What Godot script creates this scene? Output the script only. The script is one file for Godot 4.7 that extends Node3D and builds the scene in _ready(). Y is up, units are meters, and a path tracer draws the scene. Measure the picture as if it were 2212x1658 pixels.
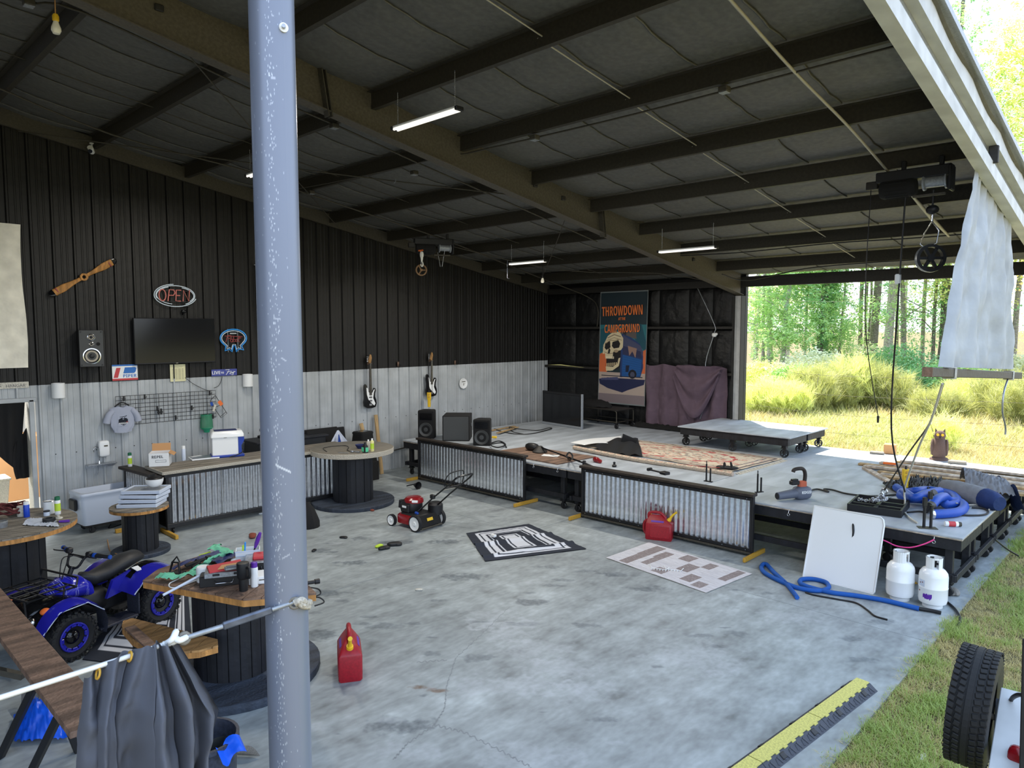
extends Node3D
# A metal building open on two sides: bar, stage, workshop clutter. Camera frame: x away from the ribbed wall, -z towards the stage.
const WX := -13.78     # face of the ribbed wall
const EZ := -15.84     # end wall
const RX := -7.77      # middle rafter
const FX := -1.86      # open frame and slab edge
const SY := 0.80       # stage deck
var M := {}
var T := {}
var seen := {}
var rng := RandomNumberGenerator.new()

class G:
	var s := SurfaceTool.new()
	var x := Transform3D()
	var k := 1
	func _init(): s.begin(Mesh.PRIMITIVE_TRIANGLES)
	func at(p := Vector3.ZERO, r := Vector3.ZERO, sc := Vector3.ONE) -> G:
		x = Transform3D(Basis.from_euler(r * PI / 180.0).scaled_local(sc), p); return self
	func v(p: Vector3, u: Vector2): s.set_uv(u); s.add_vertex(x * p)
	func tri(a, b, c, g := -1):
		s.set_smooth_group(g); v(a, Vector2(0, 1)); v(c, Vector2(1, 0)); v(b, Vector2(1, 1))
	func qd(a, b, c, d, g := -1, ua := Vector2(0, 1), ub := Vector2(1, 1), uc := Vector2(1, 0), ud := Vector2(0, 0)) -> G:
		s.set_smooth_group(g); v(a, ua); v(c, uc); v(b, ub); v(a, ua); v(d, ud); v(c, uc); return self
	func fc(p: Array, ctr: Vector3, g := -1):
		var n: Vector3 = (p[1] - p[0]).cross(p[2] - p[0])
		var m := Vector3.ZERO
		for q in p: m += q
		var fl: bool = n.dot(m / p.size() - ctr) < 0
		for i in range(1, p.size() - 1):
			if fl: tri(p[0], p[i + 1], p[i], g)
			else: tri(p[0], p[i], p[i + 1], g)
	func box(c: Vector3, z: Vector3, bv := 0.0, r := Vector3.ZERO) -> G:
		var bs := Basis.from_euler(r * PI / 180.0)
		var h := z / 2.0
		var P := func(sx: int, sy: int, sz: int, ax: int):
			var q := Vector3(sx * (h.x - (bv if ax != 0 else 0.0)), sy * (h.y - (bv if ax != 1 else 0.0)), sz * (h.z - (bv if ax != 2 else 0.0)))
			return c + bs * q
		var I := [-1, 1]
		for a in 3:
			for e in I:
				var f := []
				for t in [[-1, -1], [1, -1], [1, 1], [-1, 1]]:
					var w := [0, 0, 0]; w[a] = e; w[(a + 1) % 3] = t[0]; w[(a + 2) % 3] = t[1]
					f.append(P.call(w[0], w[1], w[2], a))
				fc(f, c)
			if bv > 0.0:
				for e in I:
					for d in I:
						var f2 := []
						for t in [[-1, 1], [1, 1], [1, 2], [-1, 2]]:
							var w := [0, 0, 0]; w[a] = t[0]; w[(a + 1) % 3] = e; w[(a + 2) % 3] = d
							f2.append(P.call(w[0], w[1], w[2], (a + t[1]) % 3))
						fc(f2, c)
		if bv > 0.0:
			for e in I:
				for d in I:
					for f in I: fc([P.call(e, d, f, 0), P.call(e, d, f, 1), P.call(e, d, f, 2)], c)
		return self
	func bar(a: Vector3, b: Vector3, w: float, h: float, bv := 0.0, up := Vector3.UP) -> G:   # box from a to b
		var z := (b - a).normalized()
		if absf(z.dot(up)) > 0.98: up = Vector3.RIGHT
		var xx := up.cross(z).normalized()
		var old := x
		x = x * Transform3D(Basis(xx, z.cross(xx), z), (a + b) / 2.0)
		box(Vector3.ZERO, Vector3(w, h, a.distance_to(b)), bv)
		x = old; return self
	func ring(c: Vector3, z: Vector3, xx: Vector3, r: float, n: int) -> Array:
		var yy := z.cross(xx); var f := []
		for i in n: f.append(c + (xx * cos(TAU * i / n) + yy * sin(TAU * i / n)) * r)
		return f
	func skin(A: Array, B: Array, g: int, va := 0.0, vb := 1.0):
		var n := A.size()
		for i in n:
			var j := (i + 1) % n
			qd(A[i], A[j], B[j], B[i], g, Vector2(float(i) / n, va), Vector2(float(i + 1) / n, va), Vector2(float(i + 1) / n, vb), Vector2(float(i) / n, vb))
	func cyl(a: Vector3, b: Vector3, r0: float, r1 := -1.0, n := 14, caps := true) -> G:
		if r1 < 0: r1 = r0
		var z := (b - a).normalized()
		var xx := z.cross(Vector3.UP if absf(z.y) < 0.9 else Vector3.RIGHT).normalized()
		var A := ring(a, z, xx, r0, n); var B := ring(b, z, xx, r1, n)
		k += 1; skin(A, B, k)
		if caps:
			if r0 > 1e-4: fc(A, b)
			if r1 > 1e-4: fc(B, a)
		return self
	func tube(p: Array, r, n := 7, closed := false) -> G:
		var m := p.size(); var R := []; var xx := Vector3.ZERO
		for i in m:
			var z: Vector3
			if closed: z = (p[(i + 1) % m] - p[(i + m - 1) % m]).normalized()
			else: z = (p[mini(i + 1, m - 1)] - p[maxi(i - 1, 0)]).normalized()
			if xx == Vector3.ZERO: xx = z.cross(Vector3.UP if absf(z.y) < 0.9 else Vector3.RIGHT)
			xx = (xx - z * xx.dot(z)).normalized()
			R.append(ring(p[i], z, xx, (r[i] if r is Array else r), n))
		k += 1
		for i in (m if closed else m - 1): skin(R[i], R[(i + 1) % m], k)
		if not closed: fc(R[0], p[1]); fc(R[m - 1], p[m - 2])
		return self
	func lathe(pr: Array, n := 24) -> G:     # profile of Vector2(radius, height), outside listed upwards
		k += 1
		for i in pr.size() - 1:
			if i > 0:
				var a: Vector2 = pr[i] - pr[i - 1]; var b: Vector2 = pr[i + 1] - pr[i]
				if absf(a.angle_to(b)) > 0.6: k += 1
			for j in n:
				var t0 := TAU * j / n; var t1 := TAU * (j + 1) / n
				var p: Vector2 = pr[i]; var q: Vector2 = pr[i + 1]
				var a0 := Vector3(p.x * cos(t0), p.y, -p.x * sin(t0)); var a1 := Vector3(p.x * cos(t1), p.y, -p.x * sin(t1))
				var b0 := Vector3(q.x * cos(t0), q.y, -q.x * sin(t0)); var b1 := Vector3(q.x * cos(t1), q.y, -q.x * sin(t1))
				var u0 := float(j) / n; var u1 := float(j + 1) / n
				if p.x < 1e-5: s.set_smooth_group(k); v(a0, Vector2(u0, 1)); v(b0, Vector2(u0, 0)); v(b1, Vector2(u1, 0))
				elif q.x < 1e-5: s.set_smooth_group(k); v(a0, Vector2(u0, 1)); v(b0, Vector2(u0, 0)); v(a1, Vector2(u1, 1))
				else: qd(a0, a1, b1, b0, k, Vector2(u0, 1), Vector2(u1, 1), Vector2(u1, 0), Vector2(u0, 0))
		return self
	func lathe_at(c: Vector3, pr: Array, n := 20) -> G:
		var old := x; x = x * Transform3D(Basis(), c); lathe(pr, n); x = old; return self
	func sq(c: Vector3, r: Vector3, e := 1.0, n := 14, f := -1.0) -> G:   # superellipsoid: e < 1 boxier
		if f < 0: f = e
		var P := func(i: int, j: int):
			var a := PI * (float(j) / (n / 2) - 0.5); var b := TAU * i / n
			var w := pow(absf(cos(a)), e)
			return c + Vector3(r.x * w * signf(cos(b)) * pow(absf(cos(b)), f), r.y * signf(sin(a)) * pow(absf(sin(a)), e), -r.z * w * signf(sin(b)) * pow(absf(sin(b)), f))
		k += 1
		for j in n / 2:
			for i in n:
				if j == 0: tri(P.call(i, 0), P.call(i + 1, 1), P.call(i, 1), k)
				elif j == n / 2 - 1: tri(P.call(i, j), P.call(i + 1, j), P.call(i, j + 1), k)
				else: qd(P.call(i, j), P.call(i + 1, j), P.call(i + 1, j + 1), P.call(i, j + 1), k)
		return self
	func prism(pl, z0: float, z1: float, smooth := false) -> G:     # outline in xy, along z
		var q := PackedVector2Array(pl)
		if not Geometry2D.is_polygon_clockwise(q): pass
		else: q.reverse()
		var t := Geometry2D.triangulate_polygon(q)
		for i in range(0, t.size(), 3):
			var a := q[t[i]]; var b := q[t[i + 1]]; var c := q[t[i + 2]]
			if (b - a).cross(c - a) < 0: var w := b; b = c; c = w
			tri(Vector3(a.x, a.y, z1), Vector3(b.x, b.y, z1), Vector3(c.x, c.y, z1))
			tri(Vector3(a.x, a.y, z0), Vector3(c.x, c.y, z0), Vector3(b.x, b.y, z0))
		k += 1
		for i in q.size():
			var a := q[i]; var b := q[(i + 1) % q.size()]
			qd(Vector3(a.x, a.y, z0), Vector3(b.x, b.y, z0), Vector3(b.x, b.y, z1), Vector3(a.x, a.y, z1), k if smooth else -1)
		return self
	func sheet(f: Callable, nu: int, nv: int) -> G:
		k += 1; var P := []
		for j in nv + 1:
			var w := []
			for i in nu + 1: w.append(f.call(float(i) / nu, float(j) / nv))
			P.append(w)
		for j in nv:
			for i in nu:
				var u0 := float(i) / nu; var u1 := float(i + 1) / nu; var v0 := float(j) / nv; var v1 := float(j + 1) / nv
				qd(P[j + 1][i], P[j + 1][i + 1], P[j][i + 1], P[j][i], k, Vector2(u0, v1), Vector2(u1, v1), Vector2(u1, v0), Vector2(u0, v0))
		return self
	func loft(R: Array, caps := true, smooth := true) -> G:      # rings of points, counter-clockwise seen against the way they go
		k += 1
		for i in R.size() - 1: skin(R[i], R[i + 1], k if smooth else -1)
		if caps:
			var m := Vector3.ZERO
			for r in R: m += r[0]
			fc(R[0], R[1][0] * 0.5 + R[1][R[1].size() / 2] * 0.5); fc(R[-1], R[-2][0] * 0.5 + R[-2][R[-2].size() / 2] * 0.5)
		return self
	func mesh() -> ArrayMesh: s.generate_normals(); return s.commit()

class Pic:      # flat print: a small canvas
	var im: Image
	func _init(w: int, h: int, c: Color): im = Image.create(w, h, false, Image.FORMAT_RGB8); im.fill(c)
	func rect(a, b, w, h, c: Color) -> Pic: im.fill_rect(Rect2i(a, b, w, h), c); return self
	func poly(p, c: Color) -> Pic:
		var q := PackedVector2Array()
		for i in range(0, p.size(), 2): q.append(Vector2(p[i], p[i + 1]))
		var lo := q[0]; var hi := q[0]
		for t in q: lo = lo.min(t); hi = hi.max(t)
		for y in range(maxi(0, int(lo.y)), mini(im.get_height(), int(hi.y) + 1)):
			for x in range(maxi(0, int(lo.x)), mini(im.get_width(), int(hi.x) + 1)):
				if Geometry2D.is_point_in_polygon(Vector2(x + .5, y + .5), q): im.set_pixel(x, y, c)
		return self
	func ell(cx, cy, rx, ry, c: Color) -> Pic:
		var p := []
		for i in 24: p.append(cx + rx * cos(TAU * i / 24)); p.append(cy + ry * sin(TAU * i / 24))
		return poly(p, c)
	func line(p, w: float, c: Color) -> Pic:
		for i in range(0, p.size() - 3, 2):
			var a := Vector2(p[i], p[i + 1]); var b := Vector2(p[i + 2], p[i + 3]); var n := (b - a).normalized().orthogonal() * w / 2
			poly([a.x + n.x, a.y + n.y, b.x + n.x, b.y + n.y, b.x - n.x, b.y - n.y, a.x - n.x, a.y - n.y], c)
		return self
	func tex() -> ImageTexture: im.generate_mipmaps(); return ImageTexture.create_from_image(im)

func noise_tex(key: String, sd: int, fr: float, w: int, h: int, lo: float, hi: float, oct := 4, W := 0, kind := 0, pw := 1.0):
	var n := FastNoiseLite.new(); n.seed = sd; n.frequency = fr; n.fractal_octaves = oct
	n.noise_type = FastNoiseLite.TYPE_CELLULAR if kind == 1 else FastNoiseLite.TYPE_SIMPLEX_SMOOTH
	var im := n.get_seamless_image(w, h)
	if W: im.resize(W, W, Image.INTERPOLATE_CUBIC)
	im.convert(Image.FORMAT_L8)
	var d := im.get_data(); var b := PackedByteArray(); b.resize(d.size() * 3)
	for i in d.size():
		var g := int(255.0 * clampf(lo + (hi - lo) * pow(d[i] / 255.0, pw), 0, 1)); b[3 * i] = g; b[3 * i + 1] = g; b[3 * i + 2] = g
	var o := Image.create_from_data(im.get_width(), im.get_height(), false, Image.FORMAT_RGB8, b)
	o.generate_mipmaps()
	T[key] = ImageTexture.create_from_image(o)

func bump_tex(key: String, sd: int, fr: float, s: float, w := 256, h := 256, W := 0):
	var n := FastNoiseLite.new(); n.seed = sd; n.frequency = fr; n.fractal_octaves = 4; n.noise_type = FastNoiseLite.TYPE_SIMPLEX_SMOOTH
	var im := n.get_seamless_image(w, h)
	if W: im.resize(W, W, Image.INTERPOLATE_CUBIC)
	im.convert(Image.FORMAT_RGBA8); im.bump_map_to_normal_map(s); im.generate_mipmaps()
	T[key] = ImageTexture.create_from_image(im)

# key, colour (sRGB 0-255), roughness, metal, texture key, texture scale (1/m), normal key, normal strength
func mt(key: String, r: float, g: float, b: float, ro := 0.7, me := 0.0, tx := "", sc := 1.0, nm := "", ns := 0.5) -> StandardMaterial3D:
	var m := StandardMaterial3D.new()
	m.albedo_color = Color(r / 255.0, g / 255.0, b / 255.0); m.roughness = ro; m.metallic = me
	if tx != "": m.albedo_texture = T[tx]
	if nm != "": m.normal_enabled = true; m.normal_texture = T[nm]; m.normal_scale = ns
	if tx != "" or nm != "": m.uv1_triplanar = true; m.uv1_scale = Vector3.ONE * sc
	m.cull_mode = BaseMaterial3D.CULL_DISABLED
	M[key] = m
	return m

func numbered(par: Node, nm: String) -> String:
	var k := str(par.get_instance_id()) + nm
	var n: int = seen.get(k, 0); seen[k] = n + 1
	return nm if n == 0 else nm + "_%03d" % n

func tag(o: Node, label: String, cat: String, grp := "", kind := "") -> Node:
	if label: o.set_meta("label", label)
	if cat: o.set_meta("category", cat)
	if grp: o.set_meta("group", grp)
	if kind: o.set_meta("kind", kind)
	return o

# one named mesh; g is a G, a Mesh; mat a key or a material
func o(nm: String, g, mat, par: Node = self, pos := Vector3.ZERO) -> MeshInstance3D:
	var i := MeshInstance3D.new(); i.name = numbered(par, nm)
	i.mesh = g.mesh() if g is G else g
	i.material_override = M[mat] if mat is String else mat
	i.position = pos; par.add_child(i, true); return i

func thing(nm: String, label: String, cat: String, pos := Vector3.ZERO, ry := 0.0, grp := "", kind := "") -> Node3D:
	var n := Node3D.new(); n.name = numbered(self, nm); add_child(n, true); n.position = pos; n.rotation_degrees.y = ry
	return tag(n, label, cat, grp, kind)

func one(nm: String, label: String, cat: String, g, mat, pos := Vector3.ZERO, ry := 0.0, grp := "") -> MeshInstance3D:
	var i := o(nm, g, mat, self, pos); i.rotation_degrees.y = ry
	tag(i, label, cat, grp); return i

func struct(nm: String, g, mat, label := "") -> MeshInstance3D:
	var i := o(nm, g, mat); tag(i, label, "", "", "structure"); return i

func dup(src: Node3D, label: String, pos: Vector3, ry := 0.0, grp := "") -> Node3D:
	var d: Node3D = src.duplicate(); d.name = numbered(self, String(src.name).rstrip("0123456789").trim_suffix("_")); add_child(d, true)
	d.position = pos; d.rotation_degrees.y = ry; tag(d, label, "", grp); return d

func stuff(n: Node) -> Node: n.set_meta("kind", "stuff"); return n

func txt(nm: String, s: String, h: float, mat, par: Node, pos: Vector3, rot := Vector3.ZERO, font := "Droid Sans", bold := true, sx := 1.0, dep := 0.003) -> MeshInstance3D:
	var t := TextMesh.new(); var f := SystemFont.new(); f.font_names = PackedStringArray([font]); f.font_weight = 700 if bold else 400
	t.font = f; t.text = s; t.font_size = 64; t.pixel_size = h / 46.0; t.depth = dep; t.curve_step = 2.0
	var i := o(nm, t, mat, par, pos); i.rotation_degrees = rot; i.scale = Vector3(sx, 1, 1); return i

func pic_mat(key: String, p: Pic, ro := 0.7) -> StandardMaterial3D:
	var m := StandardMaterial3D.new(); m.albedo_texture = p.tex(); m.roughness = ro; m.cull_mode = BaseMaterial3D.CULL_DISABLED; M[key] = m; return m

func pz(z: float) -> float: return 4.42 + 0.167 * (z + 15.84)     # underside of the purlins
func curve(p: Array, n := 6) -> Array:      # smooth line through points
	var c := []
	for i in p.size() - 1:
		var a: Vector3 = p[maxi(i - 1, 0)]; var b: Vector3 = p[i]; var d: Vector3 = p[i + 1]; var e: Vector3 = p[mini(i + 2, p.size() - 1)]
		for j in n: c.append(b.cubic_interpolate(d, a, e, float(j) / n))
	c.append(p[-1]); return c
func nse(sd: int, fr: float) -> FastNoiseLite:
	var n := FastNoiseLite.new(); n.seed = sd; n.frequency = fr; n.fractal_octaves = 3; return n

func _ready():
	rng.seed = 7
	var cam := Camera3D.new(); cam.name = "camera"; add_child(cam)
	cam.position = Vector3(0, 3.36, 0); cam.rotation_degrees = Vector3(-4.456, 43.9, -0.02); cam.fov = 56.81; cam.near = 0.05; cam.far = 600; cam.current = true
	var we := WorldEnvironment.new(); we.name = "environment"; add_child(we)
	var env := Environment.new(); we.environment = env
	var sky := Sky.new(); var sm := ProceduralSkyMaterial.new()
	sm.sky_top_color = Color(0.74, 0.84, 0.98); sm.sky_horizon_color = Color(0.93, 0.96, 1.0); sm.sky_curve = 0.25
	sm.ground_horizon_color = Color(0.62, 0.64, 0.55); sm.ground_bottom_color = Color(0.3, 0.32, 0.24); sm.sky_energy_multiplier = 1.0; sm.sun_angle_max = 1.0
	sky.sky_material = sm; env.sky = sky; env.background_mode = Environment.BG_SKY; env.background_energy_multiplier = 1.9
	env.ambient_light_source = Environment.AMBIENT_SOURCE_SKY; env.tonemap_mode = Environment.TONE_MAPPER_LINEAR; env.tonemap_exposure = 1.4
	env.sdfgi_enabled = true; env.ssao_enabled = true; env.ssil_enabled = true
	var sun := DirectionalLight3D.new(); sun.name = "sun"; add_child(sun)
	sun.look_at_from_position(Vector3(-3.04, 8.91, -3.36), Vector3.ZERO); sun.light_color = Color(1.0, 0.96, 0.88); sun.light_energy = 3.8; sun.light_angular_distance = 0.6; sun.shadow_enabled = true
	textures(); materials()
	building(); outside(); wall_things(); ceiling_things(); bar_area(); stage_things(); floor_things(); near_things()

func textures():
	noise_tex("cloud", 1, 0.012, 256, 256, 0.86, 1.0)
	noise_tex("fine", 2, 0.06, 256, 256, 0.78, 1.0)
	noise_tex("grain", 3, 0.03, 256, 24, 0.6, 1.0, 5, 512)
	noise_tex("speck", 4, 0.09, 512, 512, 0.55, 1.0, 2, 0, 0, 0.6)
	noise_tex("deck", 5, 0.02, 256, 60, 0.8, 1.0, 5, 512)
	noise_tex("spangle", 6, 0.05, 256, 256, 0.82, 1.0, 2, 0, 1)
	noise_tex("scuff", 8, 0.03, 512, 512, 0.35, 1.0, 5, 0, 0, 0.5)
	bump_tex("bump", 11, 0.03, 4.0); bump_tex("cloth", 12, 0.012, 9.0); bump_tex("rough", 13, 0.09, 6.0); bump_tex("weave", 14, 0.25, 3.0)

func materials():
	mt("black_metal", 17, 16, 14, 0.55, 0.1, "cloud", 0.6, "bump", 0.15)
	mt("grey_metal", 186, 191, 194, 0.5, 0.1, "cloud", 0.5)
	mt("insul", 104, 104, 100, 0.6, 0.0, "fine", 0.7, "cloth", 0.35)
	mt("insul_wall", 15, 16, 17, 0.55, 0.0, "cloud", 1.0, "cloth", 0.5)
	mt("steel", 82, 78, 68, 0.6, 0.15, "fine", 1.3, "bump", 0.2)
	mt("rafter_steel", 98, 92, 80, 0.6, 0.1, "fine", 1.3, "bump", 0.2); mt("purlin_steel", 60, 56, 46, 0.6, 0.1, "fine", 1.3)
	mt("steel_dk", 45, 43, 40, 0.6, 0.1, "fine", 1.0)
	mt("frame_white", 205, 208, 208, 0.55, 0.1, "cloud", 0.8)
	mt("galv_trim", 176, 182, 188, 0.4, 0.4, "fine", 2.0)
	mt("pipe", 118, 126, 142, 0.38, 0.35, "scuff", 0.9, "bump", 0.15)
	mt("black", 20, 21, 24, 0.5); mt("black_gloss", 14, 15, 18, 0.12); mt("black_matte", 22, 22, 23, 0.9, 0, "fine", 3.0)
	mt("black_wood", 27, 30, 38, 0.62, 0, "grain", 1.2, "bump", 0.25)
	mt("black_wood_worn", 66, 76, 92, 0.7, 0, "grain", 1.0, "rough", 0.3)
	mt("dark_wood", 52, 42, 34, 0.6, 0, "grain", 1.5)
	mt("wood", 206, 156, 96, 0.7, 0, "grain", 1.3, "rough", 0.15)
	mt("wood_grey", 156, 148, 134, 0.8, 0, "grain", 1.3, "rough", 0.25)
	mt("wood_edge", 226, 162, 88, 0.7, 0, "grain", 2.0, "rough", 0.2)
	mt("wood_brown", 150, 120, 100, 0.7, 0, "grain", 1.1, "rough", 0.25)
	mt("pine", 205, 172, 122, 0.75, 0, "grain", 1.2); mt("pine_grey", 216, 200, 180, 0.8, 0, "grain", 1.0)
	mt("conc_top", 134, 128, 116, 0.55, 0, "cloud", 1.5, "bump", 0.2); mt("conc_edge", 216, 208, 192, 0.9, 0, "speck", 2.0, "rough", 1.0)
	mt("deck", 186, 194, 202, 0.6, 0, "deck", 0.5, "bump", 0.12)
	mt("galv", 240, 244, 250, 0.16, 0.92, "spangle", 1.6)
	mt("chrome", 210, 212, 216, 0.15, 1.0); mt("alu", 190, 196, 204, 0.35, 0.8, "fine", 2.0)
	mt("white", 236, 238, 238, 0.5); mt("white_gloss", 240, 242, 242, 0.2); mt("offwhite", 226, 222, 208, 0.6, 0, "fine", 2.0)
	mt("cloth_white", 252, 248, 232, 0.9, 0, "cloud", 0.8, "cloth", 0.5)
	mt("red", 172, 24, 40, 0.42, 0, "fine", 2.0); mt("dark_red", 132, 18, 26, 0.25); mt("yellow", 232, 190, 40, 0.5); mt("yellow_paint", 222, 172, 62, 0.6, 0, "fine", 3.0)
	mt("blue", 22, 82, 188, 0.45, 0, "fine", 4.0, "weave", 0.4); mt("atv_blue", 36, 36, 158, 0.16); mt("navy", 24, 40, 92, 0.6)
	mt("rubber", 24, 26, 30, 0.75, 0, "fine", 4.0); mt("tire", 28, 29, 31, 0.68, 0, "fine", 6.0, "bump", 0.2)
	mt("purple", 96, 44, 160, 0.35); mt("green", 22, 104, 70, 0.5); mt("mint", 130, 226, 184, 0.8, 0, "speck", 6.0); mt("orange", 236, 116, 48, 0.5); mt("pink", 236, 70, 150, 0.6); mt("lime", 190, 220, 60, 0.5)
	mt("cardboard", 178, 136, 92, 0.85, 0, "fine", 2.0); mt("kraft", 200, 152, 104, 0.85)
	mt("grass_soil", 126, 116, 78, 1.0, 0, "scuff", 0.35)
	mt("brick", 150, 78, 60, 0.9, 0, "fine", 4.0); mt("stone", 150, 146, 138, 0.95, 0, "fine", 4.0, "rough", 0.6)

# ---- the shell ----
func floor_texture():
	var w := 1448; var h := 2048          # x -14..-1.6, z -17..0.54, about 9 mm a texel
	var a := FastNoiseLite.new(); a.seed = 21; a.frequency = 0.0042; a.fractal_octaves = 5
	var b := FastNoiseLite.new(); b.seed = 22; b.frequency = 0.03; b.fractal_octaves = 4
	var ia := a.get_image(w, h); var ib := b.get_image(1024, 1448); ib.resize(w, h)
	var ic := b.get_image(1448, 512); ic.resize(w, h)
	var d := FastNoiseLite.new(); d.seed = 23; d.frequency = 0.12; d.fractal_octaves = 3; var E := d.get_image(w, 1024); E.resize(w, h); var F := E.get_data()
	var A := ia.get_data(); var B := ib.get_data(); var C := ic.get_data()
	var D := PackedByteArray(); D.resize(w * h * 3)
	for i in w * h:
		var g := 0.68 + A[i] * 0.00045 + (B[i] - 128) * 0.0005 + (C[i] - 128) * 0.0006 + (F[i] - 128) * 0.00045
		if B[i] + C[i] < 140: g -= (140 - B[i] - C[i]) * 0.0011
		if A[i] + B[i] > 350: g += (A[i] + B[i] - 350) * 0.0006
		D[i * 3] = int(clampf(g * 0.95, 0, 1) * 255); D[i * 3 + 1] = int(clampf(g, 0, 1) * 255); D[i * 3 + 2] = int(clampf(g * 1.015, 0, 1) * 255)
	var im := Image.create_from_data(w, h, false, Image.FORMAT_RGB8, D)
	# oil marks, rust and pale patches, each with a ragged outline of its own
	var st := [[Vector3(-4.673, 0, -3.518), .34, .16, 0], [Vector3(-5.12, 0, -4.833), .22, .1, 0], [Vector3(-5.553, 0, -4.561), .1, .07, 0], [Vector3(-5.103, 0, -4.037), .1, .05, 1], [Vector3(-4.909, 0, -4.128), .12, .05, 1], [Vector3(-4.943, 0, -3.979), .05, .04, 0],
		[Vector3(-4.956, 0, -7.697), .3, .12, 0], [Vector3(-6.754, 0, -4.029), .3, .16, 0], [Vector3(-7.011, 0, -6.322), .4, .16, 0], [Vector3(-5.724, 0, -6.308), .3, .12, 0], [Vector3(-8.922, 0, -6.673), .3, .12, 0], [Vector3(-8.394, 0, -7.18), .35, .14, 0], [Vector3(-5.567, 0, -7.835), .25, .12, 0], [Vector3(-7.848, 0, -4.694), .35, .14, 0], [Vector3(-4.807, 0, -6.239), .2, .1, 0], [Vector3(-8.592, 0, -5.6), .3, .1, 0],
		[Vector3(-4.502, 0, -4.639), .8, .25, 2], [Vector3(-3.566, 0, -3.934), .6, .3, 2], [Vector3(-5.528, 0, -5.546), .5, .2, 2], [Vector3(-4.369, 0, -3.332), .3, .14, 2], [Vector3(-3.529, 0, -6.361), .6, .4, 2], [Vector3(-10.687, 0, -6.066), .25, .1, 2], [Vector3(-9.158, 0, -5.491), .3, .05, 2], [Vector3(-3.284, 0, -8.063), .5, .25, 2]]
	var rs := RandomNumberGenerator.new(); rs.seed = 17
	for i in 130: var q := Vector3(rs.randf_range(-11.5, -2.2), 0, rs.randf_range(-9.6, -2.5)); var sz := rs.randf_range(.05, .24); st.append([q, sz, sz * rs.randf_range(.25, .5), 0 if i % 4 else 2])
	for i in 5: var q := (Vector3(-5.791, 0, -5.656)).lerp(Vector3(-3.944, 0, -5.056), i / 4.0); st.append([q, .45, .26, 2])  # row of pale patches forming a whitish diagonal wedge
	for s in st:
		var c: Vector3 = s[0]; var px := (c.x + 14.0) / 12.4 * w; var py := (c.z + 17.0) / 17.54 * h
		var R: float = s[1] / 0.00856
		for y in range(int(py - R * 1.6), int(py + R * 1.6)):
			for x in range(int(px - R * 1.6), int(px + R * 1.6)):
				if x < 0 or y < 0 or x >= w or y >= h: continue
				var dx := (x - px) * 0.72 + (y - py) * -0.69; var dy := (x - px) * 0.69 + (y - py) * 0.72
				var q := Vector2(dx / R, dy / (R * s[2] / s[1])).length() + b.get_noise_2d(x * .8, y * .8) * 0.7 + b.get_noise_2d(x * 2.5, y * 2.5) * .5
				var f := smoothstep(1.0, 0.35, q) * (0.75 + 0.5 * b.get_noise_2d(x * 4.0, y * 4.0))
				if f <= 0.02: continue
				var o0 := im.get_pixel(x, y)
				var t := Color(0.26, 0.3, 0.34) if s[3] == 0 else (Color(0.42, 0.27, 0.18) if s[3] == 1 else Color(0.86, 0.89, 0.92))
				im.set_pixel(x, y, o0.lerp(t, clampf(f, 0, 1) * ((0.5 if s[1] > .25 else .36) if s[3] == 0 else (0.6 if s[3] == 1 else 0.45))))
	for cr in [[Vector3(-5.828, 0, -6.006), Vector3(-5.503, 0, -5.231), Vector3(-5.291, 0, -4.669), Vector3(-4.928, 0, -4.23), Vector3(-4.631, 0, -3.946), Vector3(-4.497, 0, -3.717), Vector3(-4.445, 0, -3.391), Vector3(-4.35, 0, -3.181)], [Vector3(-4.497, 0, -3.717), Vector3(-4.243, 0, -3.816), Vector3(-3.835, 0, -3.845), Vector3(-3.495, 0, -3.856)], [Vector3(-5.32, 0, -4.569), Vector3(-5.502, 0, -4.326)]]:
		for i in cr.size() - 1:
			for j in 80: var q: Vector3 = cr[i].lerp(cr[i + 1], j / 80.0) + Vector3(.012, 0, .012) * sin(j * .4 + i); im.set_pixel(clampi(int((q.x + 14.0) / 12.4 * w), 0, w - 1), clampi(int((q.z + 17.0) / 17.54 * h), 0, h - 1), Color(.56, .59, .61))
	im.generate_mipmaps()
	var m := StandardMaterial3D.new(); m.albedo_texture = ImageTexture.create_from_image(im); m.roughness = 0.5; m.albedo_color = Color(0.86, 0.86, 0.86)
	M["slab"] = m

func slab(x0, x1, z0, z1) -> G:
	var g := G.new(); var U := func(x: float, z: float): return Vector2((x + 14.0) / 12.4, (z + 17.0) / 17.54)
	g.qd(Vector3(x0, 0, z1), Vector3(x1, 0, z1), Vector3(x1, 0, z0), Vector3(x0, 0, z0), -1, U.call(x0, z1), U.call(x1, z1), U.call(x1, z0), U.call(x0, z0))
	for e in [[x0, z0, x0, z1], [x0, z1, x1, z1], [x1, z1, x1, z0], [x1, z0, x0, z0]]:
		g.qd(Vector3(e[0], -.15, e[1]), Vector3(e[2], -.15, e[3]), Vector3(e[2], 0, e[3]), Vector3(e[0], 0, e[1]))
	return g

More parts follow.
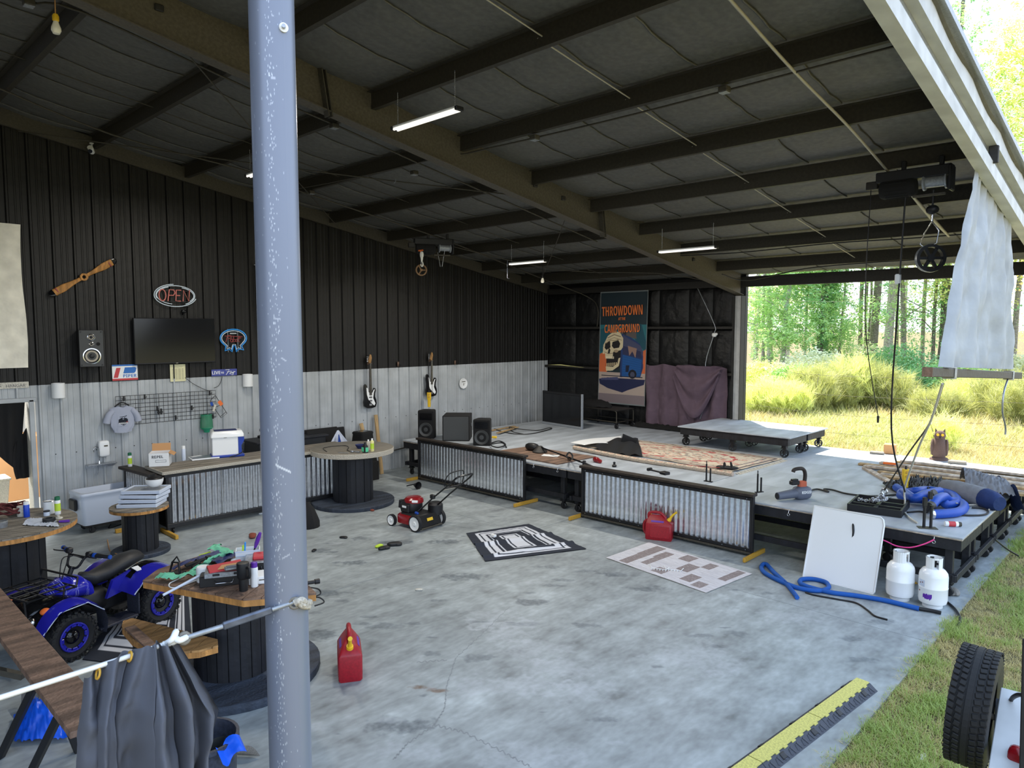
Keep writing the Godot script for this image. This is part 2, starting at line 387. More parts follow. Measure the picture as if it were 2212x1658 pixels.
# one ribbed sheet: runs along z from z0 down, from y0 to the height y1 (a number, or the rake)
func ribbed(z0: float, z1: float, y0: float, y1) -> G:
	var g := G.new(); var P := []
	var z := z0
	while z > z1 + 0.001:
		for t in [[0, 0], [.036, .0], [.052, .032], [.078, .032], [.094, 0], [.165, 0], [.172, .006], [.19, .006], [.197, 0], [.245, 0], [.252, .006], [.27, .006], [.277, 0]]:
			if z - t[0] > z1: P.append(Vector2(z - t[0], t[1]))
		z -= 0.308
	P.append(Vector2(z1, 0))
	for i in P.size() - 1:
		var a: Vector2 = P[i]; var b: Vector2 = P[i + 1]
		var ya: float = y1 if y1 != null else 4.36 + 0.167 * (a.x + 15.84); var yb: float = y1 if y1 != null else 4.36 + 0.167 * (b.x + 15.84)
		g.qd(Vector3(WX + a.y, y0, a.x), Vector3(WX + b.y, y0, b.x), Vector3(WX + b.y, yb, b.x), Vector3(WX + a.y, ya, a.x))
	return g

func slope(g: G, x0: float, x1: float, z0: float, z1: float, b0: float, b1: float, ref := 0.0):    # sloping bar along z at heights pz(z)+b0 .. pz(z)+b1
	var q := []
	for e in [[z0, b0], [z1, b0], [z1, b1], [z0, b1]]: q.append(Vector2(-e[0], pz(e[0]) + e[1]))
	g.at(Vector3.ZERO, Vector3(0, 90, 0)); g.prism(q, x0, x1); g.at()

func building():
	floor_texture()
	var fl := thing("floor", "blue-grey concrete slab floor with oil stains and saw-cut joints", "", Vector3.ZERO, 0, "", "structure")
	for e in [[WX - .2, RX - .06, -8.436, .54], [RX - .05, FX, -8.436, .54], [WX - .2, RX - .06, -17.0, -8.444], [RX - .05, FX, -17.0, -8.444]]: o("slab", slab(e[0], e[1], e[2], e[3]), "slab", fl)
	o("slab", G.new().box(Vector3(-8, -.08, 8.3), Vector3(12.3, .16, 15.5)), "stone", fl)
	o("joint_bed", G.new().box(Vector3(-7.8, -.2, -8.2), Vector3(12, .12, 17)), "steel_dk", fl)
	# ribbed wall: black above, light grey below
	var wl := thing("wall_left", "ribbed metal wall, black above and light grey wainscot below", "", Vector3.ZERO, 0, "", "structure")
	var z := -2.02
	while z > -15.8:
		var e := maxf(z - 0.924, EZ)
		if z - 0.924 > -2.96: o("panel", ribbed(z, e, 2.2, 2.43), "grey_metal", wl)
		else: o("panel", ribbed(z, e, 0.0, 2.43), "grey_metal", wl)
		o("panel", ribbed(z, e, 2.43, null), "black_metal", wl)
		z -= 0.924
	o("backing", G.new().box(Vector3(WX - .1, 4.6, -1), Vector3(.16, 4.4, 30)).box(Vector3(WX - .1, 1.2, -9.5), Vector3(.16, 2.44, 12.9)).box(Vector3(WX - .1, 1.2, 6.5), Vector3(.16, 2.44, 15)), "black_metal", wl)
	var screws := G.new(); z = -3.3
	while z > -15.6: screws.box(Vector3(WX + .006, 2.36, z), Vector3(.01, .018, .018)).box(Vector3(WX + .006, 1.25, z + .1), Vector3(.01, .016, .016)); z -= 0.308
	stuff(o("screw_heads", screws, "steel_dk", wl))
	# end wall: black faced blankets between girts
	var wb := thing("wall_back", "black insulated end wall with blankets between steel girts", "", Vector3.ZERO, 0, "", "structure")
	var gy := [[-.02, 2.24], [2.3, 3.34], [3.42, 4.36]]
	for r in 3:
		var xs := [WX, -12.75, -11.8, -10.9, -10.0, -9.15, -8.5, -7.95]
		for i in 7:
			var x0: float = xs[i]; var x1: float = xs[i + 1]; var y0: float = gy[r][0]; var y1: float = gy[r][1]; var sd := r * 7 + i
			var n := nse(sd, 2.2)
			o("blanket", G.new().sheet(func(u: float, v: float): 
				var bl := 0.07 * pow(4 * u * (1 - u), .4) * pow(4 * v * (1 - v), .3)
				return Vector3(lerpf(x0, x1, u), lerpf(y1, y0, v), EZ - .03 + bl + n.get_noise_2d(u * (x1 - x0) * 2.5, v * .7) * .035 * sin(PI * u)), 12, 10), "insul_wall", wb)
	for y in [2.27, 3.38]: o("girt", G.new().box(Vector3((WX + RX) / 2 - .05, y, EZ + .06), Vector3(5.9, .065, .16), .006), "steel_dk", wb)
	o("backing", G.new().box(Vector3((WX + RX) / 2, 2.2, EZ - .12), Vector3(6.2, 4.9, .12)), "black", wb)
	# far side of the building, out of view
	struct("wall_far", G.new().box(Vector3(-7.8, 3, 16.1), Vector3(12.4, 6.4, .2)), "black_metal", "closed far end wall")
	# roof
	var c := thing("ceiling", "dark insulated roof underside between steel purlins", "", Vector3.ZERO, 0, "", "structure")
	var sx := [WX, -13.5, -12.55, -11.6, -10.65, -9.7, -8.75, -7.8, -6.83, -5.87, -4.93, -3.98, -3.02, -2.06, -1.74]
	for i in sx.size() - 1:
		var x0: float = sx[i]; var x1: float = sx[i + 1]; var n := nse(60 + i, .8)
		var nv := 66
		o("insulation_strip", G.new().sheet(func(u: float, v: float):
			var zz := lerpf(.34, -16.0, v); var ph := fposmod(-(zz + .9) / 1.52, 1.0)
			var sg := sin(PI * ph); var pil := pow(4 * u * (1 - u), .35)
			return Vector3(lerpf(x0, x1, u), pz(zz) + .25 - sg * (.05 + .035 * pil) - .004 * n.get_noise_2d(u * 6, zz * 3), zz), 8, nv), "insul", c)
		if i < 13: 
			var tab := G.new()
			for kk in 10:
				var za := -.95 - 1.52 * kk; var q := []
				for t in 9: var zz := za - .08 - 1.36 * t / 8.0; q.append(Vector3(x1 + .012 * sin(t * 2.1 + i), pz(zz) + .235 - .05 * sin(PI * fposmod(-(zz + .9) / 1.52, 1.0)), zz))
				tab.tube(q, .011, 5)
			o("seam", tab, "insul", c)
	var rf := G.new(); slope(rf, WX - .4, FX + .16, .35, -16.1, .27, .33); o("roof_sheet", rf, "galv_trim", c)
	o("far_slope", G.new().qd(Vector3(WX - .2, 7.4, .34), Vector3(FX, 7.4, .34), Vector3(FX, 4.8, 16), Vector3(WX - .2, 4.8, 16)).qd(Vector3(WX - .2, 7.45, .34), Vector3(FX, 7.45, .34), Vector3(FX, 4.85, 16.1), Vector3(WX - .2, 4.85, 16.1)), "insul", c)
	# purlins, one per bay
	for i in 10:
		var zz := -.9 - 1.521 * i
		for b in [[WX + .05, RX - .02], [RX + .02, FX - .02]]:
			var y := pz(zz); var pr := []
			for t in [[0, 0], [.07, 0], [.075, .02], [.068, .02], [.064, .008], [.008, .008], [.008, .2], [-.06, .2], [-.06, .208], [0, .208]]: pr.append(Vector2(t[0] - zz, y + t[1]))
			var pg := G.new().at(Vector3.ZERO, Vector3(0, 90, 0)); pg.prism(pr, b[0], b[1]); o("purlin", pg, "purlin_steel", c)
	var ev := G.new()
	ev.box(Vector3((RX + FX) / 2, 4.45, EZ), Vector3(FX - RX, .24, .09), .008)
	o("eave_strut", ev, "steel_dk", c)
	var ev2 := G.new().box(Vector3((RX + WX) / 2, 4.42, EZ + .1), Vector3(RX - WX, .16, .08)); o("eave_strut", ev2, "steel_dk", c)
	# rafters
	var rm := thing("rafter", "long brown steel rafter running from the ridge down to the end wall column", "beam", Vector3.ZERO)
	var web := G.new(); slope(web, RX - .006, RX + .006, .3, -15.8, -.28, .24); o("web", web, "rafter_steel", rm)
	for b in [-.285, .235]:
		var f := G.new(); slope(f, RX - .09, RX + .09, .3, -15.8, b, b + .012); o("flange", f, "rafter_steel", rm)
	for zz in [-4.75, -10.3]:
		var s2 := G.new(); s2.box(Vector3(RX + .05, pz(zz) - .05, zz), Vector3(.1, .62, .014), 0, Vector3(9, 0, 0)); s2.box(Vector3(RX + .05, pz(zz) - .05, zz - .05), Vector3(.1, .62, .014), 0, Vector3(9, 0, 0)); o("splice_plate", s2, "steel", rm)
	for zz in [-2.9, -8.6, -9.3, -13.6]: o("clip", G.new().box(Vector3(RX + .02, pz(zz) + .02, zz), Vector3(.03, .07, .09), .01), "steel_dk", rm)
	var rk := G.new(); slope(rk, WX + .03, WX + .1, .3, -15.8, -.06, .2)
	tag(o("trim_1", rk, "steel"), "rake channel along the top of the ribbed wall", "", "", "structure")
	var rf2 := thing("rafter", "pale grey steel roof edge frame along the open side", "beam")
	var f1 := G.new(); slope(f1, FX - .07, FX + .06, .3, -16.05, -.29, -.13); o("lower_chord", f1, "frame_white", rf2)
	var f2 := G.new(); slope(f2, FX - .02, FX - .005, .3, -16.05, -.13, .24); o("web", f2, "galv_trim", rf2)
	var f3 := G.new(); slope(f3, FX - .02, FX + .09, .3, -16.1, .05, .32); o("rake_fascia", f3, "frame_white", rf2)
	var bolts := G.new(); z = -5.0
	while z > -15.5: bolts.box(Vector3(FX + .035, pz(z) - .125, z), Vector3(.03, .014, .014)); z -= 0.11 + 0.05 * fposmod(z * 7.3, 1.0)
	stuff(o("screw_heads", bolts, "steel_dk", rf2))
	for zz in [-9.9, -13.2]: o("clip", G.new().box(Vector3(FX + .06, pz(zz) - .05, zz), Vector3(.1, .2, .05), .008), "steel_dk", rf2)
	# columns
	var cm := thing("column", "steel column at the right end of the black end wall", "column", Vector3(RX + .04, 0, EZ + .16))
	for s in [-.1, .1]: o("flange", G.new().box(Vector3(s, 2.06, 0), Vector3(.012, 4.12, .2)), "steel_dk", cm)
	o("web", G.new().box(Vector3(0, 2.06, .0), Vector3(.2, 4.12, .012)), "frame_white", cm)
	o("base_plate", G.new().box(Vector3(0, .01, 0), Vector3(.3, .02, .3)), "steel_dk", cm)
	var cf := thing("column", "steel column at the far corner of the open side", "column", Vector3(FX - .02, 0, EZ + .05))
	o("post", G.new().box(Vector3(0, 2.1, 0), Vector3(.16, 4.2, .16), .01), "frame_white", cf); o("base_plate", G.new().box(Vector3(0, .01, 0), Vector3(.3, .02, .3)), "steel_dk", cf)
	for i in 5:
		var y0: float = [4.15, 2.44, 2.02, 1.6, 1.2][i]
		one("strand_wire", ["sagging top wire strand across the open end under the eave", "second wire strand across the open end below the eave", "third wire strand across the open end, middle of the five", "fourth wire strand across the open end, above the lowest", "lowest wire strand across the open end"][i], "wire", G.new().tube(curve([Vector3(RX + .1, y0, EZ - .02), Vector3(-5.6, y0 - .1 - .12 * int(i == 0), EZ - .02), Vector3(FX - .1, y0 - .02, EZ - .02)], 8), .0028, 5), "steel")
	# doorway at far left
	var dr := thing("door_1", "open doorway at the left with white trim", "", Vector3.ZERO, 0, "", "structure")
	o("trim", G.new().box(Vector3(WX + .03, 1.1, -2.88), Vector3(.08, 2.2, .07), .006).box(Vector3(WX + .03, 2.2, -2.3), Vector3(.08, .07, 1.3), .006), "grey_metal", dr)
	o("jamb", G.new().box(Vector3(WX - .12, 1.08, -2.86), Vector3(.28, 2.16, .03)), "offwhite", dr)
	var rm2 := thing("wall_side", "white store room beyond the doorway", "", Vector3.ZERO, 0, "", "structure")
	o("shell", G.new().box(Vector3(-16.8, 1.4, -6.2), Vector3(5.8, 2.8, .1)).box(Vector3(-16.8, 1.4, 1.2), Vector3(5.8, 2.8, .1)).box(Vector3(-19.7, 1.4, -2.5), Vector3(.1, 2.8, 7.5)).box(Vector3(-16.8, 2.85, -2.5), Vector3(6, .1, 7.5)), "white", rm2)
	o("shell_floor", G.new().box(Vector3(-16.85, -.06, -2.5), Vector3(5.75, .12, 7.5)), "offwhite", rm2)
	var lp := thing("unseen_ceiling_lamp", "unseen flat lamp panel lighting the store room from its ceiling", "lamp", Vector3(-15.6, 2.78, -2.2))  # lamp out of view, placed to light the room beyond the doorway
	var lm := mt("lamp_glow", 255, 250, 240, .5); lm.emission_enabled = true; lm.emission = Color(1, .97, .92); lm.emission_energy_multiplier = 1.2
	o("panel", G.new().box(Vector3.ZERO, Vector3(1.2, .03, .6), .004), "lamp_glow", lp)
	var al := AreaLight3D.new(); al.name = "light"; lp.add_child(al); al.position.y = -.03; al.rotation_degrees.x = -90; al.area_size = Vector2(1.2, .6); al.light_energy = 14; al.shadow_enabled = true; al.set("area_range", 12.0)

func leaf_mesh(n: int, ln: float, wd: float, sp: float, sd: int) -> ArrayMesh:     # a sprig of n folded leaves
	var r := RandomNumberGenerator.new(); r.seed = sd; var g := G.new()
	for i in n:
		var c := Vector3(r.randf_range(-1, 1), r.randf_range(-.7, .7), r.randf_range(-1, 1)) * sp
		var d := Vector3(r.randf_range(-1, 1), r.randf_range(-.8, .5), r.randf_range(-1, 1)).normalized(); var s := d.cross(Vector3(r.randf_range(-.4, .4), 1, r.randf_range(-.4, .4))).normalized() * wd * r.randf_range(.7, 1.2)
		var l := ln * r.randf_range(.7, 1.2); var up := Vector3(0, wd * .4, 0)
		g.tri(c, c + d * l * .5 + s + up, c + d * l); g.tri(c, c + d * l, c + d * l * .5 - s + up)
	return g.mesh()

func cloud(nm: String, me: Mesh, mat, par: Node, tr: Array) -> MultiMeshInstance3D:
	var mm := MultiMesh.new(); mm.transform_format = MultiMesh.TRANSFORM_3D; mm.mesh = me; mm.instance_count = tr.size()
	for i in tr.size(): mm.set_instance_transform(i, tr[i])
	var n := MultiMeshInstance3D.new(); n.name = numbered(par, nm); n.multimesh = mm; n.material_override = M[mat] if mat is String else mat
	par.add_child(n, true); return stuff(n)

func rnd_basis(r: RandomNumberGenerator, s: float) -> Basis:
	return Basis.from_euler(Vector3(r.randf_range(-.6, .6), r.randf_range(0, TAU), r.randf_range(-.6, .6))).scaled(Vector3.ONE * s * r.randf_range(.7, 1.3))

func leaf_mat(key: String, r, g, b) -> void:
	var m := mt(key, r, g, b, .6); m.backlight_enabled = true; m.backlight = Color(r / 270.0, g / 265.0, b / 300.0)

# kind 0: broadleaf with leaves from low down; 1: tall bare pole with a high crown; 2: vine-clad; 3: pine
func make_tree(nm: String, label: String, pos: Vector3, ht: float, r0: float, kind: int, lean: float, sprig: ArrayMesh, lm: String, nleaf: int, sd: int, bark := "bark"):
	var r := RandomNumberGenerator.new(); r.seed = sd
	var t := thing(nm, label, "tree", pos, 0, "woods behind the building")
	var pts := []; var rad := []; var wob := nse(sd, .12)
	for i in 9:
		var f := i / 8.0; pts.append(Vector3(lean * f * ht * .12 + wob.get_noise_1d(f * 20) * .5 * f, f * ht, wob.get_noise_1d(f * 20 + 90) * .5 * f)); rad.append(maxf(r0 * (1.15 - .8 * f) * (1.35 if i == 0 else 1.0), .03))
	var g := G.new().tube(pts, rad, 8)
	var tips := []
	var nb: int = [16, 10, 12, 14][kind]
	for i in nb:
		var f := r.randf_range(.18 if kind != 1 else .5, .96); var b: Vector3 = pts[int(f * 8)].lerp(pts[mini(int(f * 8) + 1, 8)], fposmod(f * 8, 1.0))
		var an := r.randf() * TAU; var ln := ht * r.randf_range(.1, .2) * (1.25 - f) * (1.4 if kind == 0 else 1.0)
		var e := b + Vector3(cos(an) * ln, ln * r.randf_range(.05, .7), sin(an) * ln)
		g.tube([b, b.lerp(e, .5) + Vector3(0, ln * .1, 0), e], [r0 * .28 * (1.1 - f), r0 * .18 * (1.1 - f) + .01, .012], 5); tips.append([b, e])
	o("trunk", g, bark, t)
	var tr := []
	for i in int(nleaf * .62):
		var p: Vector3
		if kind == 2 and i % 2 == 0:
			var f := r.randf(); p = pts[int(f * 7.9)] + Vector3(r.randfn(0, .35), r.randf_range(-.5, .5), r.randfn(0, .35)); p.y = f * ht * .75
		else:
			var q = tips[r.randi() % tips.size()]; var w := pow(r.randf(), .6); var sp: float = ht * .055
			p = q[0].lerp(q[1], w) + Vector3(r.randfn(0, sp), r.randfn(0, sp * .8), r.randfn(0, sp))
		tr.append(Transform3D(rnd_basis(r, 1.0), p))
	cloud("foliage", sprig, lm, t, tr); return t

func make_bush(nm: String, label: String, cat: String, pos: Vector3, w: float, h: float, sprig: ArrayMesh, lm: String, nl: int, sd: int, grp: String):
	var r := RandomNumberGenerator.new(); r.seed = sd
	var t := thing(nm, label, cat, pos, 0, grp); var g := G.new()
	for i in 7: var a := r.randf() * TAU; g.tube([Vector3.ZERO, Vector3(cos(a) * w * .25, h * .4, sin(a) * w * .25), Vector3(cos(a) * w * .4, h * r.randf_range(.7, 1.0), sin(a) * w * .4)], [.03, .02, .008], 5)
	o("stem", g, "bark", t); var tr := []
	for i in int(nl * .8):
		var d := Vector3(r.randfn(), r.randfn(), r.randfn()).normalized() * pow(r.randf(), .4)
		tr.append(Transform3D(rnd_basis(r, 1.0), Vector3(d.x * w * .5, h * .52 + d.y * h * .5, d.z * w * .5)))
	cloud("foliage", sprig, lm, t, tr)

func tuft(n: int, h: float, w: float, sp: float, lean: float, sd: int) -> ArrayMesh:
	var r := RandomNumberGenerator.new(); r.seed = sd; var g := G.new()
	for i in n:
		var a := r.randf() * TAU; var b := Vector3(r.randfn(0, sp), 0, r.randfn(0, sp)); var d := Vector3(cos(a), 0, sin(a)); var s := Vector3(-d.z, 0, d.x) * w
		var hh := h * r.randf_range(.55, 1.15); var m := b + d * lean * hh * .3 + Vector3(0, hh * .6, 0); var e := b + d * lean * hh * r.randf_range(.6, 1.2) + Vector3(0, hh * r.randf_range(.75, 1.0), 0)
		g.qd(b - s, b + s, m + s * .7, m - s * .7); g.tri(m - s * .7, m + s * .7, e)
	return g.mesh()

func ground_y(x: float, z: float) -> float:
	return -.06 + .05 * sin(x * .7 + 1.0) * sin(z * .5) + maxf(0, (-z - 60) * .03)

func outside():
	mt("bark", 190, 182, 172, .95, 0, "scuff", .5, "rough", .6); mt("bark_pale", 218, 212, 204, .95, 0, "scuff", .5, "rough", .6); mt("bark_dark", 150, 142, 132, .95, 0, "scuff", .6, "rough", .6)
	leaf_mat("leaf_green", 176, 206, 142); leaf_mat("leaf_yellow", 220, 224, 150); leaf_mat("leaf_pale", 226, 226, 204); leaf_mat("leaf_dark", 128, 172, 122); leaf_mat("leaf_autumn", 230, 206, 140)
	leaf_mat("dry_grass", 170, 158, 112); leaf_mat("tall_grass", 160, 162, 104); leaf_mat("lawn", 150, 168, 92); leaf_mat("lawn_dry", 196, 184, 132)
	var g := G.new(); g.sheet(func(u: float, v: float): var x := lerpf(-90, 60, u); var z := lerpf(-150, -16.95, v); return Vector3(x, ground_y(x, z), z), 40, 40)
	g.sheet(func(u: float, v: float): var x := lerpf(FX - .02, 60, u * u); var z := lerpf(-17.2, 30, v); return Vector3(x, -.022 if x < 8 else -.03, z), 20, 20)
	struct("ground", g, "grass_soil", "dry grassy ground around the building")
	# lawn by the slab and the rough field behind
	var r := RandomNumberGenerator.new(); r.seed = 99
	var lawn := tag(Node3D.new(), "short patchy lawn along the slab edge beside the ramp and spare wheel", "grass", "", "stuff"); lawn.name = "lawn"; add_child(lawn)
	var pat := nse(5, .9)
	var A := []; var B := []
	for i in 26000:
		var z := -3.0 - 14.0 * pow(r.randf(), 1.25); var x := FX - .03 + r.randf() * (2.6 + .12 * -z)
		x += pat.get_noise_2d(z * 2.0, 3.0) * .1
		if x < FX - .07: continue
		var p := pat.get_noise_2d(x * .8, z * .8)
		var tf := Transform3D(rnd_basis(r, .8 + .35 * p), Vector3(x, -.024, z)); tf.basis = Basis.from_euler(Vector3(0, r.randf() * TAU, 0)).scaled(Vector3.ONE * (.75 + .5 * p + .3 * r.randf()))
		if p + r.randf_range(-.45, .45) > 0.0: A.append(tf)
		else: B.append(tf)
	cloud("green_blades", tuft(11, .085, .0032, .035, .9, 3), "lawn", lawn, A); cloud("dry_blades", tuft(11, .05, .003, .04, 1.5, 4), "lawn_dry", lawn, B)
	var fld := tag(Node3D.new(), "tall dry yellow grass field behind the stage up to the woods", "grass", "", "stuff"); fld.name = "tall_grass"; add_child(fld)
	A = []; B = []
	for i in 24000:
		var z := -17.3 - 24.0 * pow(r.randf(), 1.5); var x := z * .42 + 1.0 + r.randf_range(-7.5, 7.5) * (-z / 20.0)
		var p := pat.get_noise_2d(x * .3, z * .3)
		var s := clampf(.42 + (-z - 17) * .05, .4, 1.15) * r.randf_range(.7, 1.2)
		var tf := Transform3D(Basis.from_euler(Vector3(0, r.randf() * TAU, 0)).scaled(Vector3.ONE * s), Vector3(x, ground_y(x, z) - .02, z))
		if p + r.randf_range(-.35, .35) > -.08 + (.25 if z > -22 else 0.0): A.append(tf)
		else: B.append(tf)
	cloud("green_blades", tuft(14, .7, .009, .1, .5, 5), "tall_grass", fld, A); cloud("dry_blades", tuft(14, .65, .008, .1, .7, 6), "dry_grass", fld, B)
	# weeds and shrubs
	var feather := tuft(16, .5, .006, .03, .9, 7); var sprA := leaf_mesh(9, .17, .05, .2, 1); var sprB := leaf_mesh(9, .13, .045, .2, 2); var sprP := leaf_mesh(16, .2, .012, .16, 3)
	var weeds := [[1700, 905, 1.9, 1.2], [1745, 900, 2.2, 1.7], [1790, 895, 2.2, 1.9], [1835, 893, 2.4, 2.1], [1880, 893, 2.2, 1.9], [1930, 898, 2.0, 1.5], [2090, 900, 2.2, 1.3], [2165, 915, 2.4, 1.6], [2205, 930, 2.0, 1.5], [1655, 900, 1.8, 1.2], [2030, 915, 2.0, 1.0]]
	for i in weeds.size():
		var w: Array = weeds[i]; var p: Vector3 = [Vector3(-10.811, 0, -25.988), Vector3(-10.525, 0, -27.224), Vector3(-10.224, 0, -28.526), Vector3(-9.742, 0, -29.408), Vector3(-9.146, 0, -29.978), Vector3(-8.255, 0, -29.795), Vector3(-6.128, 0, -31.432), Vector3(-4.782, 0, -29.975), Vector3(-4.005, 0, -28.347), Vector3(-11.673, 0, -26.125), Vector3(-6.376, 0, -28.449)][i]
		make_bush("feathery_weed", "feathery yellow-green " + ["weed clump third from the column at the field's back", "weed clump fourth from the column", "tall weed clump left of the thin hanging cord", "tallest weed clump behind the thin hanging cord", "tall weed clump just left of the control cable", "weed clump just right of the control cable", "weed clump below the middle of the dark beam", "weed clump below the dark beam's right end", "weed clump at the photo's right edge", "weed clump nearest the column", "low weed clump left of the owl"][i], "weed", p, w[2], w[3], feather, "tall_grass" if i % 3 else "leaf_yellow", 420, 300 + i, "weed clumps behind the stage")
	make_bush("young_weed", "bright feathery weed growing right behind the owl figure", "weed", Vector3(-4.713, 0, -21.66), .9, .85, feather, "leaf_yellow", 70, 340, "")
	var sh := [Vector3(-10.004, 0, -37.09), Vector3(-8.147, 0, -33.909), Vector3(-11.244, 0, -38.163), Vector3(-12.35, 0, -29.891), Vector3(-11.858, 0, -28.033), Vector3(-12.615, 0, -33.395), Vector3(-12.687, 0, -38.535), Vector3(-7.607, 0, -37.042), Vector3(-6.633, 0, -38.535), Vector3(-5.57, 0, -38.44), Vector3(-13.938, 0, -30.44), Vector3(-6.582, 0, -35.406)]
	for i in sh.size():
		make_bush("shrub", ["dark green viney shrub heap left of the hanging sheet's beam", "dark green shrub below the left end of the beam", "leafy shrub at the foot of the thick trunks", "green shrub near the black end wall opening", "low dark shrub in the yellow weeds", "pale grey-leaved shrub under the leaning trees", "pale sunlit shrub under the middle trunks", "green shrub right below the beam", "pale leafy shrub below the beam's middle", "pale shrub at the right edge below the beam", "shrub beside the column at the end wall opening", "rounded green shrub below the beam's right half"][i], "shrub",
			sh[i], [3.4, 2.6, 3.0, 2.4, 1.8, 3.2, 3.6, 3.0, 3.4, 3.0, 2.6, 2.4][i], [2.6, 1.7, 2.2, 1.8, 1.1, 2.4, 2.6, 2.0, 2.3, 2.2, 1.9, 1.6][i], sprA if i % 2 else sprB, ["leaf_dark", "leaf_dark", "leaf_green", "leaf_green", "leaf_dark", "leaf_pale", "leaf_pale", "leaf_green", "leaf_pale", "leaf_pale", "leaf_yellow", "leaf_green"][i], 800, 360 + i, "shrubs at the wood's edge")
	# trees: foot, height, radius, kind, lean, leaf, count, label
	var tl := [
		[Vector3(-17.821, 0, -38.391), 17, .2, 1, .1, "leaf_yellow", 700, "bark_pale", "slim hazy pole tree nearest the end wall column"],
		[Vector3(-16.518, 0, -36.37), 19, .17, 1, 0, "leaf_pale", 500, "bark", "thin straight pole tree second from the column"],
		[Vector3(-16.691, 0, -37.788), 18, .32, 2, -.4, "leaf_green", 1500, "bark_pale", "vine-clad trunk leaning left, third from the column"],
		[Vector3(-15.167, 0, -35.452), 9, .3, 0, .5, "leaf_green", 1700, "bark_pale", "short broadleaf tree with a flared grey foot"],
		[Vector3(-14.915, 0, -37.901), 13, .14, 0, 0, "leaf_green", 2200, "bark", "slender leafy tree left of the two dark leaning trunks"],
		[Vector3(-14.088, 0, -37.198), 16, .34, 2, .7, "leaf_dark", 2200, "bark_dark", "dark vine-covered trunk leaning right"],
		[Vector3(-14.149, 0, -38.632), 17, .36, 2, -.1, "leaf_green", 1800, "bark", "thick hazy trunk with vines in the middle of the opening"],
		[Vector3(-13.171, 0, -38.073), 10, .14, 0, 0, "leaf_green", 1900, "bark", "slim leafy tree between the vine trunk and the pole trees"],
		[Vector3(-13.584, 0, -42.434), 19, .24, 1, -.1, "leaf_green", 900, "bark_dark", "crooked dark pole tree left of the pair of thin trunks"],
		[Vector3(-13.889, 0, -43.931), 21, .15, 1, .15, "leaf_pale", 400, "bark_dark", "thin dark trunk, left of a close pair"],
		[Vector3(-13.533, 0, -43.363), 21, .15, 1, .1, "leaf_pale", 400, "bark_dark", "thin dark trunk, right of a close pair"],
		[Vector3(-12.405, 0, -40.297), 22, .42, 1, .35, "leaf_green", 1100, "bark_dark", "thick dark trunk leaning right in the bright gap"],
		[Vector3(-12.088, 0, -42.182), 22, .46, 1, .05, "leaf_pale", 900, "bark_pale", "thickest pale trunk right of the bright gap"],
		[Vector3(-12.11, 0, -43.841), 18, .2, 1, -.1, "leaf_green", 700, "bark", "narrow trunk just right of the thickest pale trunk"],
		[Vector3(-11.373, 0, -42.864), 15, .3, 2, -.5, "leaf_green", 900, "bark", "grey trunk leaning left behind the control cable"],
		[Vector3(-11.052, 0, -44.85), 20, .22, 3, 0, "leaf_dark", 1500, "bark", "straight pine with dark tufts left of the hanging sheet"],
		[Vector3(-10.293, 0, -43.895), 16, .2, 0, 0, "leaf_dark", 1400, "bark_dark", "dark-leaved tree just left of the hanging sheet"],
		[Vector3(-9.945, 0, -44.228), 22, .44, 2, .05, "leaf_dark", 1600, "bark_dark", "broad vine-covered trunk at the hanging sheet's left edge"],
		[Vector3(-8.262, 0, -44.252), 14, .25, 0, .1, "leaf_yellow", 2400, "bark", "yellow-green tree behind the hanging sheet"],
		[Vector3(-6.814, 0, -44.144), 19, .28, 0, .2, "leaf_yellow", 3200, "bark", "tall sunlit tree above the roof edge"],
		[Vector3(-5.216, 0, -36.713), 17, .22, 1, .9, "leaf_green", 900, "bark_dark", "dark trunk leaning right at the photo's right edge"],
		[Vector3(-4.186, 0, -40.875), 18, .3, 0, -.2, "leaf_yellow", 3600, "bark_pale", "big yellow-green tree right of the roof edge"],
		[Vector3(-1.926, 0, -35.452), 16, .26, 0, -.1, "leaf_autumn", 3000, "bark", "autumn-tinted tree at the upper right"],
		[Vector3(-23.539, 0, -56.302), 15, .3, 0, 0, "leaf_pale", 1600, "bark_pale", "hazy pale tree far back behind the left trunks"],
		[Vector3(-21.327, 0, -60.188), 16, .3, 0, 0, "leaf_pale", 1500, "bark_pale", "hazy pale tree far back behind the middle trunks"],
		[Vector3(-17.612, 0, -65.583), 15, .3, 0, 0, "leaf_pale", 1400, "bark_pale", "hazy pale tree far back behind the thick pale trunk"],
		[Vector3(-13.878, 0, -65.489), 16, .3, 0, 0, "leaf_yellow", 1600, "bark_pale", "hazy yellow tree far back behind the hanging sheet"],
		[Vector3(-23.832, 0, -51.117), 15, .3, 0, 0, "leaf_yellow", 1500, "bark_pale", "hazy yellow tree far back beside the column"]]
	for i in tl.size():
		var e: Array = tl[i]; make_tree("broadleaf_tree" if e[3] != 3 else "pine_tree", e[8], e[0], e[1], e[2] * .48, e[3], e[4], sprP if e[3] == 3 else (sprA if i % 2 else sprB), e[5], e[6], 500 + i, e[7])
	# owl, bricks on the slab behind the stage are placed with the stage

func flat(nm: String, par: Node, w: float, h: float, mat, pos := Vector3.ZERO, rot := Vector3.ZERO) -> MeshInstance3D:   # printed face, w x h, facing +z
	var g := G.new(); g.qd(Vector3(-w / 2, -h / 2, 0), Vector3(w / 2, -h / 2, 0), Vector3(w / 2, h / 2, 0), Vector3(-w / 2, h / 2, 0))
	var i := o(nm, g, mat, par, pos); i.rotation_degrees = rot; return i

func neon(par: Node, nm: String, strokes: Array, r: float, mat, z := .03):
	var g := G.new()
	for s in strokes:
		var p := []
		for q in s: p.append(Vector3(q.x, q.y, z))
		g.tube(p, r, 6)
	return o(nm, g, mat, par)

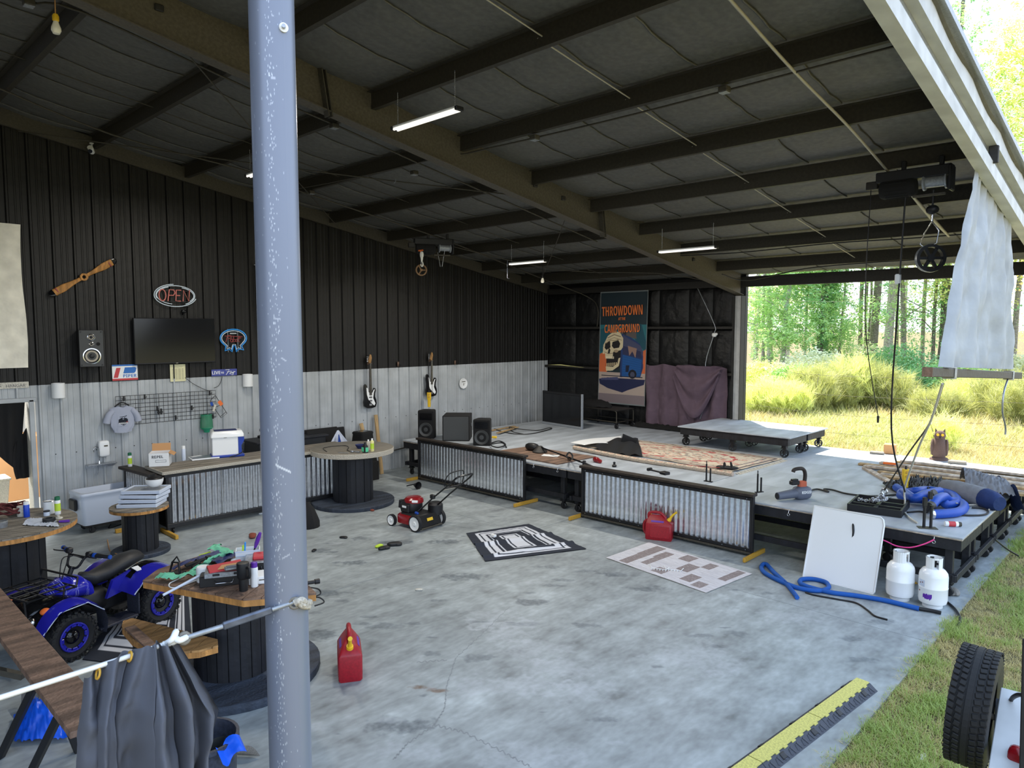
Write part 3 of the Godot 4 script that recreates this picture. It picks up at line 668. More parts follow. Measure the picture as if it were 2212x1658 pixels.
func arc(cx: float, cy: float, rx: float, ry: float, a0: float, a1: float, n := 12) -> Array:
	var p := []
	for i in n + 1: var a := deg_to_rad(lerpf(a0, a1, float(i) / n)); p.append(Vector2(cx + rx * cos(a), cy + ry * sin(a)))
	return p

func cable(nm: String, label: String, pts: Array, r: float, mat, n := 6, cat := "cable", grp := "") -> MeshInstance3D:
	return one(nm, label, cat, G.new().tube(curve(pts, n), r, 6), mat, Vector3.ZERO, 0, grp)

func guitar(nm: String, label: String, pos: Vector3, bass: bool):
	var t := thing(nm, label, "guitar", pos, 90)          # local x = along the wall to the right, y up, z out of the wall
	var s := 1.0
	var b := []
	for q in [[-.06, .19], [-.10, .33], [-.13, .36], [-.16, .33], [-.165, .22], [-.145, .12], [-.15, .04], [-.18, -.05], [-.165, -.15], [-.08, -.2], [.04, -.205], [.14, -.18], [.17, -.1], [.16, -.02], [.125, .06], [.13, .14], [.15, .2], [.14, .25], [.11, .26], [.08, .2], [.05, .16]]: b.append(Vector2(q[0], q[1]))
	o("body", G.new().prism(b, .02, .065), "black_gloss", t)
	var pg := []
	for q in [[-.05, .17], [-.08, .27], [-.11, .28], [-.1, .12], [-.06, .0], [.0, -.06], [.1, -.15], [.13, -.1], [.07, .03], [.09, .16], [.12, .23], [.09, .22], [.05, .15]]: pg.append(Vector2(q[0], q[1]))
	o("pickguard", G.new().prism(pg, .065, .068), "white_gloss", t)
	var nl: float = .74 if bass else .6
	o("neck", G.new().prism([Vector2(-.032, .1), Vector2(.032, .1), Vector2(.022, .1 + nl), Vector2(-.022, .1 + nl)], .06, .082), "dark_wood", t)
	var hd := []
	for q in [[-.022, 0], [.022, 0], [.03, .05], [.045, .12], [.03, .19], [.0, .2], [-.03, .12], [-.045, .04]]: hd.append(Vector2(q[0], q[1] + .1 + nl))
	o("headstock", G.new().prism(hd, .055, .072), "wood", t)
	for i in (4 if bass else 6): o("tuner", G.new().cyl(Vector3(-.07, .14 + nl + i * (.035 if bass else .022), .063), Vector3(-.02, .14 + nl + i * (.035 if bass else .022), .063), .006).sq(Vector3(-.075, .14 + nl + i * (.035 if bass else .022), .063), Vector3(.014, .012, .006), 1, 8), "chrome", t)
	o("bridge", G.new().box(Vector3(0, -.12, .072), Vector3(.08, .05, .014), .003), "chrome", t)
	o("pickup", G.new().box(Vector3(0, .05, .07), Vector3(.08, .025, .012), .003).box(Vector3(0, -.03, .07), Vector3(.08, .025, .012), .003), "black" if bass else "white", t)
	var st := G.new()
	for i in (4 if bass else 6): var xx := (i - (1.5 if bass else 2.5)) * (.012 if bass else .008); st.cyl(Vector3(xx, -.12, .084), Vector3(xx * .8, .1 + nl, .084), .0012, -1, 4)
	o("strings", st, "chrome", t)
	o("hanger", G.new().box(Vector3(0, nl + .12, .01), Vector3(.07, .12, .02), .004).cyl(Vector3(-.03, nl + .09, .02), Vector3(-.03, nl + .09, .09), .006).cyl(Vector3(.03, nl + .09, .02), Vector3(.03, nl + .09, .09), .006), "wood_brown", t)

func wall_things():
	# white sheet at the far left
	var cs := nse(31, 1.5)
	one("hanging_sheet", "large cream cloth sheet hung flat on the black wall at far left", "cloth", G.new().sheet(func(u: float, v: float):
		return Vector3(WX + .06 + .02 * sin(u * 9 + v * 3) + .02 * cs.get_noise_2d(u * 3, v * 3), lerpf(5.03, 2.73, v), lerpf(-1.2, -2.86 + .02 * sin(v * 6), u)), 24, 24), "cloth_white")
	# propeller
	var pr := thing("propeller", "wooden propeller with dark tips mounted slanting on the black wall", "propeller", Vector3(-13.71, 4.239, -3.729), 90)
	var ax := Vector3(cos(.56), sin(.56), 0); var ay := Vector3(-sin(.56), cos(.56), 0)
	for s in [-1, 1]:
		var R := []
		for q in [[.05, .03], [.12, .03], [.22, .04], [.36, .062], [.5, .06], [.53, .058]]:
			var rr := []
			for i in 10: var a: float = TAU * i / 10 * s; rr.append(ax * q[0] * s + ay * cos(a) * q[1] + Vector3(0, 0, sin(a) * .012) + Vector3(0, 0, cos(a) * q[1] * .25 * s))
			R.append(rr)
		o("blade", G.new().loft(R), "wood_edge", pr)
		var R2 := []; 
		for q in [[.53, .058], [.57, .052], [.6, .036], [.615, .01]]:
			var rr := []
			for i in 10: var a: float = TAU * i / 10 * s; rr.append(ax * q[0] * s + ay * cos(a) * q[1] + Vector3(0, 0, sin(a) * .012) + Vector3(0, 0, cos(a) * q[1] * .25 * s))
			R2.append(rr)
		var tip := o("tip", G.new().loft(R2), "black_gloss", pr); tip.set_meta("label", "black metal tip")
		o("stripe", G.new().box(ax * .475 * s, Vector3(.02, .116, .034), .004, Vector3(0, 0, rad_to_deg(.56))), "dark_red", pr)
	var hub := G.new().at(Vector3.ZERO, Vector3(90, 0, 0)); hub.lathe([Vector2(.03, -.022), Vector2(.062, -.022), Vector2(.066, 0), Vector2(.062, .022), Vector2(.03, .022), Vector2(.03, -.022)], 20); o("hub", hub, "wood_edge", pr)
	# neon OPEN
	mt("neon_pink", 206, 120, 110, .3); mt("neon_white", 214, 228, 240, .25); mt("neon_blue", 52, 150, 232, .3)
	var op := thing("neon_sign", "unlit oval OPEN neon sign above the flat television", "sign", Vector3(-13.73, 3.976, -5.228), 90)
	neon(op, "outer_tube", [arc(0, 0, .38, .205, 95, 345, 26), arc(0, 0, .35, .18, -60, 200, 26)], .009, "neon_white")
	neon(op, "inner_tube", [arc(-.01, .0, .325, .16, 110, 260, 20)], .008, "neon_white", .02); neon(op, "inner_tube", [arc(0.01, 0, .325, .155, -40, 70, 16)], .008, "neon_white", .02)
	neon(op, "letter", [arc(-.235, 0, .06, .105, 0, 360, 16)], .011, "neon_pink"); neon(op, "letter", [[Vector2(-.14, -.105), Vector2(-.11, .105), Vector2(-.03, .1), Vector2(-.01, .05), Vector2(-.04, .0), Vector2(-.125, -.0)]], .011, "neon_pink")
	neon(op, "letter", [[Vector2(.1, .1), Vector2(.015, .1), Vector2(-.0, -.1), Vector2(.09, -.1)], [Vector2(.01, 0), Vector2(.08, 0)]], .011, "neon_pink"); neon(op, "letter", [[Vector2(.13, -.105), Vector2(.145, .1), Vector2(.235, -.1), Vector2(.255, .11)]], .011, "neon_pink")
	o("frame", G.new().box(Vector3(0, .09, 0), Vector3(.56, .012, .012)).box(Vector3(0, -.11, 0), Vector3(.56, .012, .012)).box(Vector3(.2, -.18, 0), Vector3(.1, .05, .04), .006), "black", op)
	cable("power_cable", "thin black cord from the oval neon sign down behind the television", [Vector3(-13.75, 3.828, -5.459), Vector3(-13.73, 3.688, -5.403), Vector3(-13.75, 3.532, -5.389)], .006, "black")
	one("bracket_camera", "small dark clip camera between the neon sign and the television", "camera", G.new().sq(Vector3.ZERO, Vector3(.03, .03, .05), .6, 10).cyl(Vector3(0, 0, 0), Vector3(-.06, -.06, 0), .01), "black_gloss", Vector3(-13.7, 3.687, -5.366))
	# ribbon-shaped neon
	var rb := thing("neon_sign", "blue ribbon-shaped neon sign right of the flat television", "sign", Vector3(-13.73, 3.129, -6.304), 90)
	neon(rb, "outer_tube", [arc(0, .045, .265, .175, -42, 222, 26), [Vector2(-.197, -.072), Vector2(-.16, -.11), Vector2(-.18, -.2), Vector2(-.09, -.17), Vector2(-.04, -.225), Vector2(-.01, -.1), Vector2(.03, -.1), Vector2(.05, -.225), Vector2(.1, -.17), Vector2(.2, -.19), Vector2(.16, -.11), Vector2(.197, -.072)]], .014, "neon_blue")
	neon(rb, "inner_tube", [arc(0, .045, .235, .145, -38, 218, 24), [Vector2(-.185, -.045), Vector2(-.13, -.1), Vector2(-.14, -.165), Vector2(-.08, -.14), Vector2(-.05, -.18), Vector2(-.02, -.08), Vector2(.035, -.08), Vector2(.06, -.18), Vector2(.09, -.14), Vector2(.15, -.16), Vector2(.13, -.1), Vector2(.185, -.045)]], .008, "neon_white")
	mt("neon_red", 150, 66, 66, .3)
	neon(rb, "script_tube", [[Vector2(-.16, -.03), Vector2(-.12, .1), Vector2(-.06, .1), Vector2(-.05, .05), Vector2(-.12, .03)], arc(-.045, .0, .025, .03, 0, 360, 10), [Vector2(0, .09), Vector2(-.015, -.03), Vector2(.03, -.02), Vector2(.035, .02), Vector2(-.0, .02)], [Vector2(.075, .03), Vector2(.05, .02), Vector2(.075, -.01), Vector2(.045, -.03)], [Vector2(.11, .09), Vector2(.095, -.02), Vector2(.12, -.03)], [Vector2(-.18, .09), Vector2(.18, .075)], [Vector2(.07, .045), Vector2(.15, .05)]], .008, "neon_red", .04)
	o("stem", G.new().box(Vector3(-.1, .0, .0), Vector3(.008, .46, .01)).box(Vector3(.1, .0, .0), Vector3(.008, .46, .01)).box(Vector3(0, .14, .02), Vector3(.13, .025, .02)), "alu", rb)
	cable("power_cable", "thin dark cord hanging from the blue ribbon sign to the grid panel", [Vector3(-13.75, 2.885, -6.184), Vector3(-13.75, 2.54, -6.118), Vector3(-13.75, 2.272, -6.017), Vector3(-13.73, 2.208, -5.897)], .005, "black")
	# speaker on wall
	var sp := thing("wall_speaker", "grey three-way speaker mounted on the black wall left of the television", "speaker", Vector3(-13.6, 3.028, -3.754), 80)
	o("cabinet", G.new().box(Vector3(0, 0, -.02), Vector3(.36, .62, .26), .006), "black_matte", sp)
	mt("spk_grey", 62, 64, 64, .5); o("baffle", G.new().box(Vector3(0, 0, .115), Vector3(.355, .615, .012), .003), "spk_grey", sp)
	mt("cone", 176, 168, 152, .7)
	for e in [[0, -.13, .135], [0, .19, .058], [0, .075, .038]]:
		var rg := G.new().at(Vector3(e[0], e[1], .122), Vector3(90, 0, 0)); rg.lathe([Vector2(e[2], 0), Vector2(e[2], .008), Vector2(e[2] * .88, .01), Vector2(e[2] * .86, 0)], 24); o("rim", rg, "chrome", sp)
		var su := G.new().at(Vector3(e[0], e[1], .122), Vector3(90, 0, 0)); su.lathe([Vector2(e[2] * .87, .001), Vector2(e[2] * .8, .007), Vector2(e[2] * .72, .001)], 24); o("surround", su, "black", sp)
		var cn := G.new().at(Vector3(e[0], e[1], .123), Vector3(90, 0, 0)); cn.lathe([Vector2(e[2] * .73, .0), Vector2(e[2] * .3, -.004)], 24); o("cone", cn, "cone", sp)
		o("dust_cap", G.new().sq(Vector3(e[0], e[1], .122), Vector3(e[2] * .3, e[2] * .3, .012), 1, 12), "black", sp)
	o("port", G.new().cyl(Vector3(.1, .075, .12), Vector3(.1, .075, .124), .03, -1, 16), "black_matte", sp)
	for e in [[-.15, .28], [.15, .28], [-.15, -.28], [.15, -.28]]: o("peg", G.new().cyl(Vector3(e[0], e[1], .12), Vector3(e[0], e[1], .13), .012, -1, 8), "black", sp)
	cable("speaker_cable", "short dark cord dropping from the wall speaker to the wainscot", [Vector3(-13.73, 2.723, -3.734), Vector3(-13.75, 2.562, -3.733), Vector3(-13.76, 2.434, -3.723)], .009, "black")
	# television
	var tv := thing("television", "large flat black television mounted on the black wall", "television", Vector3(-13.68, 3.135, -5.196), 90)
	o("housing", G.new().box(Vector3(0, 0, -.015), Vector3(1.46, .84, .06), .01), "black", tv); o("screen", G.new().box(Vector3(0, .008, .017), Vector3(1.435, .8, .004)), "black_gloss", tv)
	o("mount", G.new().box(Vector3(0, 0, -.06), Vector3(.4, .3, .05)), "steel_dk", tv); o("logo", G.new().box(Vector3(0, -.41, .016), Vector3(.04, .006, .003)), "chrome", tv)
	# signs
	mt("sign_red", 196, 60, 66, .5); mt("sign_blue", 40, 110, 190, .5)
	var pi := thing("aviation_sign", "PIPER sign with red and blue bars below the television's left end", "sign", Vector3(-13.745, 2.584, -4.321), 90)
	o("plate", G.new().box(Vector3.ZERO, Vector3(.42, .28, .006), .002), "white", pi)
	o("stripe", G.new().box(Vector3(0, .128, .004), Vector3(.42, .026, .003)), "sign_blue", pi); o("stripe", G.new().box(Vector3(0, -.122, .004), Vector3(.42, .034, .003)), "sign_red", pi)
	o("emblem", G.new().prism([Vector2(-.19, -.09), Vector2(-.12, -.09), Vector2(-.07, .085), Vector2(-.14, .085)], .003, .006), "sign_red", pi)
	o("emblem", G.new().prism([Vector2(-.03, -.015), Vector2(-.0, .09), Vector2(.17, .09), Vector2(.19, .07), Vector2(.175, .01), Vector2(.15, -.015)], .003, .006), "sign_blue", pi)
	var tp := txt("lettering", "PIPER", .056, "sign_blue", pi, Vector3(.075, -.062, .004), Vector3.ZERO, "Droid Sans", true, 1.05)
	var pa := thing("paper_notice", "pale yellow printed notice on the wainscot edge below the television", "notice", Vector3(-13.75, 2.535, -5.235), 90)
	mt("notice", 222, 218, 176, .8); o("sheet", G.new().box(Vector3.ZERO, Vector3(.28, .32, .003)), "notice", pa)
	mt("ink", 96, 92, 80, .9); var pl := G.new()
	for r in 8:
		for c in 4: pl.box(Vector3(-.085 + c * .058, .07 - r * .026, .002), Vector3(.04 + .008 * ((r * 3 + c) % 3 - 1), .007, .001))
	pl.tube([Vector3(-.09, .115, .002), Vector3(0, .1, .002), Vector3(.09, .115, .002)], .0015, 4); o("print", pl, "ink", pa)
	var lv := thing("flying_sign", "small blue sign reading LIVE TO Fly at the top of the wainscot", "sign", Vector3(-13.745, 2.504, -6.119), 90)
	mt("sign_violet", 66, 76, 152, .5); o("plate", G.new().box(Vector3.ZERO, Vector3(.51, .13, .006), .002), "sign_violet", lv)
	txt("lettering", "LIVE", .06, "white", lv, Vector3(-.165, 0, .003)); txt("lettering", "TO", .036, "white", lv, Vector3(-.04, -.005, .003))
	var fy := G.new()
	for s in [[[.02, .05], [.1, .052], [.07, .0], [.03, -.05]], [[.05, .01], [.11, .012]], [[.13, .03], [.115, -.035]], [[.15, .02], [.145, -.02], [.18, -.02]], [[.19, .02], [.17, -.055], [.13, -.05]], [[.1, -.03], [.22, .01]]]:
		var p := []
		for q in s: p.append(Vector3(q[0], q[1], .004))
		fy.tube(p, .006, 5)
	o("script", fy, "white", lv)
	var hg := thing("hangar_sign", "narrow white HANGAR sign above the doorway at far left", "sign", Vector3(-13.745, 2.45, -2.622), 90)
	o("plate", G.new().box(Vector3.ZERO, Vector3(.48, .1, .006), .002), "offwhite", hg); mt("ink_dark", 74, 76, 82, .7)
	txt("lettering", "HANGAR", .045, "ink_dark", hg, Vector3(.06, -.008, .003), Vector3.ZERO, "Droid Sans", false, 1.1)
	var wg := G.new()
	for s in [[[-.24, .0], [-.17, .02], [-.13, .03], [-.15, .0], [-.22, -.01], [-.13, -.01], [-.19, -.02]]]:
		var p := []
		for q in s: p.append(Vector3(q[0], q[1], .004))
		wg.tube(p, .003, 4)
	o("emblem", wg, "ink_dark", hg)
	# two up-down wall lights
	for e in [[Vector3(-13.68, 2.331, -3.262), "white cylinder wall light beside the doorway"], [Vector3(-13.68, 2.329, -6.561), "white cylinder wall light near the steel pole"]]:
		var t := thing("wall_light", e[1], "light", e[0], 90, "")
		o("shade", G.new().at(Vector3(0, -.125, 0)).lathe([Vector2(.092, 0), Vector2(.098, .003), Vector2(.098, .247), Vector2(.092, .25), Vector2(.08, .25), Vector2(.08, .0), Vector2(.092, 0)], 24), "white", t); o("back_plate", G.new().box(Vector3(0, 0, -.08), Vector3(.08, .12, .05), .006), "white", t)
	# grid panel
	var gp := thing("wire_grid", "black wire grid panel hung on the wainscot", "rack", Vector3(WX + .06, 0, 0)); var wr := G.new()
	var za := -4.14; var zb := -5.92
	var W8 := G.new()
	for i in 23: var zz := lerpf(za, zb, i / 22.0); wr.cyl(Vector3(0, 1.645, zz), Vector3(0, 2.165, zz), .0035, -1, 5)
	for i in 8: W8.cyl(Vector3(.006, lerpf(1.645, 2.165, i / 7.0), za), Vector3(.006, lerpf(1.645, 2.165, i / 7.0), zb), .0045, -1, 5)
	stuff(o("upright_wires", wr, "black", gp)); o("cross_wires", W8, "black", gp)
	for e in [[-4.27, 2.12], [-4.62, 2.13], [-4.83, 1.9], [-5.15, 1.7], [-5.45, 1.86], [-5.85, 1.66], [-5.8, 2.12]]: o("hook", G.new().box(Vector3(.015, e[1], e[0]), Vector3(.012, .09, .03)).tube([Vector3(.02, e[1] + .01, e[0]), Vector3(.1, e[1] - .01, e[0]), Vector3(.11, e[1] + .02, e[0])], .004, 5), "black", gp)
	one("spring_clip", "black spring clips hooked on the wire grid", "clip", G.new().box(Vector3(0, 0, 0), Vector3(.03, .09, .02), .004).box(Vector3(.0, .01, -.05), Vector3(.03, .11, .025), .004).cyl(Vector3(0, 0, .02), Vector3(0, 0, -.08), .012), "black", Vector3(-13.69, 1.83, -4.84))
	# T-shirt on a hanger
	var ts := thing("tshirt", "light grey T-shirt with a dark aeroplane print hanging on the grid", "shirt", Vector3(-13.65, 1.803, -4.215), 90)
	var fo := nse(44, 6.0)
	var body := func(u: float, v: float):
		var y := lerpf(.2, -.26, v); var hw := lerpf(.2, .19, smoothstep(0, .3, v)) - .05 * smoothstep(.75, 1.0, v)
		var x := (u - .5) * 2 * hw; var drop := .0
		if v < .12: y -= .05 * pow(absf(u - .5) * 2, 2.0) * (1 - v / .12) + .035 * maxf(0, 1 - absf(u - .5) * 6) * (1 - v / .12)
		return Vector3(x, y - .05 * cos(x * 6.0) * v + .03 * v, .02 + .035 * sin(PI * u) + .012 * fo.get_noise_2d(u * 3, v * .6) * v)
	mt("shirt_grey", 166, 172, 188, .95)
	o("body", G.new().sheet(body, 20, 20).sheet(func(u: float, v: float): var p: Vector3 = body.call(1 - u, v); p.z = -.02 - p.z * .3; return p, 20, 20), "shirt_grey", ts)
	for s in [-1, 1]:
		o("sleeve", G.new().tube([Vector3(s * .15, .12, .0), Vector3(s * .21, .06, .01), Vector3(s * .245, -.02, .015), Vector3(s * .26, -.09, .01)], [.05, .055, .058, .06], 10), "shirt_grey", ts)
	o("hanger", G.new().tube([Vector3(-.12, .19, .01), Vector3(-.04, .25, .01), Vector3(0, .26, .01), Vector3(.04, .25, .01), Vector3(.12, .19, .01)], .012, 6).tube([Vector3(0, .26, .01), Vector3(0, .3, .01), Vector3(.02, .32, 0), Vector3(.0, .34, -.04)], .004, 5), "black", ts)
	var pp := Pic.new(128, 112, Color8(166, 172, 188))
	var dk := Color8(28, 34, 44)
	pp.poly([24, 18, 92, 12, 100, 4, 102, 16, 84, 20, 24, 22], dk).poly([22, 36, 34, 36, 34, 30, 44, 30, 44, 26, 58, 26, 58, 32, 72, 32, 72, 26, 84, 26, 84, 34, 104, 34, 104, 44, 114, 44, 114, 66, 12, 66, 12, 44, 22, 44], dk).ell(63, 38, 9, 9, Color8(166, 172, 188)).ell(63, 37, 6, 6, dk).rect(10, 66, 106, 18, dk).rect(94, 66, 22, 18, Color8(120, 40, 46)).poly([22, 84, 106, 84, 64, 108], dk).poly([40, 90, 88, 90, 64, 103], Color8(166, 172, 188)).poly([48, 91, 80, 91, 64, 100], dk)
	pic_mat("shirt_print", pp, .95)
	o("print", G.new().sheet(func(u: float, v: float): var q: Vector3 = body.call(.25 + u * .5, .33 + v * .42); return q + Vector3(0, 0, .004), 8, 8), "shirt_print", ts)
	txt("lettering", "HANGAR", .026, "white", ts, Vector3(-.005, -.105, .064))
	# green net trap, frame with tags
	var nt := thing("net_trap", "green mesh fly trap hanging from the right end of the grid", "trap", Vector3(-13.68, 1.558, -5.71), 90)
	var nm := mt("green_net", 60, 140, 104, .8, 0, "", 1); nm.transparency = BaseMaterial3D.TRANSPARENCY_ALPHA; nm.albedo_color.a = .72; nm.backlight_enabled = true; nm.backlight = Color(.1, .3, .2)
	o("mesh_sleeve", G.new().lathe([Vector2(.115, -.1), Vector2(.112, 0), Vector2(.1, .13), Vector2(.1, .15)], 16), "green_net", nt); mt("trap_green", 40, 160, 120, .5)
	o("tray", G.new().lathe([Vector2(0, -.19), Vector2(.05, -.19), Vector2(.062, -.13), Vector2(.1, -.125), Vector2(.1, -.115)], 16), "trap_green", nt); o("ring", G.new().tube(ring3(Vector3(0, .15, 0), .1), .005, 5, true).tube(ring3(Vector3(0, -.1, 0), .115), .005, 5, true), "trap_green", nt)
	var fr := thing("wire_rack", "black wire rack hanging askew at the grid's right end with tags", "rack", Vector3(-13.66, 1.831, -5.908), 90)
	o("wire", G.new().tube([Vector3(-.02, .24, 0), Vector3(.2, -.13, .0), Vector3(.08, -.21, .0), Vector3(-.1, .08, 0), Vector3(-.12, .15, 0), Vector3(-.02, .24, 0)], .006, 5).tube([Vector3(.18, -.1, .0), Vector3(.07, -.18, .0)], .005, 5).tube([Vector3(.09, .05, .0), Vector3(-.05, -.0, .0)], .005, 5), "black", fr)
	o("tag", G.new().box(Vector3(.07, .085, .015), Vector3(.07, .1, .004), 0, Vector3(0, 0, 35)), "orange", fr).set_meta("label", "orange tag"); o("tag", G.new().box(Vector3(-.1, .08, .015), Vector3(.05, .07, .004), 0, Vector3(0, 0, 20)), "blue", fr).set_meta("label", "blue tag"); o("tag", G.new().box(Vector3(-.05, -.0, .015), Vector3(.045, .13, .004), 0, Vector3(0, 0, -20)), "offwhite", fr)
	cable("power_cable", "thin black cord looping from the notice to the grid's top right", [Vector3(-13.75, 2.441, -5.359), Vector3(-13.74, 2.395, -5.413), Vector3(-13.75, 2.299, -5.535), Vector3(-13.73, 2.181, -5.743), Vector3(-13.73, 2.165, -5.859)], .005, "black")
	# dispenser and tap
	var td := thing("towel_dispenser", "white soap dispenser on the wainscot above the steel shelf", "dispenser", Vector3(-13.71, 1.269, -3.914), 90)
	o("body", G.new().sq(Vector3(0, 0, 0), Vector3(.085, .14, .06), .35, 20), "white", td); o("badge", G.new().box(Vector3(.02, .05, .06), Vector3(.06, .025, .004)), "ink", td); o("nozzle", G.new().box(Vector3(0, -.14, .01), Vector3(.06, .03, .05), .006), "alu", td)
	var tap := thing("tap", "chrome gooseneck tap over a small steel shelf on the wainscot", "tap", Vector3(-13.72, 1.017, -3.826), 90)
	o("spout", G.new().tube(curve([Vector3(0, .02, .05), Vector3(0, .25, .05), Vector3(-.04, .31, .07), Vector3(-.09, .28, .1), Vector3(-.095, .22, .1)], 6), .009, 8), "chrome", tap); o("base", G.new().cyl(Vector3(0, 0, .05), Vector3(0, .05, .05), .022, .016), "chrome", tap)
	o("shelf", G.new().box(Vector3(.03, -.01, .05), Vector3(.46, .02, .14), .004).box(Vector3(.03, -.04, -.01), Vector3(.46, .06, .012)), "alu", tap); cable("clear_hose", "short clear hose hanging below the steel shelf", [Vector3(-13.7, 0.989, -3.812), Vector3(-13.71, 0.873, -3.81), Vector3(-13.72, 0.812, -3.774)], .008, "alu")
	# doorway contents
	var ct := nse(50, 3.0)
	var cu := thing("doorway_curtain", "black curtain tied back in the doorway at far left", "curtain")
	o("drape", G.new().sheet(func(u: float, v: float):
		var zt := lerpf(-1.9, -2.83, u); var bot := lerpf(1.75, 1.0, pow(u, .7)) ; var zb2 := lerpf(-1.95, -2.72, u)
		return Vector3(WX - .16 + .03 * sin(u * 26) * (1 - .4 * v), lerpf(2.15, bot + .1 * u * u * 0.0, v), lerpf(zt, lerpf(zb2, -2.66, .35 * v), v)), 30, 14), "black_matte", cu)
	o("tail", G.new().sheet(func(u: float, v: float): return Vector3(WX - .17 + .02 * sin(u * 12 + 1), lerpf(1.75 - .3 * (1 - u), .88, v), lerpf(-2.66 + .04 * sin(v * 3), -2.865, u)), 10, 8), "black_matte", cu)
	var cb := thing("cardboard_box", "large brown cardboard box in the store room beyond the doorway", "box", Vector3(-16.9, 0, -3.1), 8)
	o("carton", G.new().box(Vector3(0, .62, 0), Vector3(.8, 1.24, 1.2), .01), "kraft", cb); o("label_sheet", G.new().box(Vector3(.405, .85, -.2), Vector3(.004, .24, .2)), "white", cb)
	var bn := thing("trash_bin", "pale wheeled bin in the store room in front of the carton", "bin", Vector3(-15.6, 0, -2.62), 0)
	o("tub", G.new().loft([rect3(Vector3(0, .04, 0), .34, .34), rect3(Vector3(0, .62, 0), .44, .44)]), "offwhite", bn); o("lid", G.new().box(Vector3(0, .65, 0), Vector3(.48, .05, .48), .015), "offwhite", bn)
	o("wheel", G.new().cyl(Vector3(-.05, .08, -.2), Vector3(-.0, .08, -.24), .08), "black", bn)
	cable("lime_cable", "lime green hose loop beside the pale bin in the store room", [Vector3(-15.3, .05, -2.5), Vector3(-15.25, .4, -2.56), Vector3(-15.28, .5, -2.45), Vector3(-15.3, .2, -2.38)], .02, "lime")
	# guitars, hooks, plaque, black banner
	guitar("bass_guitar", "black bass guitar with long neck and white pickguard on the wainscot", Vector3(-13.72, 1.733, -9.483), true)
	guitar("electric_guitar", "black electric guitar with white pickguard on the wainscot", Vector3(-13.72, 1.88, -11.306), false)
	for e in [[Vector3(-13.74, 2.516, -10.345), "empty wooden guitar hook between the two guitars"], [Vector3(-13.74, 2.486, -12.16), "empty reddish guitar hook above the round plaque"]]:
		var t := thing("guitar_hook", e[1], "hook", e[0], 90)
		o("block", G.new().box(Vector3.ZERO, Vector3(.05, .11, .02), .004), "wood_brown", t); o("prong", G.new().tube([Vector3(-.02, -.02, .01), Vector3(-.03, -.03, .09), Vector3(-.03, -.01, .1)], .006, 5).tube([Vector3(.02, -.02, .01), Vector3(.03, -.03, .09), Vector3(.03, -.01, .1)], .006, 5), "black", t)
	var pq := thing("round_plaque", "small white round clock-like plaque right of the electric guitar", "clock", Vector3(-13.73, 1.932, -12.437), 90)
	var pd := G.new().at(Vector3.ZERO, Vector3(90, 0, 0)); pd.lathe([Vector2(0, -.015), Vector2(.13, -.015), Vector2(.14, 0), Vector2(.13, .015), Vector2(.122, .01), Vector2(0, .01)], 24); o("disc", pd, "white", pq)
	o("print", G.new().box(Vector3(0, .05, .012), Vector3(.12, .02, .002)).box(Vector3(0, -.02, .012), Vector3(.02, .06, .002)).box(Vector3(.03, .0, .012), Vector3(.06, .006, .002)), "ink", pq)
	var bf := thing("black_banner", "black hanging banner with small white lettering half hidden by the steel pole", "banner", Vector3(WX + .08, 0, 0))
	o("cloth", G.new().sheet(func(u: float, v: float): return Vector3(.02 * sin(v * 5), lerpf(4.63, 2.75, v), lerpf(-6.79, -7.7, u) - .12 * v * v * (1 - u)), 8, 14), "black_matte", bf); o("rod", G.new().cyl(Vector3(0, 4.64, -6.77), Vector3(0, 4.64, -7.75), .012), "alu", bf)
	var mk := G.new()
	for i in 16: mk.box(Vector3(.05, 3.72 + i * .03, -6.93 - .05 * (i % 3) - .004 * i), Vector3(.006, .018, .1 + .03 * (i % 2)), 0, Vector3(8, 0, 0))
	o("print", mk, "offwhite", bf)
	# security camera on the rake
	var sc := thing("security_camera", "small white security camera under the purlin at the wall top", "camera", Vector3(-13.58, 6.359, -3.893), 60)
	o("barrel", G.new().at(Vector3(0, 0, 0), Vector3(65, 0, 0)).lathe([Vector2(0, -.07), Vector2(.035, -.07), Vector2(.045, -.05), Vector2(.045, .07), Vector2(0, .07)], 14), "white_gloss", sc); o("lens", G.new().cyl(Vector3(0, -.03, .06), Vector3(0, -.036, .074), .033), "black_gloss", sc); o("bracket", G.new().cyl(Vector3(0, .03, -.03), Vector3(0, .12, -.06), .014).cyl(Vector3(0, .11, -.06), Vector3(0, .13, -.06), .04), "white", sc)

func ring3(c: Vector3, r: float, n := 16) -> Array:
	var p := []
	for i in n: p.append(c + Vector3(cos(TAU * i / n), 0, -sin(TAU * i / n)) * r)
	return p
func rect3(c: Vector3, w: float, d: float, rr := .03) -> Array:     # rounded rectangle, counter-clockwise from above
	var p := []
	for q in [[1, 1, 0], [-1, 1, 90], [-1, -1, 180], [1, -1, 270]]:
		for k in 4: var a := deg_to_rad(q[2] + k * 30.0); p.append(c + Vector3(q[0] * (w / 2 - rr) + rr * cos(a), 0, -(q[1] * (d / 2 - rr) + rr * sin(a))))
	return p

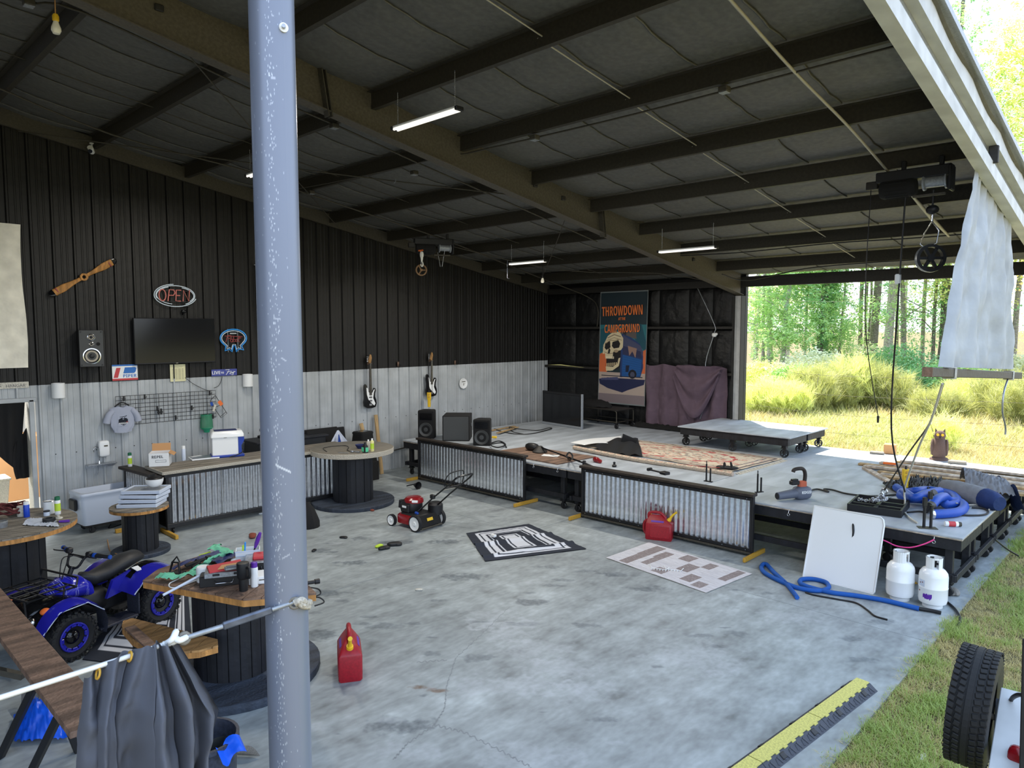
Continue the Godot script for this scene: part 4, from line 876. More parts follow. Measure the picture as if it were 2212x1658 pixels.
func shop_light(a: Vector3, b: Vector3, label: String, drop: float, en: float, on: bool):
	var c := (a + b) / 2; var ln := a.distance_to(b); var t := thing("shop_light", label, "light", c, 0, "")
	o("housing", G.new().box(Vector3(0, .012, 0), Vector3(ln, .024, .1), .006), "white", t)
	o("end_cap", G.new().box(Vector3(-ln / 2 - .02, 0, 0), Vector3(.04, .045, .11), .006), "black", t); o("end_cap", G.new().box(Vector3(ln / 2 + .02, 0, 0), Vector3(.04, .045, .11), .006), "black", t)
	var tg := G.new()
	for s in [-.028, .028]: tg.cyl(Vector3(-ln / 2, -.012, s), Vector3(ln / 2, -.012, s), .016, -1, 10)
	o("tube", tg, "tube_glow", t)
	for s in [-1, 1]:
		var ch := G.new(); var y := .02
		while y < drop: ch.tube([Vector3(s * ln * .46, y, .0), Vector3(s * ln * .46 + .006, y + .012, .0), Vector3(s * ln * .46, y + .026, .0), Vector3(s * ln * .46 - .006, y + .012, .0)], .0022, 4, true); y += .022
		o("chain", ch, "chrome", t)
	var l := AreaLight3D.new(); l.name = "light"; t.add_child(l); l.position.y = -.04; l.rotation_degrees.x = -90; l.area_size = Vector2(ln, .08); l.light_energy = en; l.light_color = Color(1, .97, .92); l.shadow_enabled = true; l.set("area_range", 30.0)

func bulb(pos: Vector3, label: String, cord: float, amber: bool):
	var t := thing("pendant_bulb", label, "light bulb", pos)
	o("globe", G.new().lathe([Vector2(0, -.07), Vector2(.03, -.065), Vector2(.045, -.035), Vector2(.043, -.01), Vector2(.03, .025), Vector2(.022, .05), Vector2(.02, .06)], 16), "bulb_glass", t)
	o("socket", G.new().lathe([Vector2(.022, .05), Vector2(.03, .06), Vector2(.03, .1), Vector2(.02, .12), Vector2(0, .12)], 14), "yellow" if amber else "black", t)
	o("cord", G.new().tube([Vector3(0, .12, 0), Vector3(.006, .12 + cord * .5, 0), Vector3(-.004, .12 + cord, 0)], .006, 5), "kraft" if amber else "black", t)

func ceiling_things():
	var tm := mt("tube_glow", 255, 252, 244, .4); tm.emission_enabled = true; tm.emission = Color(1, .97, .92); tm.emission_energy_multiplier = .7
	mt("bulb_glass", 246, 242, 226, .15)
	shop_light(Vector3(-7.111, 5.772, -5.35), Vector3(-5.988, 5.767, -5.378), "white two-tube shop light hanging nearest the camera by the middle rafter", .4, 9, true)
	shop_light(Vector3(-7.182, 4.769, -11.358), Vector3(-6.071, 4.761, -11.405), "white shop light hanging right of the rafter near the open end", .4, 7, true)
	shop_light(Vector3(-10.938, 4.782, -11.28), Vector3(-9.921, 4.77, -11.348), "short bright shop light hanging over the left of the stage", .4, 8, true)
	shop_light(Vector3(-10.999, 5.794, -5.337), Vector3(-9.624, 5.775, -5.451), "white shop light half hidden behind the steel pole", .38, 8, true)
	bulb(Vector3(-8.183, 6.297, -2.086), "clear bulb in a yellow socket hanging at the upper left", .3, true)
	bulb(Vector3(-11.366, 4.516, -12.868), "small white bulb hanging above the stage's left side", .28, false)
	one("hook_bulb", "small round metal ring hanging left of the white bulb over the stage", "hook", G.new().tube(ring3(Vector3.ZERO, .035, 12), .008, 5, true).cyl(Vector3(0, 0, .035), Vector3(0, .42, .035), .006), "chrome", Vector3(-12.144, 4.579, -12.491))
	# conduits and their boxes
	var cl := func(a: Array, r: float, lab: String): cable("conduit", lab, a, r, "steel", 4, "conduit")
	cl.call([Vector3(-8.86, 6.785, -1.556), Vector3(-8.853, 6.709, -2.013), Vector3(-8.504, 6.631, -2.423), Vector3(-8.652, 6.324, -4.32), Vector3(-8.621, 6.135, -5.452), Vector3(-8.705, 5.869, -7.041), Vector3(-8.735, 5.598, -8.669), Vector3(-8.804, 5.104, -11.626)], .013, "thin steel conduit running left of the rafter from the upper left")
	cl.call([Vector3(-11.823, 6.679, -2.016), Vector3(-12.341, 6.376, -3.827), Vector3(-11.876, 6.06, -5.723), Vector3(-11.98, 5.884, -6.773), Vector3(-11.928, 5.344, -10.01), Vector3(-11.964, 5.261, -10.503), Vector3(-12.46, 4.635, -14.255), Vector3(-12.208, 4.247, -15.68), Vector3(-11.854, 3.935, -15.7), Vector3(-11.879, 3.417, -15.72)], .014, "steel conduit near the ribbed wall bending down by the tall poster")
	mt("conduit_pale", 176, 172, 160, .5, .2)
	one("conduit", "pale conduit crossing the purlins to the right hoist", "conduit", G.new().tube(curve([Vector3(-2.956, 6.143, -5.405), Vector3(-2.953, 6.093, -5.701), Vector3(-2.973, 5.864, -7.076), Vector3(-2.943, 5.618, -8.544), Vector3(-2.968, 5.345, -10.183)], 4), .016, 7), "conduit_pale")
	one("conduit", "pale taped conduit beyond the right hoist", "conduit", G.new().tube([Vector3(-2.94, 5.232, -10.856), Vector3(-2.953, 5.115, -11.561), Vector3(-2.96, 5.016, -12.15), Vector3(-2.954, 4.839, -13.21)], [.016, .026, .03, .018], 7), "conduit_pale")
	cl.call([Vector3(-7.654, 5.86, -7.039), Vector3(-5.34, 5.856, -7.123), Vector3(-3.755, 5.858, -7.111), Vector3(-2.962, 5.861, -7.094), Vector3(-2.085, 5.864, -7.075)], .012, "conduit fixed along the second purlin of the right bay")
	cl.call([Vector3(-12.023, 5.91, -6.798), Vector3(-10.414, 5.889, -6.925), Vector3(-8.726, 5.882, -6.968), Vector3(-8.055, 5.865, -6.948), Vector3(-7.654, 5.86, -7.039)], .01, "cable passing under the rafter from the left bay to the right bay")
	for e in [[Vector3(-3.681, 5.843, -7.019), "small junction box under the second purlin, right of middle"], [Vector3(-6.353, 5.841, -7.03), "small junction box under the second purlin near the rafter"], [Vector3(-8.596, 6.105, -5.45), "small junction box on the left bay conduit just right of the pole"], [Vector3(-9.05, 5.817, -7.178), "small junction box under the left bay purlin"], [Vector3(-8.783, 6.681, -2.005), "large junction box at the upper left corner"], [Vector3(-11.819, 5.85, -6.98), "tiny junction box beside the steel pole in the left bay"]]:
		var jb := thing("junction_box", e[1], "electrical box", e[0]); o("box", G.new().box(Vector3.ZERO, Vector3(.1, .06, .1), .008), "steel", jb); o("cover", G.new().box(Vector3(0, -.034, 0), Vector3(.09, .008, .09), .002), "galv_trim", jb)
	# brace rods
	cable("brace_rod", "long diagonal brace rod from the wall top to the rafter with a turnbuckle", [Vector3(-13.631, 6.484, -2.883), Vector3(-11.227, 6.042, -5.531), Vector3(-9.543, 5.757, -7.232), Vector3(-8.231, 5.548, -8.489)], .011, "steel", 2, "rod")
	cable("brace_rod", "thin diagonal rod from the rafter down towards the ribbed wall behind the pole", [Vector3(-8.165, 6.416, -3.289), Vector3(-9.798, 6.145, -4.909), Vector3(-13.413, 5.538, -8.548)], .009, "steel", 2, "rod")
	cable("brace_rod", "diagonal brace rod dropping over the stage to the white bulb", [Vector3(-8.166, 5.319, -9.86), Vector3(-10.205, 4.91, -11.826), Vector3(-11.624, 4.62, -13.143)], .009, "steel", 2, "rod")
	cable("brace_rod", "diagonal rod from the far left bay to the rafter's lower end", [Vector3(-12.271, 5.288, -10.164), Vector3(-11.24, 4.781, -13.197), Vector3(-8.982, 4.624, -14.141), Vector3(-8.04, 4.409, -15.429)], .01, "steel", 3, "rod")
	var tb := thing("turnbuckle", "small turnbuckle on the long diagonal brace rod", "turnbuckle", Vector3(-9.578, 5.764, -7.193), 62); o("body", G.new().box(Vector3(0, .01, 0), Vector3(.01, .01, .2)).box(Vector3(0, -.015, 0), Vector3(.01, .01, .2)), "galv_trim", tb)
	# sag rods between the purlins
	for i in 9:
		for xx in [-4.9, -10.95]:
			var za := -.9 - 1.521 * i; var zb := za - 1.521
			one("sag_rod", "thin steel sag rod at mid %s bay, %s purlin gap from the open eave" % ["right" if xx > -6 else "left", ["tenth", "ninth", "eighth", "seventh", "sixth", "fifth", "fourth", "third", "second"][i]], "rod", G.new().cyl(Vector3(xx, pz(za) + .1, za), Vector3(xx + .06, pz(zb) + .1, zb), .008, -1, 6), "conduit_pale" if xx > -6 else "steel", Vector3.ZERO, 0, "sag rods between purlins")
	# black cables under the last purlins
	cable("black_cable", "black cable looped along the eave purlins above the open end", [Vector3(-7.659, 4.562, -14.688), Vector3(-7.283, 4.435, -15.153), Vector3(-5.813, 4.576, -14.666), Vector3(-4.552, 4.611, -14.577), Vector3(-3.88, 4.602, -14.452), Vector3(-3.152, 4.628, -14.476)], .012, "black", 6)
	cable("black_cable", "black cable along the purlin below the right hoist", [Vector3(-7.722, 4.852, -13.015), Vector3(-6.483, 4.837, -13.161), Vector3(-4.708, 4.862, -13.075), Vector3(-3.546, 4.849, -13.154), Vector3(-2.689, 4.847, -13.162)], .011, "black", 5)
	# hoists
	hoist(Vector3(-2.765, 5.257, -9.99), "black electric hoist with cable drum under a purlin at right", false)
	hoist(Vector3(-11.986, 5.198, -9.863), "dark electric hoist near the ribbed wall with a white hook", true)

func wheel_disc(r: float, w: float, n: int) -> G:      # spoked wheel, axis along z
	var g := G.new().at(Vector3.ZERO, Vector3(90, 0, 0)); g.lathe([Vector2(r * .8, -w / 2), Vector2(r, -w / 2), Vector2(r * .95, 0), Vector2(r, w / 2), Vector2(r * .8, w / 2), Vector2(r * .8, -w / 2)], 24); g.lathe([Vector2(0, -w / 2), Vector2(r * .24, -w / 2), Vector2(r * .24, w / 2), Vector2(0, w / 2)], 14); g.at()
	for i in n: var a := TAU * i / n; g.bar(Vector3(cos(a), sin(a), 0) * r * .2, Vector3(cos(a), sin(a), 0) * r * .85, r * .2, w * .5, 0, Vector3(0, 0, 1))
	return g

func hoist(p: Vector3, label: String, left: bool):
	var t := thing("electric_hoist", label, "hoist", p, 62 if left else 0)
	o("frame", G.new().box(Vector3(.12, .02, 0), Vector3(.85, .13, .16), .01).box(Vector3(.53, -.08, 0), Vector3(.04, .3, .2), .012), "black", t)
	for s in [.0, .42]: o("clamp", G.new().box(Vector3(s, .13, 0), Vector3(.05, .14, .05), .005), "black", t)
	var mo := G.new().at(Vector3(-.06, -.13, 0), Vector3(0, 0, 90)); mo.lathe([Vector2(0, -.22), Vector2(.09, -.21), Vector2(.12, -.17), Vector2(.12, .16), Vector2(.1, .2), Vector2(0, .2)], 18); mo.at()
	for i in 16: var a := TAU * i / 16; mo.box(Vector3(-.06, -.13 + sin(a) * .122, cos(a) * .122), Vector3(.26, .01, .01))
	o("motor", mo, "black_matte", t)
	var dr := G.new().at(Vector3(.36, -.1, 0), Vector3(0, 0, 90)); dr.lathe([Vector2(0, -.13), Vector2(.1, -.13), Vector2(.1, -.11), Vector2(.07, -.1), Vector2(.07, .1), Vector2(.1, .11), Vector2(.1, .13), Vector2(0, .13)], 18); o("drum", dr, "galv_trim", t)
	o("arm", G.new().box(Vector3(.3, -.26, .03), Vector3(.36, .03, .03), .004), "steel", t); o("junction", G.new().box(Vector3(-.36, -.06, 0), Vector3(.14, .1, .1), .008), "steel_dk", t)
	if not left:
		o("hook_block", G.new().cyl(Vector3(.34, -.2, 0), Vector3(.34, -.44, 0), .012).sq(Vector3(.34, -.44, 0), Vector3(.075, .06, .075), 1, 12), "black", t)
		o("swivel_hook", G.new().tube(curve([Vector3(.34, -.5, 0), Vector3(.34, -.58, 0)], 2), .014, 6).tube([Vector3(.34, -.58, 0), Vector3(.26, -.72, 0), Vector3(.22, -.85, 0), Vector3(.28, -.9, 0), Vector3(.4, -.85, 0), Vector3(.42, -.7, 0), Vector3(.34, -.58, 0)], .009, 6), "chrome", t)
		var w := wheel_disc(.17, .08, 6); var pu := thing("pulley_wheel", "black six-spoke pulley wheel hanging from the right hoist", "pulley", p + Vector3(.34, -1.03, 0), 35); o("wheel", w, "black", pu); o("tread", G.new().at(Vector3.ZERO, Vector3(90, 0, 0)).lathe([Vector2(.171, -.036), Vector2(.176, 0), Vector2(.171, .036)], 24), "galv_trim", pu)
		cable("control_cable", "long black control cable hanging from the right hoist to the yellow pendant", [p + Vector3(.03, -.24, 0), p + Vector3(.0, -1.6, .02), p + Vector3(-.02, -3.2, 0), Vector3(-2.724, 1.16, -10.489)], .011, "black", 6)
		one("cable_clip", "small white plastic clip on the right hoist's control cable", "clip", G.new().box(Vector3.ZERO, Vector3(.07, .13, .04), .012), "white", p + Vector3(-.015, -1.27, .01))
		cable("hanging_cable", "thin black cord with a pale tip hanging left of the control cable", [p + Vector3(-.38, -.1, 0), p + Vector3(-.39, -1.8, 0), Vector3(-3.3, 2.069, -11.175)], .006, "black", 6); one("cable_plug", "small pale plug on the end of the thin hanging cord", "plug", G.new().cyl(Vector3.ZERO, Vector3(0, -.1, 0), .018, .014), "black", Vector3(-3.3, 2.083, -11.173))
		pendant("yellow two-button hoist pendant hanging over the stage at right", Vector3(-3.145, 0.82, -12.11))
	else:
		mt("hook_white", 240, 240, 230, .4)
		o("wire_rope", G.new().cyl(Vector3(.36, -.12, .03), Vector3(.3, -.5, .0), .006, -1, 5).cyl(Vector3(.2, -.2, .03), Vector3(.26, -.5, 0), .006, -1, 5), "alu", t)
		var hk := thing("hoist_hook", "white hook hanging from the left hoist", "hook", Vector3(-11.789, 4.875, -9.524)); o("block", G.new().sq(Vector3(0, .03, 0), Vector3(.05, .07, .03), .8, 12).cyl(Vector3(0, -.02, 0), Vector3(0, -.12, 0), .03, .016), "hook_white", hk)
		o("hook", G.new().tube(curve([Vector3(0, -.1, 0), Vector3(.035, -.15, 0), Vector3(.03, -.2, 0), Vector3(-.01, -.21, 0), Vector3(-.035, -.17, 0)], 4), .014, 6), "hook_white", hk); o("stop_arm", G.new().box(Vector3(-.03, .12, 0), Vector3(.14, .025, .02)).cyl(Vector3(-.04, .12, 0), Vector3(-.02, .04, 0), .014), "orange", hk)
		var pu := thing("pulley_wheel", "rusty three-spoke pulley wheel hanging from the white hook", "pulley", Vector3(-12.259, 4.634, -9.886), 62); mt("rusty", 168, 132, 96, .8, 0, "scuff", 3.0); o("wheel", wheel_disc(.125, .05, 3), "rusty", pu); o("hanger_wire", G.new().cyl(Vector3(0, .12, 0), Vector3(0, .28, 0), .008), "alu", pu)
		var e := Vector3(-13.53, 1.559, -11.116)
		cable("control_cable", "dark control cable hanging from the left hoist past the electric guitar", [Vector3(-11.799, 5.05, -9.67), Vector3(-13.48, 4.027, -11.062), Vector3(-13.51, 2.791, -11.086), Vector3(-13.53, 1.765, -11.119)], .008, "steel_dk", 5)
		cable("hanging_cable", "thin cord hanging from the left conduit down the black wall", [Vector3(-11.85, 5.303, -9.957), Vector3(-13.38, 4.029, -11.225), Vector3(-13.43, 2.448, -11.264)], .005, "steel_dk", 4)
		pendant("yellow hoist pendant hanging below the electric guitar", e + Vector3(0, -.12, 0))

func pendant(label: String, p: Vector3):
	var t := thing("hoist_pendant", label, "remote control", p, 40)
	o("case", G.new().loft([rect3(Vector3(0, 0, 0), .07, .05, .015), rect3(Vector3(0, .17, 0), .075, .055, .015), rect3(Vector3(0, .2, 0), .1, .065, .015), rect3(Vector3(0, .36, 0), .1, .065, .015)]), "yellow", t)
	for y in [.25, .315]: o("button", G.new().cyl(Vector3(0.005, y, .03), Vector3(0.005, y, .042), .022, -1, 14), "yellow_paint", t)
	o("gland", G.new().cyl(Vector3(0, .36, 0), Vector3(0, .41, 0), .02, .012), "black", t)

func corrugated(w: float, h: float, pitch := .092, amp := .014) -> G:       # sheet facing +z, centred, foot at y 0
	var n := int(round(w / pitch)); var g := G.new(); return g.sheet(func(u: float, v: float): return Vector3((u - .5) * w, lerpf(h, 0, v), -amp * cos(u * n * TAU)), n * 8, 1)

func barrier(label: String, p: Vector3, ry: float, w: float) -> Node3D:
	var t := thing("barrier", label, "barrier", p, ry, ""); var h := .95
	var nn := 3
	for i in nn: o("corrugated_sheet", corrugated(w / nn - .03, h - .17), "galv", t, Vector3((i + .5 - nn / 2.0) * (w - .08) / nn, .115, .0))
	for s in [-1, 1]: o("post", G.new().box(Vector3(s * (w / 2 - .02), h / 2 - .02, 0), Vector3(.04, h - .06, .06), .004), "black", t)
	o("bottom_rail", G.new().box(Vector3(0, .1, .012), Vector3(w - .06, .05, .05), .004), "black", t); o("lower_angle", G.new().box(Vector3(0, .055, .03), Vector3(w - .04, .03, .03), .003), "steel", t)
	o("under_rail", G.new().box(Vector3(0, h - .085, .01), Vector3(w - .04, .05, .05), .004), "black", t)
	o("top_board", G.new().box(Vector3(0, h - .025, 0), Vector3(w + .03, .045, .15), .008), "dark_wood", t)
	for s in [-1, -.1, .1, .75]: o("caster", caster_g(.035, Vector3(s * (w / 2 - .3), 0, -.05)), "black", t)
	for s in [-1, 1]: o("foot", G.new().box(Vector3(s * (w / 2 + .02), .035, 0), Vector3(.04, .065, .66), .005), "yellow_paint", t).set_meta("label", "yellow painted foot")
	var sc := G.new()
	for i in 9: sc.box(Vector3((i / 8.0 - .5) * (w - .2), .1, .04), Vector3(.012, .012, .006)).box(Vector3((i / 8.0 - .5) * (w - .2), h - .085, .037), Vector3(.012, .012, .006))
	stuff(o("screw_heads", sc, "alu", t)); return t

func caster_g(r: float, c: Vector3, fork := true) -> G:
	var g := G.new().at(c + Vector3(0, r, 0), Vector3(90, 0, 0)); g.lathe([Vector2(0, -r * .35), Vector2(r * .8, -r * .35), Vector2(r, -r * .2), Vector2(r, r * .2), Vector2(r * .8, r * .35), Vector2(0, r * .35)], 16); g.at()
	if fork: g.box(c + Vector3(0, r * 1.6, r * .5), Vector3(r * .6, r * 1.6, r * .15)).box(c + Vector3(0, r * 1.6, -r * .5), Vector3(r * .6, r * 1.6, r * .15)).box(c + Vector3(0, r * 2.4, 0), Vector3(r * 1.6, r * .2, r * 1.6))
	return g

func can(nm: String, label: String, p: Vector3, h: float, r: float, body, cap, band = null, kind := 0, par: Node = null) -> Node3D:     # spray can / bottle
	var t := thing(nm, label, "spray can" if kind == 0 else "bottle", p)
	o("body", G.new().lathe([Vector2(0, 0), Vector2(r * .94, 0), Vector2(r, .004), Vector2(r, h * .76), Vector2(r * .9, h * .8), Vector2(r * .5 if kind else r * .75, h * .86), Vector2(r * .45, h * .88), Vector2(0, h * .88)], 18), body, t)
	o("cap", G.new().lathe([Vector2(0, h * .79 if kind == 0 else h * .86), Vector2(r * (.92 if kind == 0 else .5), h * .79 if kind == 0 else h * .86), Vector2(r * (.88 if kind == 0 else .48), h * .98), Vector2(r * .6 if kind == 0 else r * .4, h), Vector2(0, h)], 16), cap, t)
	if band: o("label_band", G.new().lathe([Vector2(r * 1.012, h * .2), Vector2(r * 1.012, h * .62)], 18), band, t)
	return t

func spool(nm: String, label: String, p: Vector3, R: float, rd: float, H: float, th: float, base, drum, nst: int, top_mat = null, edge = null, pl := .13) -> Node3D:
	var t := thing(nm, label, "table", p)
	o("base_flange", G.new().lathe([Vector2(0, 0), Vector2(R, 0), Vector2(R + .005, .008), Vector2(R + .005, th - .008), Vector2(R - .006, th), Vector2(0, th)], 44), base, t)
	for i in nst:
		var a0 := TAU * (i + .04) / nst; var a1 := TAU * (i + .96) / nst; var g := G.new(); var q := []
		for e in [[rd, a0], [rd, (a0 + a1) / 2], [rd, a1], [rd - .03, a1], [rd - .03, a0]]: q.append(Vector2(cos(e[1]), sin(e[1])) * e[0])
		g.at(Vector3.ZERO, Vector3(-90, 0, 0)); g.prism(q, th, H - th); o("stave", g, drum, t)
	o("core", G.new().cyl(Vector3(0, th, 0), Vector3(0, H - th, 0), rd - .02, -1, 20, false), "black", t)
	if top_mat != null: planked_disc(t, "top_plank", R, H - th, H, pl, top_mat, edge)
	return t

func planked_disc(t: Node3D, nm: String, R: float, y0: float, y1: float, pl: float, mat, edge, out = null, ang := 35.0):    # boards across a disc (or an outline), gaps between them
	var oc := PackedVector2Array()
	if out == null:
		for i in 48: oc.append(Vector2(cos(TAU * i / 48), sin(TAU * i / 48)) * R)
	else: oc = PackedVector2Array(out)
	var d := Vector2.from_angle(deg_to_rad(ang)); var nn := d.orthogonal(); var x := -R * 1.3
	while x < R * 1.3:
		var st := PackedVector2Array([d * -3 + nn * (x + .004), d * 3 + nn * (x + .004), d * 3 + nn * (x + pl - .004), d * -3 + nn * (x + pl - .004)])
		for q in Geometry2D.intersect_polygons(oc, st):
			if q.size() < 3: continue
			var g := G.new().at(Vector3.ZERO, Vector3(-90, 0, 0)); g.prism(q, y1 - .018, y1); o(nm, g, mat, t)
		x += pl
	if edge != null:
		var g := G.new().at(Vector3.ZERO, Vector3(-90, 0, 0)); var q2 := []
		for p in oc: q2.append(p * .997)
		g.prism(q2, y0, y1 - .0185); o("lower_layer", g, edge, t)

func bar_area():
	# white cooler, open
	var ck := thing("ice_chest", "large open white ice chest by the ribbed wall behind the small spool", "cooler", Vector3(-13.2, 0, -4.02), 94)
	mt("chest", 206, 216, 232, .4); var R := []
	for e in [[.14, 1.36, .46], [.2, 1.4, .5], [.55, 1.46, .54], [.62, 1.46, .54], [.63, 1.48, .56], [.68, 1.48, .56], [.68, 1.38, .46], [.3, 1.32, .4], [.29, 1.2, .3]]: R.append(rect3(Vector3(0, e[0], 0), e[1], e[2], .06))
	o("tub", G.new().loft(R), "chest", ck); o("skid", G.new().box(Vector3(0, .12, 0), Vector3(1.3, .05, .42), .01), "steel_dk", ck)
	o("handle", G.new().box(Vector3(-.76, .48, 0), Vector3(.05, .18, .26), .015), "black", ck)
	for s in [-.55, .55]:
		for d in [-.18, .18]: o("wheel", caster_g(.05, Vector3(s, 0, d)), "black", ck)
	# bar counter with corrugated front
	var bc := thing("bar_counter", "bar counter with grey wood top and corrugated metal front by the ribbed wall", "counter", Vector3(0, 0, 0))
	var x0 := -12.0; var zc := -6.0; var L := 3.5
	for i in 4:
		var s := o("corrugated_sheet", corrugated(L / 4 - .01, .78), "galv", bc, Vector3(x0, .17, -4.36 - (i + .5) * L / 4)); s.rotation_degrees.y = 90
	for zz in [-4.33, -6.0, -7.8]: o("post", G.new().box(Vector3(x0, .54, zz), Vector3(.06, .94, .05), .004).box(Vector3(x0 - .55, .54, zz), Vector3(.06, .94, .05), .004), "black", bc)
	o("bottom_rail", G.new().box(Vector3(x0 + .01, .13, -6.06), Vector3(.06, .07, 3.52), .005), "black", bc); o("top_rail", G.new().box(Vector3(x0 + .01, .97, -6.06), Vector3(.07, .06, 3.56), .005).box(Vector3(x0 - .3, .97, -4.33), Vector3(.62, .06, .06), .005), "black", bc)
	o("end_panel", G.new().box(Vector3(x0 - .28, .5, -4.36), Vector3(.5, .85, .02)), "black", bc)
	for i in 4: o("top_board", G.new().box(Vector3(x0 - .56 + i * .185, 1.03, -6.06), Vector3(.182, .05, 3.64), .004), "wood_grey", bc)
	o("top_edge", G.new().box(Vector3(x0 + .105, 1.03, -6.06), Vector3(.02, .052, 3.64), .003).box(Vector3(x0 - .28, 1.03, -4.235), Vector3(.78, .052, .02), .003), "conc_edge", bc)
	for zz in [-4.4, -7.7]: o("caster", caster_g(.045, Vector3(x0, 0, zz)), "black", bc)
	o("foot", G.new().box(Vector3(x0 + .1, .035, -4.3), Vector3(.66, .065, .05), .005), "yellow_paint", bc).set_meta("label", "yellow painted foot")
	# low side counter
	var sc := thing("side_counter", "narrow dark side counter with corrugated side left of the bar", "counter")
	o("top_board", G.new().bar(Vector3(-13.3, .97, -4.12), Vector3(-12.08, .97, -4.24), .24, .05, .008), "dark_wood", sc)
	for e in [[-13.22, -4.12], [-12.2, -4.2]]: o("post", G.new().box(Vector3(e[0], .47, e[1]), Vector3(.09, .94, .09), .006), "black", sc)
	var cs := o("corrugated_sheet", corrugated(.92, .8), "galv", sc, Vector3(-12.7, .12, -4.12)); cs.rotation_degrees.y = 5
	o("rail", G.new().bar(Vector3(-13.2, .09, -4.12), Vector3(-12.2, .09, -4.2), .05, .06), "black", sc)
	o("foot", G.new().box(Vector3(-12.66, .035, -3.98), Vector3(.05, .065, .5), .005), "yellow_paint", sc).set_meta("label", "yellow painted foot")
	# things on the bar
	can("insect_spray", "white spray can with green cap on the low side counter", Vector3(-13.101, 1, -4.136), .24, .034, "white", "green", "lime")
	var bx := thing("carton", "white open REPEL carton on the left end of the bar", "box", Vector3(-12.537, 1.06, -4.421) + Vector3(-.02, 0, -.02), 62)
	o("walls", G.new().box(Vector3(0, .11, .15), Vector3(.3, .22, .006)).box(Vector3(0, .11, -.15), Vector3(.3, .22, .006)).box(Vector3(.15, .11, 0), Vector3(.006, .22, .3)).box(Vector3(-.15, .11, 0), Vector3(.006, .22, .3)).box(Vector3(0, .004, 0), Vector3(.3, .008, .3)), "white", bx)
	o("flap", G.new().box(Vector3(0, .28, -.17), Vector3(.29, .13, .006), 0, Vector3(-15, 0, 0)), "kraft", bx); o("flap", G.new().box(Vector3(.19, .2, 0), Vector3(.1, .006, .28), 0, Vector3(0, 0, -30)), "kraft", bx); o("contents", G.new().box(Vector3(0, .15, 0), Vector3(.28, .02, .28)), "cardboard", bx)
	txt("lettering", "REPEL", .045, "ink_dark", bx, Vector3(-.02, .16, .154)); txt("lettering", "REPEL", .035, "ink_dark", bx, Vector3(-.153, .12, 0), Vector3(0, -90, 0))
	o("print", G.new().box(Vector3(.03, .07, .154), Vector3(.16, .004, .002)).box(Vector3(.03, .105, .154), Vector3(.16, .004, .002)).box(Vector3(-.05, .087, .154), Vector3(.004, .035, .002)).box(Vector3(.11, .087, .154), Vector3(.004, .035, .002)), "ink_dark", bx)
	can("spray_can", "plain pale spray can standing on the bar right of the carton", Vector3(-12.677, 1.06, -4.873), .26, .034, "chest", "white")
	var pf := thing("framed_print", "flat white framed sheet lying on the bar beside the fridge", "frame", Vector3(-12.661, 1.058, -5.213), 80); o("frame", G.new().box(Vector3(0, .012, 0), Vector3(.46, .022, .34), .004), "white", pf); o("sheet", G.new().box(Vector3(0, .0245, 0), Vector3(.42, .003, .3)), "alu", pf); o("paper", G.new().box(Vector3(-.1, .028, -.12), Vector3(.2, .002, .08), 0, Vector3(0, 20, 0)), "white", pf)
	# blue and white fridge
	var fg := thing("cooler_box", "blue and white portable fridge standing on the bar", "cooler", Vector3(-12.478, 1.055, -5.603) + Vector3(-.1, 0, 0), 72)
	o("body", G.new().box(Vector3(-.04, .2, 0), Vector3(.44, .33, .3), .012), "white_gloss", fg); o("lid", G.new().loft([rect3(Vector3(0, .365, 0), .56, .34, .03), rect3(Vector3(0, .41, 0), .56, .34, .03), rect3(Vector3(0, .47, 0), .5, .28, .03), rect3(Vector3(0, .475, 0), .48, .26, .03)]), "white_gloss", fg)
	o("lid_inlay", G.new().box(Vector3(-.02, .478, 0), Vector3(.38, .012, .2), .004), "navy", fg); mt("fridge_blue", 24, 60, 160, .4)
	o("base", G.new().box(Vector3(0, .025, 0), Vector3(.56, .05, .34), .015), "fridge_blue", fg); o("side_grip", G.new().prism([Vector2(.18, .05), Vector2(.24, .05), Vector2(.23, .2), Vector2(.28, .29), Vector2(.28, .36), Vector2(.18, .36)], -.15, .15), "fridge_blue", fg)
	o("cord", G.new().tube(curve([Vector3(.24, .16, .16), Vector3(.26, .12, .18), Vector3(.2, .06, .19), Vector3(.02, .01, .19)], 5), .008, 6), "black", fg); o("latch", G.new().box(Vector3(-.04, .362, .155), Vector3(.05, .012, .01)), "black", fg)
	# black shelf behind the bar with a regulator
	var bs := thing("back_shelf", "black cabinet standing against the wall behind the bar", "cabinet", Vector3(-13.38, 0, -7.2)); o("carcass", G.new().box(Vector3(0, .56, 0), Vector3(.6, 1.1, 1.5), .01), "black", bs); o("top", G.new().box(Vector3(0, 1.13, 0), Vector3(.68, .04, 1.6), .008), "black_wood", bs)
	var rg := thing("gas_regulator", "small black and chrome gas regulator on the black cabinet", "regulator", Vector3(-13.3, 1.15, -6.66), 40)
	o("body", G.new().sq(Vector3(0, .07, 0), Vector3(.07, .06, .06), .8, 12).cyl(Vector3(-.1, .06, 0), Vector3(.12, .09, 0), .03).cyl(Vector3(.1, .1, 0), Vector3(.14, .18, 0), .02), "black", rg); o("gauge", G.new().cyl(Vector3(-.02, .2, -.01), Vector3(-.02, .2, .02), .045, -1, 16), "chrome", rg); o("stem", G.new().cyl(Vector3(-.02, .1, 0), Vector3(-.02, .17, 0), .014), "chrome", rg)
	# small spool with trays and a helmet
	var s2 := spool("spool_table", "small round wood-topped cable spool with black drum before the bar", Vector3(-11.305, 0, -3.673), .4, .245, .72, .06, "black_wood_worn", "black_wood", 12, "wood_grey", "wood_edge", .11)
	var tp: Vector3 = s2.position + Vector3(0, .72, 0)
